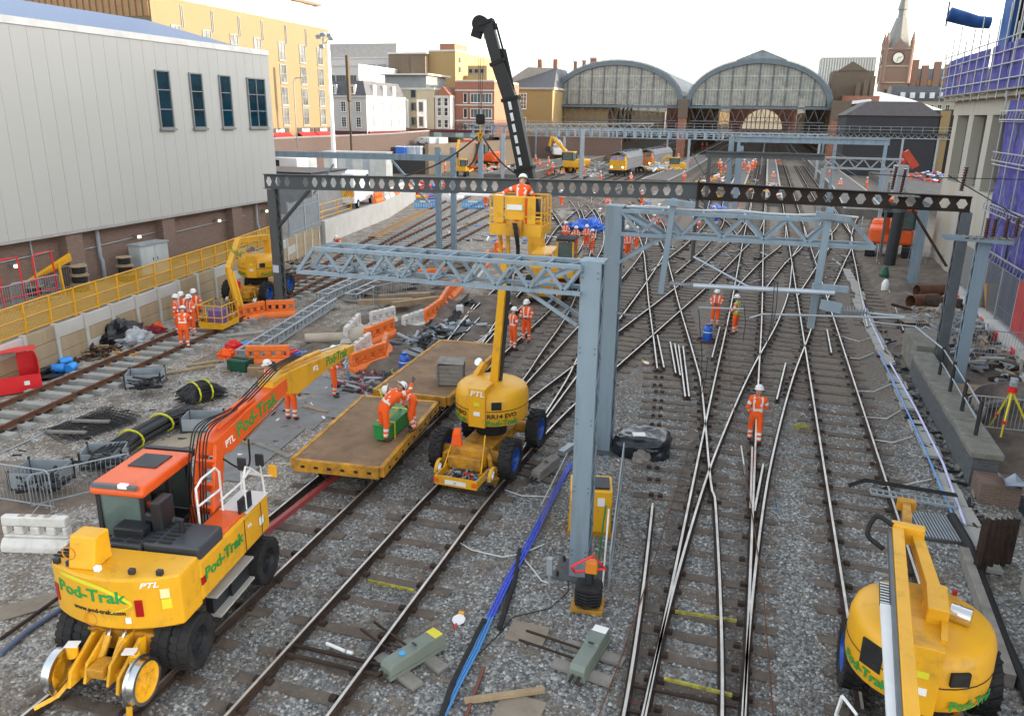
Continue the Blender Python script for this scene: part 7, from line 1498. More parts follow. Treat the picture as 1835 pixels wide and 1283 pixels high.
t = thing('green_box', 'long green steel box with yellow webbing straps on the nearer trolley', 'box', tuple(G(706, 772, .93)), math.atan2(*(lambda d: (d.y, d.x))(G(735, 738, .93)-G(682, 785, .93)))); MB().bb(-.8, .8, -.22, .22, .05, .42).obj('body', GRN, t, bev=.01); MB().bb(-.83, .83, -.25, .25, .42, .47).obj('lid', GRN, t, bev=.01)
for x in (-.5, .5): MB().bb(x-.03, x+.03, -.26, -.251, .0, .47).bb(x-.03, x+.03, .251, .26, .0, .47).bb(x-.03, x+.03, -.26, .26, .472, .478).obj('strap', LIME, t)
for y in (-.12, .12): MB().bb(-.65, .65, y-.03, y+.03, 0, .05).obj('skid', WOOD, t)
q = t.matrix_world; hose(t, [(-.5, 0, .48), (-.35, .1, .9), (-.3, .25, 1.3)], .025, LIME, 'strap'); hose(t, [(-.5, 0, .48), (0, -.1, .62), (.5, 0, .48)], .025, LIME, 'strap')
t = thing('wooden_crate', 'grey wooden crate with loose lid on the farther trolley', 'crate', tuple(G(808, 685, .93)), R(14)); W_ = .72; n = 5
for s in (-1, 1):
    for i in range(n): z = .02+i*.135; MB().bb(-W_/2, W_/2, s*.36-.012, s*.36+.012, z, z+.125).obj('plank', WOODG, t); MB().bb(s*W_/2-.012, s*W_/2+.012, -.34, .34, z, z+.125).obj('plank', WOODG, t)
for x in (-1, 1):
    for y in (-1, 1): MB().bb(x*.39-.03, x*.39+.03, y*.39-.03, y*.39+.03, 0, .70).obj('corner_post', WOODG, t)
for i in range(5): o = MB().bb(-.42, .42, -.4+i*.162, -.25+i*.162, .72, .745).obj('lid_plank', WOODG, t); o.rotation_euler = (0, .04, 0)
MB().bb(-.36, .36, -.34, .34, 0, .66).obj('shade_core', MC['interior shade tone'], t)  # near-black block added to fill the crate, standing for its inner shade
# ------------------------------------------------------------------ platforms far down the yard
PLAT = mat('platform slab', (.13, .12, .108), .85, 0, .15, .8, (.08, .07, .06), .4, 1.2)
def platform(pts, wd, z=.9, m=PLAT):
    path = [Vector(p) for p in pts]; l, r = offs(path, -wd/2), offs(path, wd/2); b = MB(); poly = [(p.x, p.y) for p in l]+[(p.x, p.y) for p in r[::-1]]
    b.prism(poly, 0, z); b.mi = 1
    for e in (l, r):
        for a, c in zip(e, e[1:]): b.bar((a.x, a.y, z+.02), (c.x, c.y, z+.02), .22, .04)
    b.obj('platform', [m, CONC], kind='structure')
platform([(1.45, 92), (1.45, 196)], 1.6); platform([(9.8, 84), (10.6, 110), (10.6, 196)], 3.6); platform([(-3.0, 95), (-3.0, 196)], 1.7)
platform([(-14.2, 112), (-13.6, 130), (-13, 196)], 3.6); platform([(-36.5, 112), (-36.5, 196)], 6); platform([(-25.4, 152), (-25, 196)], 3.0)
MB().bb(17, 40, 62, 148, 0, .9).obj('platform', PLAT, kind='structure')
rough('spoil_ground', -30, -12.5, 78, 118, .15, .5, DIRT, seed=4); rough('spoil_ground', -17.6, -10.9, 24.5, 39, .12, .42, DIRT, seed=9)
# ------------------------------------------------------------------ water filled barriers
def barrier_meshes(m):
    L = 2.0; b = MB(); b.prism([(-.24, 0), (.24, 0), (.24, .16), (.13, .32), (-.13, .32), (-.24, .16)], -L/2, L/2, 'X'); b.prism([(-.10, .321), (.10, .321), (.10, .40), (-.10, .40)], -L/2+.03, L/2-.03, 'X')
    b.prism([(-.10, .62), (.10, .62), (.09, .86), (-.09, .86)], -L/2+.03, L/2-.03, 'X'); n = 4; w_ = (L-.06)/(n+(n-1)*0+.0)
    for i in range(n+1):
        x = -L/2+.03+(L-.06)*i/n; a, c = max(-L/2+.03, x-.14), min(L/2-.03, x+.14); b.bb(a, c, -.10, .10, .401, .619)
    return b.mesh('body', m)
BM = {'o': barrier_meshes(BARO), 'w': barrier_meshes(BARW)}; CAPM = MB().bb(-.09, .09, -.05, .05, .861, .875).bb(.3, .48, -.05, .05, .861, .875).bb(-.48, -.3, -.05, .05, .861, .875).mesh('filler_cap', mat('barrier cap', (.35, .28, .24), .6))
def barrier(kind, a, c, label, z=0, tilt=0, fix=None):
    p, q = G(*a, z), G(*c, z); d = q-p; L = fix or max(1.2, min(2.6, d.length)); m_ = (p+q)/2
    t = thing('water_filled_barrier', label, 'barrier', tuple(m_), math.atan2(d.y, d.x), 'orange and white water filled barriers'); t.rotation_euler[0] = tilt; t.scale = (L/2.0, 1, .92)
    o = link('body', BM[kind], t); bv = o.modifiers.new('b', 'BEVEL'); bv.width = .035; bv.segments = 2; link('filler_cap', CAPM, t)
for kind, a, c, l in (
    ('o', (628, 672), (688, 648), 'orange barrier nearest the farther trolley, at the near end of the zigzag row'), ('o', (688, 650), (694, 628), 'short end-on orange barrier linking the two rows'),
    ('o', (655, 622), (706, 600), 'orange barrier in front of the clean white one'), ('w', (664, 590), (708, 578), 'clean white barrier topmost of the left cluster'),
    ('w', (622, 662), (664, 628), 'white barrier behind the nearest orange one'), ('w', (618, 622), (646, 590), 'dirty white barrier beside the pale ducts'),
    ('w', (722, 598), (760, 584), 'white barrier leading the long orange row'), ('o', (760, 586), (792, 562), 'first orange barrier of the long row after the white one'),
    ('o', (790, 562), (803, 540), 'second orange barrier of the long row'), ('o', (803, 540), (826, 516), 'last orange barrier at the far end of the long row'),
    ('o', (748, 508), (800, 504), 'orange barrier lying crosswise under the left boom'), ('o', (424, 580), (476, 568), 'orange barrier left of the dark lattice post'),
    ('o', (478, 568), (530, 566), 'orange barrier behind the dark lattice post'), ('o', (442, 655), (522, 654), 'orange barrier with bottles on it beyond the yellow arm'),
    ('w', (848, 503), (862, 486), 'white barrier by the raised mast'), ('o', (862, 484), (878, 466), 'orange barrier half hidden by the raised mast'), ('o', (882, 460), (905, 440), 'far orange barrier left of the raised mast'),
    ('w', (14, 980), (132, 984), 'big dirty white barrier block at the left edge')):
    barrier(kind, a, c, l)
for i in range(7):
    y = 64+i*2.3; x = poly_at(PW, y); t = thing('water_filled_barrier', 'barrier on the pale wall, number %s along it, %s' % (('one', 'two', 'three', 'four', 'five', 'six', 'seven')[i], 'orange' if i in (0, 3, 6) else 'white'), 'barrier', (x-.1, y, 1.66), math.atan2(2.3, -.3) if y < 66 else R(104), 'orange and white water filled barriers'); t['label'] = ['orange barrier at the near end of the pale wall top', 'white barrier next to the near orange one on the pale wall', 'white barrier before the middle orange one on the pale wall', 'orange barrier in the middle of the pale wall top', 'white barrier after the middle orange one on the pale wall', 'white barrier near the far end of the pale wall', 'orange barrier at the far end of the pale wall top'][i]
    o = link('body', BM['o' if i in (0, 3, 6) else 'w'], t); link('filler_cap', CAPM, t)
# ------------------------------------------------------------------ ladder beams lying on the ground
def ladder(label, p, q, w_=.62, h=.36):
    p, q = Vector(p), Vector(q); d = q-p; L = d.length; t = thing('lattice_beam', label, 'steel beam', tuple(p), math.atan2(d.y, d.x)); n = int(L/.42)
    for s in (-w_/2, w_/2):
        b = MB(); pit = L/n
        for i in range(n):
            a = i*pit; c = a+pit/2; hh = pit*.3
            for P in ([(a, .12), (a+pit, .12), (a+pit, .17), (a, .17)], [(a, .12+h-.05), (a+pit, .12+h-.05), (a+pit, .12+h), (a, .12+h)], [(a, .17), (c-hh*.5, .17), (c-hh, .12+h/2), (c-hh*.5, .07+h), (a, .07+h)], [(a+pit, .17), (a+pit, .07+h), (c+hh*.5, .07+h), (c+hh, .12+h/2), (c+hh*.5, .17)]): b.prism(P, s-.008, s+.008, 'Y')
        b.obj('web', GALV, t)
        for z in (.12, .12+h): MB().bb(0, L, s-.06, s+.06, z-.01, z+.01).obj('flange', GALV, t)
    r_ = MB().bb(-.05, .05, -w_/2+.06, w_/2-.06, -.015, .015).mesh('rung', GALV)
    for i in range(int(L/1.05)+1): link('rung', r_, t, (min(L-.06, .06+i*1.05), 0, .12+h+.012)); link('rung', r_, t, (min(L-.06, .06+i*1.05), 0, .14))
    for x in (.4, L-.4): MB().bb(x-.08, x+.08, -w_/2-.25, w_/2+.25, 0, .105).obj('timber_bearer', WOOD, t)
ladder('long galvanised lattice beam nearest us, lying on the ground', (-18.2, 24.4, 0), (-19.75, 33.6, 0)); ladder('left one of the two farther galvanised lattice beams on the ground', (-20.6, 34.2, 0), (-21.0, 42.6, 0)); ladder('right one of the two farther galvanised lattice beams on the ground', (-19.2, 34.6, 0), (-19.4, 42.6, 0))
# ------------------------------------------------------------------ mats, boards, timbers
MATM = mat('grey ground mat', (.20, .20, .195), .6, 0, .12, 1.2, (.14, .13, .12), .4, 2)
for i, (px, py, sx, sy, rz, l) in enumerate(((455, 785, 2.3, 2.2, .1, 'grey ground mat nearest the excavator cab'), (520, 740, 2.6, 2.3, .12, 'grey ground mat under the standing workers'), (600, 725, 2.4, 2.2, .1, 'grey ground mat beside the nearer trolley'), (560, 690, 2.4, 1.8, .15, 'grey ground mat below the tip of the yellow arm'), (420, 830, 1.6, 2.0, .1, 'grey ground mat behind the orange boom foot'))):
    board('ground_mat', l, px, py, .012+.004*i, sx, sy, rz, MATM, 'ground mat', .02)
for px, py, sx, sy, rz, m, l in ((565, 735, 1.0, .12, -.2, WOOD, 'short timber lying on the grey mat by the trolley'), (470, 800, 2.6, .14, -.35, WOODG, 'long timber batten across the mats'), (430, 790, 1.0, .16, -.3, WOOD, 'short timber under the orange boom'), (330, 665, 2.2, .2, .95, WOOD, 'baulk of timber left of the bags'), (365, 652, 1.2, .2, .9, WOOD, 'second baulk of timber left of the bags'), (430, 600, 2.0, .28, .75, CONC, 'pale concrete sleeper lying off the track by the dark post'), (650, 692, 3.5, .12, -.25, WOODG, 'long batten lying in front of the barriers'),
        (945, 1135, .72, .58, .0, PLY, 'square plywood sheet on the ballast below the mast'), (930, 1272, .75, .62, -.05, PLY, 'plywood sheet at the bottom edge of the picture'), (770, 600, 1.6, .2, .6, WOOD, 'plank lying beside the farther trolley'), (755, 612, 1.2, .7, .4, WOODG, 'pale board stack beside the farther trolley'), (795, 590, 1.3, .15, 1.0, WOOD, 'thin plank near the white jerrycan'), (40, 1090, 1.6, .5, .9, PLY, 'muddy board half buried at the left edge'), (280, 800, 3.2, 1.0, .9, mat('sandy ground sheet', (.36, .30, .22), .85), 'sandy strip of sheet under the cable bundles')):
    board('board', l, px, py, .02, sx, sy, rz, m, 'board', .06 if m in (WOOD, WOODG, CONC) else .02)
tag(MB().bar(G(832, 1255, .1), G(975, 1235, .08), .10, .07).obj('timber', WOOD), 'sawn timber lying over the bottom plywood sheet', 'timber'); tag(MB().bar(G(868, 1195, .06), G(835, 1283, .06), .05, .05).obj('rusty_bar', mat('red rusty bar', (.16, .05, .035), .7)), 'red brown rusty bar beside the bottom plywood sheet', 'bar')
# ------------------------------------------------------------------ point machines
PGM = mat('grey green machine case', (.18, .21, .18), .5, .1, .1, 2, (.12, .12, .10), .3, 3)
def pointm(label, px, py, rz, m, s=1.0, top=None):
    t = thing('point_machine', label, 'point machine', tuple(G(px, py, .05)), rz); t.scale = (s,)*3
    for y in (-.36, .22): MB().bb(-.55, .55, y-.12, y+.12, -.02, .04).obj('bearer', WOODG if m is not WOODG else SLPW, t)
    b = MB(); b.prism([(-.62, .05), (-.62, .22), (-.56, .30), (.02, .31), (.04, .34), (.55, .34), (.62, .27), (.62, .05)], -.14, .14, 'X'); b.obj('case', m, t, bev=.02); MB().bb(-.165, .165, -.64, .64, .04, .10).obj('base', m, t)
    MB().bb(-.05, .05, .0, .03, .345, .37).obj('handle', DGR, t)
    for x in (-.06, .06): MB().cyl((x, -.64, .12), (x, -.78, .1), .03, n=8).obj('bolt', RUST, t)
    if top: MB().bb(-.13, .13, .38, .56, .342, .350).obj('label_plate', top, t)
    for y in (-.2, .1): MB().bar((-.15, y, .1), (-1.3, y, .1), .035).obj('rod', RUST, t)
    return t
pointm('grey green point machine with yellow top plate and blue paint spot', 742, 1185, R(-27), PGM, 1.0, mat('yellow plate', (.65, .55, .03), .5)); o = MB().lathe([(0, 0), (.06, 0), (.06, .006), (0, .008)], n=12).obj('paint_spot', LBL, None); o.parent = [x for x in COL.objects if x.name == 'point_machine'][0]; o.location = (0, -.25, .312)
pointm('grey green point machine with small pale label plate', 1057, 1183, R(-10), PGM, 1.0, WHT); pointm('weathered wooden topped point machine beside the middle cherry picker', 978, 848, R(-14), WOODG, .95)
for k, (a, c) in enumerate((((1210, 1095), (1320, 1112)), ((1190, 1215), (1312, 1245)), ((660, 1040), (742, 1058)))):
    tag(MB().bar(G(*a, .15), G(*c, .15), .05, .05).obj('stretcher_bar', mat('grubby yellow bar', (.40, .36, .04), .6, 0, .2, 6, (.06, .05, .03), .5, 8)), ['yellow stretcher bar across the middle switch, farther one', 'yellow stretcher bar across the middle switch, nearer one', 'yellow stretcher bar across the left switch'][k], 'bar')
for k, (a, c) in enumerate((((585, 1152), (618, 1166)), ((622, 1167), (632, 1170)))): tag(MB().cyl(G(*a, .16), G(*c, .16), .03, n=8).obj('white_rod', WHT), ['white insulated rod across the left switch', 'short white end piece of the insulated rod'][k], 'rod')
b = MB()
for y in (9.4, 9.9, 10.5, 11.1): b.bar((-1.2, y, .12), (.45, y+.03, .12), .06, .05)
for y in (10.0, 10.25): b.bar((-7.3, y, .11), (-5.3, y, .11), .06, .05)
b.obj('point_rodding', RUST, label='dark rusty rodding under the switch rails near the camera', cat='rodding', kind='stuff')
# ------------------------------------------------------------------ rails lying about
rl = RUSTL
def looserail(label, a, c, m=None, z=.16):
    p, q = G(*a, z), G(*c, z); tag(link('loose_rail', rail_mesh([Vector((p.x, p.y)), Vector((q.x, q.y))], z, mats=m or [RUST, HEAD])), label, 'rail')
for i, (a, c) in enumerate((((1201, 612), (1211, 668)), ((1209, 615), (1219, 672)), ((1216, 618), (1228, 710)), ((1224, 620), (1235, 710)), ((1178, 600), (1190, 658)), ((1276, 640), (1290, 585)), ((1482, 590), (1490, 632)), ((1392, 715), (1408, 650)), ((1345, 910), (1348, 800)), ((1368, 830), (1352, 915)))):
    looserail(['short loose rail, leftmost of the four by the cut track', 'short loose rail, second of the four by the cut track', 'short loose rail, third of the four by the cut track', 'short loose rail, rightmost of the four by the cut track', 'check rail beside the cut end', 'check rail left of the two talking workers', 'check rail beside the right hand road', 'check rail left of the right crossing', 'check rail at the feet of the lone worker', 'check rail just right of the lone worker'][i], a, c)
for i, (a, c) in enumerate((((800, 612), (850, 545)), ((812, 618), (868, 560)), ((850, 622), (880, 596)), ((864, 622), (892, 590)))):
    looserail(['loose rail leading out behind the farther trolley, left one', 'loose rail leading out behind the farther trolley, second', 'loose rail leading out behind the farther trolley, third', 'loose rail leading out behind the farther trolley, right one'][i], a, c)
bundle = thing('rail_bundle', 'stack of tan new rails lying between the far left tracks', 'rails'); 
for i in range(5): link('rail', rail_mesh([Vector((-27.9+.18*i, 53.5)), Vector((-31.3+.2*i, 71.5))], .32+.02*(i % 2), mats=[mat('tan new rail', (.34, .21, .10), .6, .1, .15, 2)]*2), bundle)
for i in range(3): link('rail', rail_mesh([Vector((-24.7+.42*i, 33.5)), Vector((-25.5+.42*i, 41.0))], .33, mats=[RUSTL, RUSTL]), thing('loose_rails', ['new rail laid loose on the sleepers, left one', 'new rail laid loose on the sleepers, middle one', 'new rail laid loose on the sleepers, right one'][i], 'rail'))
for k, (x, y) in enumerate(((-25.3, 37.2), (-26.0, 40.6))):
    t = thing('sleeper_stack', ['stack of new concrete sleepers nearest the dark post', 'stack of new concrete sleepers farther along the wall'][k], 'sleepers')
    for j in range(3):
        for i in range(2): o = link('sleeper', SL_CC, t, (x+i*.42, y, .18+j*.24)); o.rotation_euler[2] = R(98)
    heap('timber_offcuts', ['rusty clips and timber on the nearer sleeper stack', 'rusty clips and timber on the farther sleeper stack'][k], 'offcuts', (x+.2, y, .72), .5, 1.1, .15, 60, [RUST, WOOD, RUSTL, BLK], 20+k, .08, .25)
# ------------------------------------------------------------------ left foreground clutter
t = thing('red_tool_chest', 'bright red site chest with its lid open at the left edge', 'chest', tuple(G(18, 700)), R(60)); 
MB().bb(-.9, .9, -.55, .55, .05, .10).obj('floor', RED, t); MB().bb(-.9, .9, -.58, -.55, .05, 1.15).obj('back', RED, t); MB().bb(-.93, -.9, -.58, .58, .05, 1.1).obj('side', RED, t); MB().bb(.9, .93, -.58, .58, .05, 1.1).obj('side', RED, t); MB().bb(-.9, .9, .55, .58, .05, .62).obj('front', RED, t)
o = MB().bb(-.95, .95, 0, .9, -.03, .03).obj('lid', RED, t); o.location = (0, -.6, 1.3); o.rotation_euler = (R(8), 0, 0)
for x in (-.5, .5): MB().box((x, .586, .35), (.16, .008, .14)).obj('label', WHT, t)
# the open side faces the track
t.rotation_euler[2] = R(-127)
BAGM = mat('black polythene', (.012, .012, .014), .28, 0, .3, 2); CLEARM = mat('clear polythene', (.40, .42, .45), .25, 0, .4, 3)
def lump(name, label, cat, c, r, m, seed, f=2.2, amp=.35, n=28, kind=None, sq=1.0):
    from mathutils import noise as mn
    b = MB(); vs = []; k = n; j_ = n//2
    for j in range(j_+1):
        for i in range(k):
            a, e = 2*math.pi*i/k, math.pi/2*j/j_; d = Vector((math.cos(a)*math.cos(e), math.sin(a)*math.cos(e), math.sin(e))); d = Vector([math.copysign(abs(v)**sq, v) for v in d]); q = 1+amp*mn.fractal(d*f+Vector((seed, 0, 0)), .8, 2.0, 4)
            q *= 1+.1*abs(mn.noise(d*f*3+Vector((0, seed, 0)))); vs.append((c[0]+d.x*r[0]*q, c[1]+d.y*r[1]*q, c[2]+d.z*r[2]*q))
    b.add(vs, [(j*k+i, j*k+(i+1) % k, (j+1)*k+(i+1) % k, (j+1)*k+i) for j in range(j_) for i in range(k)]); return tag(b.obj(name, m, smooth=True), label, cat, kind=kind)
def lp_(name, label, cat, px, py, r, m, seed=1, **k): return lump(name, label, cat, tuple(G(px, py, 0)), r, m, seed, **k)
lp_('polythene_heap', 'heap of black polythene sheeting against the retaining wall', 'sheeting', 212, 612, (.75, 1.2, .75), BAGM, 3, amp=.5); lp_('polythene_heap', 'clear plastic wrapped heap right of the black sheeting', 'sheeting', 240, 614, (.6, .9, .5), CLEARM, 5, amp=.5)
lp_('black_sheet', 'flat black sheet behind the red chest', 'sheet', 75, 672, (.6, 1.3, .22), BAGM, 8, amp=.6); lp_('red_bag', 'dark red kit bag with orange cloth on top by the wall', 'bag', 278, 594, (.5, .4, .25), mat('dark red cloth', (.25, .02, .03), .8), 9); lp_('orange_cloth', 'orange jacket thrown on the dark red bag', 'jacket', 284, 592, (.25, .2, .32), HIV, 4)
for i, (px, py) in enumerate(((104, 660), (117, 648), (128, 658))):
    t = thing('blue_drum', ['left one of three blue cans by the wall', 'rear one of three blue cans by the wall', 'right one of three blue cans by the wall'][i], 'can', tuple(G(px, py, .16)), R(30+40*i)); MB().lathe([(0, -.22), (.15, -.22), (.165, -.18), (.165, .18), (.15, .22), (0, .22)], n=14, ax='X').obj('body', mat('sky blue plastic', (.03, .30, .85), .35), t, smooth=True)
heap('rusty_clips', 'pile of rusty rail clips and timbers by the wall', 'scrap', G(165, 634), .9, 1.2, .35, 260, [RUST, RUSTL, WOOD, RUST], 11, .06, .3)
heap('scrap_heap', 'scatter of rusty scrap near the black sheeting', 'scrap', G(235, 640), .5, 1.0, .15, 70, [WOODG, WOOD, YEL2, MGR], 12, .05, .35)
def cage(label, px, py, s, rz, fill=True, seed=1):
    t = thing('metal_stillage', label, 'crate', tuple(G(px, py)), rz); w_, d_, h_ = 1.15*s, .85*s, .5*s
    for x in (-1, 1):
        MB().bb(x*w_/2-.01, x*w_/2+.01, -d_/2, d_/2, .08, h_).obj('side_panel', GALV, t)
        for y in (-1, 1): MB().bb(x*w_/2-.025, x*w_/2+.025, y*d_/2-.025, y*d_/2+.025, 0, h_+.06).obj('post', DGR, t)
    for y in (-1, 1): MB().bb(-w_/2+.011, w_/2-.011, y*d_/2-.01, y*d_/2+.01, .08, h_).obj('end_panel', GALV, t)
    MB().bb(-w_/2, w_/2, -d_/2, d_/2, .06, .08).obj('floor', DGR, t)
    if fill: heap('machine_parts', ('black motors and parts in the ' + label)[:90], 'parts', G(px, py, h_*.75), w_*.4, d_*.4, h_*.7, 45, [BLK, DGR, BLK, MGR], seed, .12, .38)
cage('grey stillage by the relaid line', 262, 690, 1.0, R(30), True, 31); cage('grey stillage at the left edge', 78, 868, 1.0, R(15), True, 32); cage('grey stillage hidden behind the cab', 190, 830, .9, R(30), True, 33); cage('dark green empty stillage between the cable bundles', 365, 768, .9, R(20), False)
def cables(label, a, c, r, n, h, seed, zc=.3):
    r_ = random.Random(seed); t = thing('cable_bundle', label, 'cables'); p, q = G(*a, .08), G(*c, .08); d = (q-p); s = Vector((-d.y, d.x, 0)).normalized(); b = MB()
    for i in range(n):
        o, z = r_.uniform(-1, 1), r_.random(); o2 = o*.6+r_.uniform(-.3, .3)
        pts = [p+s*r*o*1.2+d*r_.uniform(-.12, .08)+Vector((0, 0, z*h*.5)), p+d*.3+s*r*o2+Vector((0, 0, z*h)), p+d*.7+s*r*o2+Vector((0, 0, z*h)), q+s*r*o*1.2+d*r_.uniform(-.08, .15)+Vector((0, 0, z*h*.5))]
        b.tube(pts, .014, 4, False)
    b.obj('strand', mat('black cable', (.03, .03, .032), .5), t, kind='stuff')
    for f in (.32, .68):
        c_ = p+d*f; b = MB(); b.tube([c_+s*r*1.05*math.cos(x)+Vector((0, 0, h*.5+h*.62*math.sin(x))) for x in [i*math.pi*2/12 for i in range(13)]], .03, 5); b.obj('strap', mat('yellow strap', (.62, .60, .02), .6), t)
cables('long black cable bundle with yellow straps behind the excavator cab', (185, 830), (335, 745), .38, 130, .45, 1); cables('short compact black cable bundle with yellow straps', (330, 722), (390, 706), .42, 150, .55, 2)
t = thing('mesh_mats', 'heap of black reinforcement mesh on the pale gravel', 'mesh'); q = G(155, 765, .04)
for k in range(4):
    b = MB()
    for i in range(12): b.bar((-.8+i*.145, -1, 0), (-.8+i*.145, 1, 0), .012); b.bar((-.8, -1+i*.18, .012), (.8, -1+i*.18, .012), .012)
    o = b.obj('mesh_sheet', DGR, t); o.location = q+Vector((.05*k, .12*k, .03*k)); o.rotation_euler[2] = R(-20+6*k)
for i in range(2): MB().bar(q+Vector((-.5, -.9+.9*i, .14)), q+Vector((.6, -.6+.9*i, .14)), .12, .06).obj('batten', WOODG, t)
pline('grey_conduit', 'blue grey conduit on the ground left of the excavator', 'conduit', [(0, 1172), (50, 1130), (110, 1090), (160, 1055)], .05, mat('slate blue duct', (.10, .13, .20), .5), .06); pline('brown_rail', 'old brown rail edge left of the excavator', 'rail', [(0, 1145), (50, 1110), (105, 1070)], .035, RUST, .06); pline('thin_pipe', 'thin grey pipe on the gravel at far left', 'pipe', [(0, 812), (60, 785), (120, 752)], .025, GALV, .04); pline('old_rail', 'long dark disused rail on the gravel near the wall line', 'rail', [(0, 782), (90, 735), (200, 680), (330, 612)], .03, RUST, .05)
t = thing('red_beam', 'red painted lifting beam lying in the trolley track', 'beam'); MB().bar(G(462, 962, .22), G(603, 852, .22), .12, .12).obj('beam', mat('worn red beam', (.30, .05, .05), .5), t)
# items beyond the yellow arm
lp_('red_tool_bag', 'red tool bag on the end of the lattice beam', 'bag', 420, 628, (.4, .3, .35), RED, 2); lp_('orange_bag', 'orange hi vis bag on the ground left of the lattice beam', 'bag', 406, 640, (.35, .3, .3), HIV, 6); lp_('blue_sheet', 'small blue sheet beside the red tool bag', 'sheet', 445, 618, (.35, .25, .15), LBL, 3); lp_('black_bag', 'black bag by the green crates', 'bag', 480, 664, (.45, .3, .3), BAGM, 12)
for i, (px, py, s, m, l) in enumerate(((432, 663, .4, mat('dark green crate', (.01, .07, .04), .5), 'dark green crate under the lattice beam end'), (462, 672, .32, mat('cardboard', (.30, .20, .11), .8), 'open cardboard box left of the black bag'), (476, 676, .28, MC['cardboard'], 'small cardboard box right of the larger one'), (523, 640, .25, RED, 'red fuel can on the orange barrier'), (532, 640, .2, BLU, 'blue bottle crate behind the barrier, left'), (545, 640, .2, BLU, 'blue bottle crate behind the barrier, right'), (745, 655, .5, MGR, 'grey panel rack beside the blue drum'))):
    q = G(px, py); t = thing('storage_box', l, 'box', tuple(q), R(25*i)); MB().bb(-s, s, -s*.7, s*.7, 0, s*1.1).obj('body', m, t, bev=.03); MB().bb(-s*.9, s*.9, -s*.04, s*.04, s*1.1, s*1.18).obj('handle', DGR, t)
for k, (px, py, s, l) in enumerate(((725, 668, 1.0, 'blue gas cylinder with yellow hose beside the panel rack'), (1267, 612, 1.0, 'blue drum standing by the two talking workers'))):
    t = thing('blue_cylinder', l, 'cylinder', tuple(G(px, py))); MB().lathe([(0, 0), (.18, 0), (.2, .05), (.2, .55), (.14, .66), (.09, .68), (.09, .78), (0, .78)], n=18).obj('body', BLU, t, smooth=True); MB().lathe([(.205, .42), (.205, .46), (.198, .46), (.198, .42), (.205, .42)], n=18).obj('band', WHT, t)
    for j in range(5): a = j*1.1; MB().tube([(.45*math.cos(x+a), -.1+.35*math.sin(x+a), .04+.02*j) for x in [i*.5 for i in range(12)]], .016, 5).obj('hose', mat('yellow hose', (.6, .5, .02), .5) if k == 0 else mat('brown hose', (.10, .03, .025), .5), t, smooth=True)
heap('cable_tangle', 'tangle of red and grey cables between barriers and trolley', 'cables', G(690, 690), 1.6, 1.1, .15, 420, [DGR, GALV, mat('dull red hose', (.22, .03, .04), .6), DGR, WOODG], 14, .1, .5)
heap('hose_pile', 'pile of grey ducts and rods beside the long barrier row', 'ducts', G(775, 605), 1.0, 3.0, .2, 300, [DGR, MGR, GALV, BLK], 15, .15, .7)
for i in range(7): pline('duct', 'dark flexible duct, one of the fan beside the white jerrycan', 'duct', [(795+4*i, 585-2*i), (808+3*i, 560), (828+2*i, 538-2*i)], .04, BLK, .1+.03*(i % 3)); COL.objects[-1]['group'] = 'dark ducts by the jerrycan'
t = thing('jerrycan', 'white plastic jerrycan beside the dark ducts', 'jerrycan', tuple(G(824, 562))); MB().bb(-.17, .17, -.1, .1, 0, .42).obj('body', WHT, t, bev=.04); MB().cyl((.08, 0, .42), (.08, 0, .48), .035, n=8).obj('cap', WHT, t)
lp_('black_sack', 'black sack right of the dark ducts', 'sack', 845, 548, (.35, .3, .3), BAGM, 15); lp_('black_sack', 'black sack next to the panel rack', 'sack', 757, 622, (.3, .25, .35), BAGM, 16)
t = thing('concrete_ducts', 'pale cone shaped concrete duct pieces beside the white barriers', 'duct'); q = G(610, 605, .25); b = MB(); b.tube([q+Vector((-1.3, -.6, 0)), q, q+Vector((1.2, .5, .1))], [.2, .22, .5], 14); b.obj('body', mat('cream concrete', (.45, .39, .31), .8, 0, .15, 2), t, smooth=True)
for i, (px, py, rz) in enumerate(((690, 545, .5), (725, 535, .6), (745, 545, .9))): board('timber_baulk', ['weathered baulk in the dug area, left', 'weathered baulk in the dug area, middle', 'weathered baulk in the dug area, right'][i], px, py, .3, 2.6, .3, rz, WOOD, 'timber', .25)
for (px, py, rz, lab) in ((740, 528, .5, 'crowd barrier fallen in the dug area'), (700, 545, 1.2, 'crowd barrier standing at the edge of the dug area')): copy_tree(PBAR, tuple(G(px, py, .2)), rz, lab)
lp_('mud_heap', 'low brown mud heap in the dug area', 'mud', 715, 520, (2.2, 3.0, .55), DIRT, 21, f=3, kind='stuff'); lp_('mud_heap', 'brown mud heap beyond the farther trolley', 'mud', 815, 475, (1.5, 4, .4), DIRT, 22, f=3, kind='stuff')
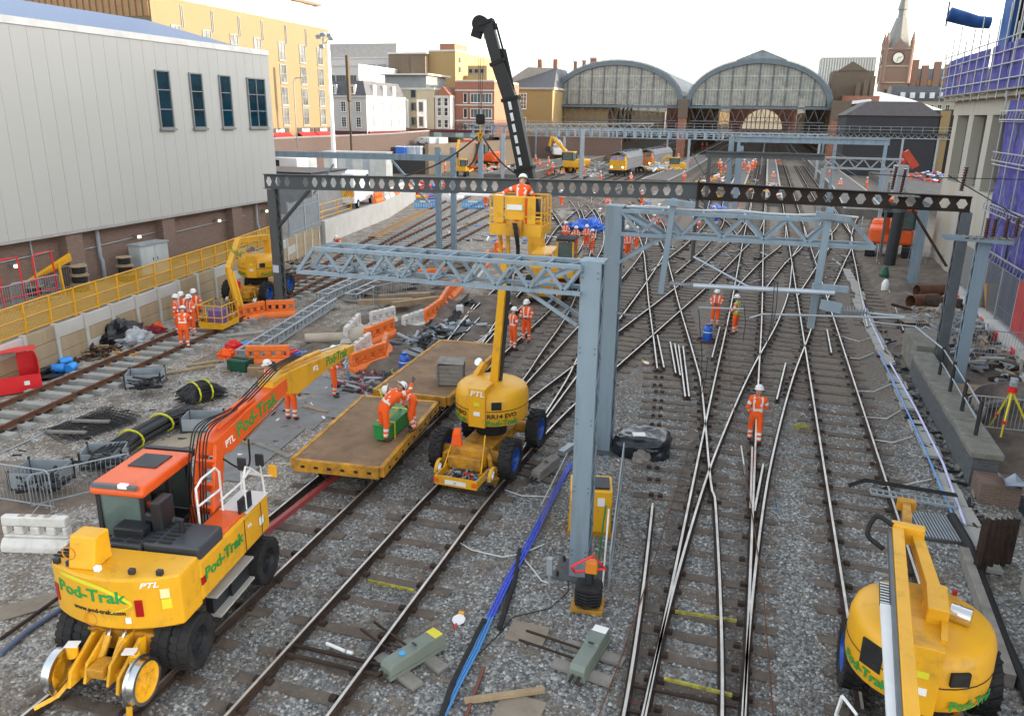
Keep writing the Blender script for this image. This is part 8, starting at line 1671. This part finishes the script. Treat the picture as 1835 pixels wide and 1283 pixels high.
# ------------------------------------------------------------------ around the centre masts
WRAPM = mat('black shrink wrap', (.018, .022, .03), .22, 0, .5, 4)
lp_('wrapped_pallet', 'pallet wrapped in shiny black polythene behind the masts', 'pallet', 1150, 806, (.78, .74, .58), WRAPM, 31, f=1.1, amp=.06, sq=.5, n=48); tag(MB().box(G(1145, 778, .72), (.35, .25, .02), rz=.3).obj('white_card', WHT), 'white card lying on the black wrapped pallet', 'card'); lp_('sandbag', 'grubby sandbag leaning on the wrapped pallet', 'sandbag', 1150, 828, (.26, .2, .3), WOODG, 33)
t = thing('yellow_generator', 'tall yellow generator box standing behind the nearer mast', 'generator', tuple(G(1056, 944)), R(12)); t.scale = (1.15, 1.1, 1.12); MB().bb(-.42, .42, -.38, .38, .08, 1.02).obj('body', YEL, t, bev=.03); MB().bb(-.36, -.0, -.3, .3, 1.021, 1.05).obj('top_grille', DGR, t); MB().bb(.05, .36, -.3, .2, 1.021, 1.07).obj('top_hatch', DGR, t); MB().box((.2, -.386, .78), (.14, .01, .18)).obj('label', WHT, t); MB().box((-.34, -.386, .86), (.1, .01, .1)).obj('label', WHT, t); MB().bb(-.44, .44, -.4, .4, 0, .08).obj('skid', YEL2, t)
t = thing('hydraulic_jack', 'black hydraulic jack with red handles and yellow foot at the mast base', 'jack', tuple(G(1053, 1088)), R(5)); t.scale = (1.3,)*3; MB().bb(-.24, .24, -.18, .22, 0, .07).obj('foot', YEL2, t, bev=.01); MB().bb(-.2, .2, -.12, .2, .07, .40).obj('body', BLK, t, bev=.05); b = MB()
for i in range(5): b.tube([(-.18, -.14, .12+.05*i), (0, -.2, .11+.05*i), (.18, -.14, .12+.05*i)], .012, 6)
b.obj('hose', BLK, t, smooth=True); MB().cyl((0, .05, .4), (0, .05, .6), .07, n=10).obj('ram', DGR, t); b = MB(); b.tube([(-.22, 0, .58), (-.26, -.1, .72), (.05, -.05, .92), (.24, 0, .70), (-.22, 0, .58)], .022, 5); b.obj('handle', RED, t); MB().bb(-.06, .12, -.05, .08, .6, .8).obj('valve', mat('orange valve', (.7, .22, .02), .5), t, bev=.02)
for k, (a, c, m, l) in enumerate((((1068, 1035), (1086, 905), GRN, 'bright green pole leaning beside the nearer mast'), ((1080, 1050), (1091, 912), WHT, 'white pole beside the green one'))):
    p = G(*a, 0); tag(MB().cyl(p, OY(*c, p.y+.35), .02, n=7).obj('pole', m), l, 'pole')
t = thing('netted_fence', 'narrow green netted fence panel right of the nearer mast', 'fence'); p, q = G(1090, 1060), G(1115, 850); MB().quad(p, q, q+Vector((0, 0, .9)), p+Vector((0, 0, .9))).obj('mesh_panel', meshmat('green dark mesh', (.08, .14, .12), .05, .016), t)
for z in (.0, .9): MB().cyl(p+Vector((0, 0, z+.02)), q+Vector((0, 0, z+.02)), .018, n=6).obj('rail', GALV, t)
for f in (0, .33, .66, 1): r_ = p.lerp(q, f); MB().cyl(r_, r_+Vector((0, 0, .92)), .02, n=6).obj('post', GALV, t)
t = thing('netted_fence', 'narrow mesh fence panel left of the nearer mast along the blue cable', 'fence'); p, q = G(968, 955), G(1015, 855); MB().quad(p, q, q+Vector((0, 0, .7)), p+Vector((0, 0, .7))).obj('mesh_panel', WM, t); MB().cyl(p+Vector((0, 0, .7)), q+Vector((0, 0, .7)), .018, n=6).obj('rail', GALV, t)
BC = mat('strong blue cable', (.02, .07, .62), .4); BL2 = mat('mid blue cable', (.05, .22, .52), .4)
for k in range(3):
    dx = 5*k-5; pline('blue_cable', ('left', 'middle', 'right')[k]+' one of three strong blue cables running down from the mast', 'cable', [(1022+dx*.6, 830), (985+dx*.8, 900), (950+dx, 970), (910+dx, 1040), (878+dx, 1106)], .022, BC, .10); COL.objects[-1]['group'] = 'strong blue cables'
    pline('light_blue_cable', ('left', 'middle', 'right')[k]+' one of three mid blue cables below the strong blue ones', 'cable', [(878+dx, 1106), (852+dx, 1165), (820+dx, 1225), (792+dx, 1283)], .022, BL2, .10); COL.objects[-1]['group'] = 'mid blue cables'
pline('black_hose', 'thick black hose left of the light blue cables near the bottom edge', 'hose', [(868, 1112), (842, 1165), (812, 1225), (790, 1290)], .065, BLK, .08); pline('black_hose', 'thick black hose beside the strong blue cables', 'hose', [(932, 985), (922, 1040), (895, 1125)], .055, BLK, .08)
pline('white_cable', 'pale cable looping from the left track to the marker post', 'cable', [(825, 973), (845, 985), (900, 998), (935, 992), (975, 975)], .016, MC['pale cable'], .05); pline('white_cable', 'pale cable kinked left of the marker post', 'cable', [(938, 1000), (955, 1020), (970, 1040), (985, 1045)], .016, MC['pale cable'], .05); pline('white_cable', 'pale cable from the track to the blue cable below the point machine', 'cable', [(905, 878), (935, 888), (985, 890)], .016, MC['pale cable'], .05)
pline('thin_cable', 'thin dark cable from the jack round to the plywood sheet', 'cable', [(1020, 1010), (1018, 1060), (985, 1090), (920, 1105), (890, 1140), (860, 1170)], .01, BLK, .04)
t = thing('marker_post', 'grey galvanised marker post left of the nearer mast', 'post'); p = G(984, 1055); MB().cyl(p, p+Vector((0, 0, .35)), .025, n=8).obj('stem', GALV, t); MB().bb(p.x-.06, p.x+.06, p.y-.05, p.y+.05, .35, .72).obj('head', GALV, t, bev=.01)
t = thing('cable_tray_end', 'grey steel tray end lying right of the middle cherry picker', 'tray'); MB().bar(G(1005, 812, .15), G(1025, 798, .15), .18, .14).obj('tray', GALV, t)
def disc(label, px, py, rz):
    q = G(px, py, .06); t = thing('warning_disc', label, 'sign', tuple(q), rz); b = MB(); b.prism(circ(.13, 8, a0=.39), 0, .012); o = b.obj('face', WHT, t); o.rotation_euler = (.25, 0, 0); MB().cyl((.0, -.13, .0), (.02, -.28, .0), .02, n=6).obj('handle', RED, t); MB().box((.0, .15, .03), (.10, .07, .08)).obj('lamp', mat('amber plastic', (.75, .35, .02), .4), t)
disc('white octagonal disc with red handle on the ballast', 822, 1110, 0); disc('white disc and rods lying in the cess behind the masts', 1158, 650, 1.2)
lp_('yellow_bag', 'muddy yellow green bag lying between the right hand tracks', 'bag', 1436, 768, (.28, .16, .16), mat('muddy yellow', (.25, .24, .06), .8), 41)
t = thing('insulated_pole', 'long thin white and black pole standing by the lone worker', 'pole'); MB().tube([G(1336, 850, .05), OY(1328, 798, G(1336, 850).y+.6)], .018, 6).obj('pole', WHT, t)
heap('ballast_litter', 'small litter and clips scattered over the middle tracks', 'litter', G(1250, 760, .03), 6, 8, .02, 90, [WHT, LBL, MGR, WOODG, WHT], 51, .03, .09); heap('ballast_litter', 'small litter scattered over the nearest ballast', 'litter', G(900, 1050, .03), 7, 3.5, .02, 60, [WHT, WOODG, MGR, RED], 52, .02, .06); rough('mud_ground', -22.5, -14.2, 8.2, 15.2, .03, .10, mat('pale trodden mud', (.21, .165, .125), .95, 0, .28, 1.5, (.12, .09, .065), .42, 2.5, bmp=.8, bs_=9), seed=12); rough('mud_ground', -20.4, -17.2, 23.2, 31, .03, .14, MC['pale trodden mud'], seed=15)
heap('ballast_litter', 'litter and scrap scattered over the left gravel', 'litter', G(350, 750, .03), 6, 6, .03, 160, [WHT, WOODG, MGR, WOOD, BLK, RUST], 53, .04, .18)
heap('track_debris', 'stones clips and scrap strewn in the crossing area', 'debris', G(1290, 450, .03), 9, 12, .1, 420, [WOODG, MGR, CONC, RUST, GALV], 54, .08, .45); heap('track_debris', 'scrap and cable strewn along the far left throat', 'debris', G(1000, 380, .03), 9, 22, .12, 420, [WOODG, MGR, CONC, RUST, BLU, WHT], 55, .1, .6)
heap('site_debris', 'broken timber and rubble behind the low stone wall', 'debris', G(1740, 590, .3), 2.2, 8, .3, 500, [WOODG, CONC, RUST, WOOD, GALV], 56, .1, .6)
heap('cess_debris', 'scrap clips and cable ends in the cess by the trough lids', 'debris', (5.75, 30, .05), .5, 13, .12, 260, [BLK, MGR, WOODG, DGR], 57, .06, .3)
# ------------------------------------------------------------------ left yard against the warehouse
t = thing('relay_cabinet', 'pale grey double door electrical cabinet against the brick wall', 'cabinet', (-28.2, 31.2, 1.5), R(87)); MB().bb(-.9, .9, -.35, .35, .05, 1.5).obj('body', mat('cabinet grey', (.42, .45, .46), .5), t, bev=.02)
for x in (-.45, .45): MB().bb(x-.42, x+.42, -.372, -.352, .12, 1.42).obj('door', MC['cabinet grey'], t); MB().box((x*.3, -.385, .8), (.03, .02, .14)).obj('handle', DGR, t)
MB().bb(-.95, .95, -.42, .4, 1.5, 1.56).obj('roof', GALV, t)
def reel(label, x, y, z, r=.42, h=.35, up=True):
    t = thing('cable_drum', label, 'cable drum', (x, y, z))
    for k in (0, h): MB().lathe([(0, k), (r, k), (r, k+.04), (0, k+.04)], n=18).obj('flange', WOOD, t)
    MB().lathe([(r*.75, .041), (r*.78, h*.5), (r*.75, h-.001)], n=18).obj('cable_coil', BLK, t)
for k, (x, y) in enumerate(((-28.1, 26.8), (-27.95, 29.3))):
    for j in range(3): reel(['lowest', 'middle', 'topmost'][j]+' cable drum in the '+['left', 'right'][k]+' stack against the brick wall', x, y, 1.5+.4*j, .45-.05*j, .34)
for i, (px, py) in enumerate(((58, 530), (88, 520), (112, 512), (126, 500))): q = G(px, py, 1.5); reel('cable drum behind the crowd barriers, '+['nearest the red cage', 'second from the red cage', 'third from the red cage', 'farthest from the red cage'][i], q.x, q.y, 1.5, .5, .4)
for i, (px, py, rz, l) in enumerate(((70, 545, .6, 'crowd barrier standing in the raised yard, nearer'), (120, 520, .5, 'crowd barrier standing in the raised yard, farther'), (20, 560, .7, 'crowd barrier beside the red frame in the raised yard'))): copy_tree(PBAR, tuple(G(px, py, 1.5)), rz+.9, l)
t = thing('yellow_beams', 'bundle of long yellow beams leaning on the brick wall', 'beams')
for k in range(4): MB().bar(G(2+k*3, 535-k*2, 1.6), OX(125+k, 455+k*3, -28.55), .09, .12).obj('beam', YEL, t)
MB().bar((-28.2, 26.0, 1.5), (-28.3, 26.0, 2.9), .08).obj('beam', YEL, t)
t = thing('red_guardrail', 'red tubular frame in the raised yard at the left edge', 'frame'); q = G(10, 560, 1.5); b = MB()
for dy in (0, 1.0): b.tube([q+Vector((0, dy*1.6, 0)), q+Vector((0, dy*1.6, 1.9)), q+Vector((0, dy*1.6+.2, 2.05)), q+Vector((0, dy*1.6+.9, 2.05)), q+Vector((0, dy*1.6+1.0, 0))], .035, 6)
for z in (.5, 1.0): b.tube([q+Vector((0, 0, z)), q+Vector((0, 2.5, z))], .03, 6)
b.obj('tube', RED, t); 
for i in range(3): 
    y = 36.6+i*.5; tag(MB().cyl((-27.6, y, 1.62+.0*i), (-28.1, y+1.8, 1.62), .09, n=10).obj('cream_duct', mat('cream duct', (.6, .56, .45), .6)), ['cream duct length behind the mesh fence, nearest', 'cream duct length behind the mesh fence, middle', 'cream duct length behind the mesh fence, farthest'][i], 'duct')
# vehicles in the far yard
def van(label, x, y, z, rz, L=5.2, H=2.4, m=WHT, chev=False, cabf=True):
    t = thing('parked_van', label, 'van', (x, y, z), R(rz)); W = 1.0
    b = MB(); b.prism([(-L/2, .45), (L/2, .45), (L/2, 1.15), (L/2-.9, 1.35), (L/2-1.5, H), (-L/2, H)] if cabf else [(-L/2, .9), (L/2, .9), (L/2, H), (-L/2, H)], -W, W, 'X'); b.obj('body', m, t, bev=.08)
    if cabf: MB().add([(-W*.85, L/2-.93, 1.40), (W*.85, L/2-.93, 1.40), (W*.8, L/2-1.45, H-.12), (-W*.8, L/2-1.45, H-.12)], [(0, 1, 2, 3)]).obj('windscreen', GLS, t, loc=(0, .04, .03)); MB().bb(W+.002, W+.01, L/2-2.4, L/2-1.5, 1.3, H-.3).bb(-W-.01, -W-.002, L/2-2.4, L/2-1.5, 1.3, H-.3).obj('side_window', GLS, t)
    for yy in (-L/2+.9, L/2-.9):
        for s in (-1, 1): w_ = link('wheel', None, t, (s*W*.95, yy, .36)); MB().lathe([(0, -.1), (.36, -.1), (.36, .1), (0, .1)], n=16, ax='X').obj('tyre', BLK, w_); MB().lathe([(0, -.11), (.2, -.11), (.2, .11), (0, .11)], n=12, ax='X').obj('rim', GALV, w_)
    if chev:
        b = MB()
        for i in range(6):
            for s in (-1, 1): b.add([(s*(.02+.16*i), -L/2-.012, 1.0), (s*(.10+.16*i), -L/2-.012, 1.0), (s*min(W, .10+.16*i+.35), -L/2-.012, 1.6), (s*min(W, .02+.16*i+.35), -L/2-.012, 1.6)], [(0, 1, 2, 3)])
        b.obj('chevron', ORG, t)
        MB().bb(-.9, .9, -L/2-.01, -L/2-.002, 1.0, 1.6).obj('chevron_panel', mat('yellow reflective', (.75, .55, .05), .4), t)
def vat(label, px, py, z, rz, **k): q = G(px, py, z); van(label, q.x, q.y, z, rz, **k)
vat('white van parked left behind the floodlight mast base', 535, 312, 1.5, 70); vat('white van parked at the edge of the warehouse', 515, 318, 1.5, 80); vat('white lorry with raised cab behind the floodlight mast', 568, 300, 1.5, 165, L=6, H=3.0); vat('white truck with orange and yellow chevrons behind the yellow rail', 634, 368, 1.5, 12, L=6, H=2.9, chev=True)
vat('silver car on the ramp by the traffic lights, left', 765, 262, 3.8, 60, L=4.2, H=1.5); vat('silver car on the ramp by the traffic lights, right', 782, 262, 3.8, 60, L=4.2, H=1.5)
t = thing('site_cabin', 'large pale grey container cabin in the yard', 'cabin', tuple(G(650, 318, 1.5)), R(8)); MB().bb(-4.5, 3.5, -1.3, 1.3, 0, 3.0).obj('body', mat('pale cabin', (.55, .56, .54), .5), t, bev=.03); MB().bb(-4.6, 3.6, -1.4, 1.4, 3.0, 3.12).obj('roof', CONCW, t)
for x in (-3, -1.2, 1.0): MB().bb(x-.45, x+.45, -1.33, -1.302, .3, 2.5).obj('door_panel', mat('cabin door', (.38, .42, .45), .5), t)
for i, px in enumerate((719, 738, 748)): q = G(px, 285, 4.0); t = thing('portable_toilet', ['blue portable toilet by the brown wall', 'pale portable toilet right of the blue one', 'rightmost pale portable toilet'][i], 'toilet', tuple(q)); t.scale = (.6,)*3; MB().bb(-.9, .9, -.6, .6, 0, 2.3).obj('body', BLU if i == 0 else mat('pale blue grey', (.4, .45, .5), .5), t, bev=.06); MB().bb(-.95, .95, -.65, .65, 2.3, 2.45).obj('roof', WHT, t)
# blue plastic barriers
for i, (px, py, l) in enumerate(((762, 376, 'blue plastic barrier left of the two light posts'), (847, 376, 'blue plastic barrier right of the two light posts'))):
    t = thing('blue_barrier', l, 'barrier', tuple(G(px, py)), R(10)); MB().bb(-1.1, 1.1, -.03, .03, .72, .9).bb(-1.1, 1.1, -.03, .03, .1, .25).obj('frame', LBL, t); MB().bb(-.5, .5, -.036, -.031, .74, .88).obj('label', WHT, t)
    for j in range(9): MB().bb(-1.1+.26*j, -.98+.26*j, -.028, .028, .25, .72).obj('slat', LBL, t)
# rubble, white bags and site clutter between the left platforms
heap('rubble_heap', 'heap of pale rubble left of the yellow locomotive', 'rubble', G(1073, 312), 3.0, 7, 2.4, 900, [CONC, CONCW, BARW, CONC], 61, .25, .9); heap('site_clutter', 'bags boards and drums on the platform right of the locomotives', 'clutter', G(1195, 300, .9), 3.2, 10, .8, 240, [WHT, LBL, WHT, YEL, CONCW], 62, .3, 1.2)
heap('site_clutter', 'mixed plant and materials around the distant orange excavator', 'clutter', G(930, 306), 16, 10, 1.2, 420, [WHT, ORG, CONCW, MGR, YEL, HIV, BLK, WOODG], 63, .3, 1.6); heap('site_clutter', 'stacked materials under the grey portal on the left', 'clutter', (-42, 88, .1), 8, 10, 1.2, 260, [WHT, MGR, BLU, WOODG, RED, YEL], 64, .25, 1.3)
heap('site_clutter', 'bags and boards along the middle platform ends', 'clutter', (1.4, 103, .95), .7, 9, .5, 90, [WHT, LBL, HIV, MGR, YEL], 66, .2, .7); heap('site_clutter', 'bags and materials between the far roads', 'clutter', (-5, 120, .1), 5, 22, .5, 200, [WHT, ORG, MGR, YEL, WOODG], 67, .2, .9); heap('site_clutter', 'equipment boxes and reels behind the rusted beam end', 'clutter', G(1680, 320, .9), 5, 10, 1.0, 260, [LBL, RED, BLK, MGR, WHT, ORG], 65, .2, 1.0)
t = thing('white_tank_car', 'round white tank lying among the plant on the left', 'tank', tuple(G(812, 352, .6)), R(80)); MB().lathe([(0, -1.6), (.55, -1.5), (.65, -1.2), (.65, 1.2), (.55, 1.5), (0, 1.6)], n=16, ax='X').obj('body', WHT, t, smooth=True)
t = thing('white_lorry', 'white lorry with domed load beside the yellow lettered excavator', 'lorry', tuple(G(1000, 285)), R(20)); MB().bb(-1.3, 1.3, -3, 3, 1.0, 2.2).obj('bed', WHT, t, bev=.1); lump('load', '', '', (0, 0, 2.1), (1.3, 2.8, 1.6), WHT, 3).parent = t
for k in ('label', 'category'):
    if k in COL.objects[-1]: del COL.objects[-1][k]
lp_('blue_sheeting', 'crumpled blue sheeting behind the four workers', 'sheeting', 1050, 412, (1.4, 1.2, .8), BLU, 71, amp=.5); lp_('blue_sheeting', 'blue and white sheeting by the rusty column', 'sheeting', 1285, 385, (1.2, 2.0, .8), mat('pale blue sheet', (.12, .18, .5), .6), 72, amp=.5); lp_('blue_sheeting', 'small blue sheet beyond the curved tracks', 'sheeting', 995, 352, (1.0, 1.6, .5), BLU, 73)
# a second row of wires over the throat
wl = thing('overhead_wires', 'thin overhead wires running from the far gantries along the tracks', 'wires'); b = MB()
for x in (-12, -6, -.2, 3.1, 7): 
    for z in (5.0, 6.0): b.tube([(x, 66, z), (x, 100, z-.1*(z > 5.5)), (x, 150, z)], .02, 4)
b.obj('strand', DGR, wl, kind='stuff')
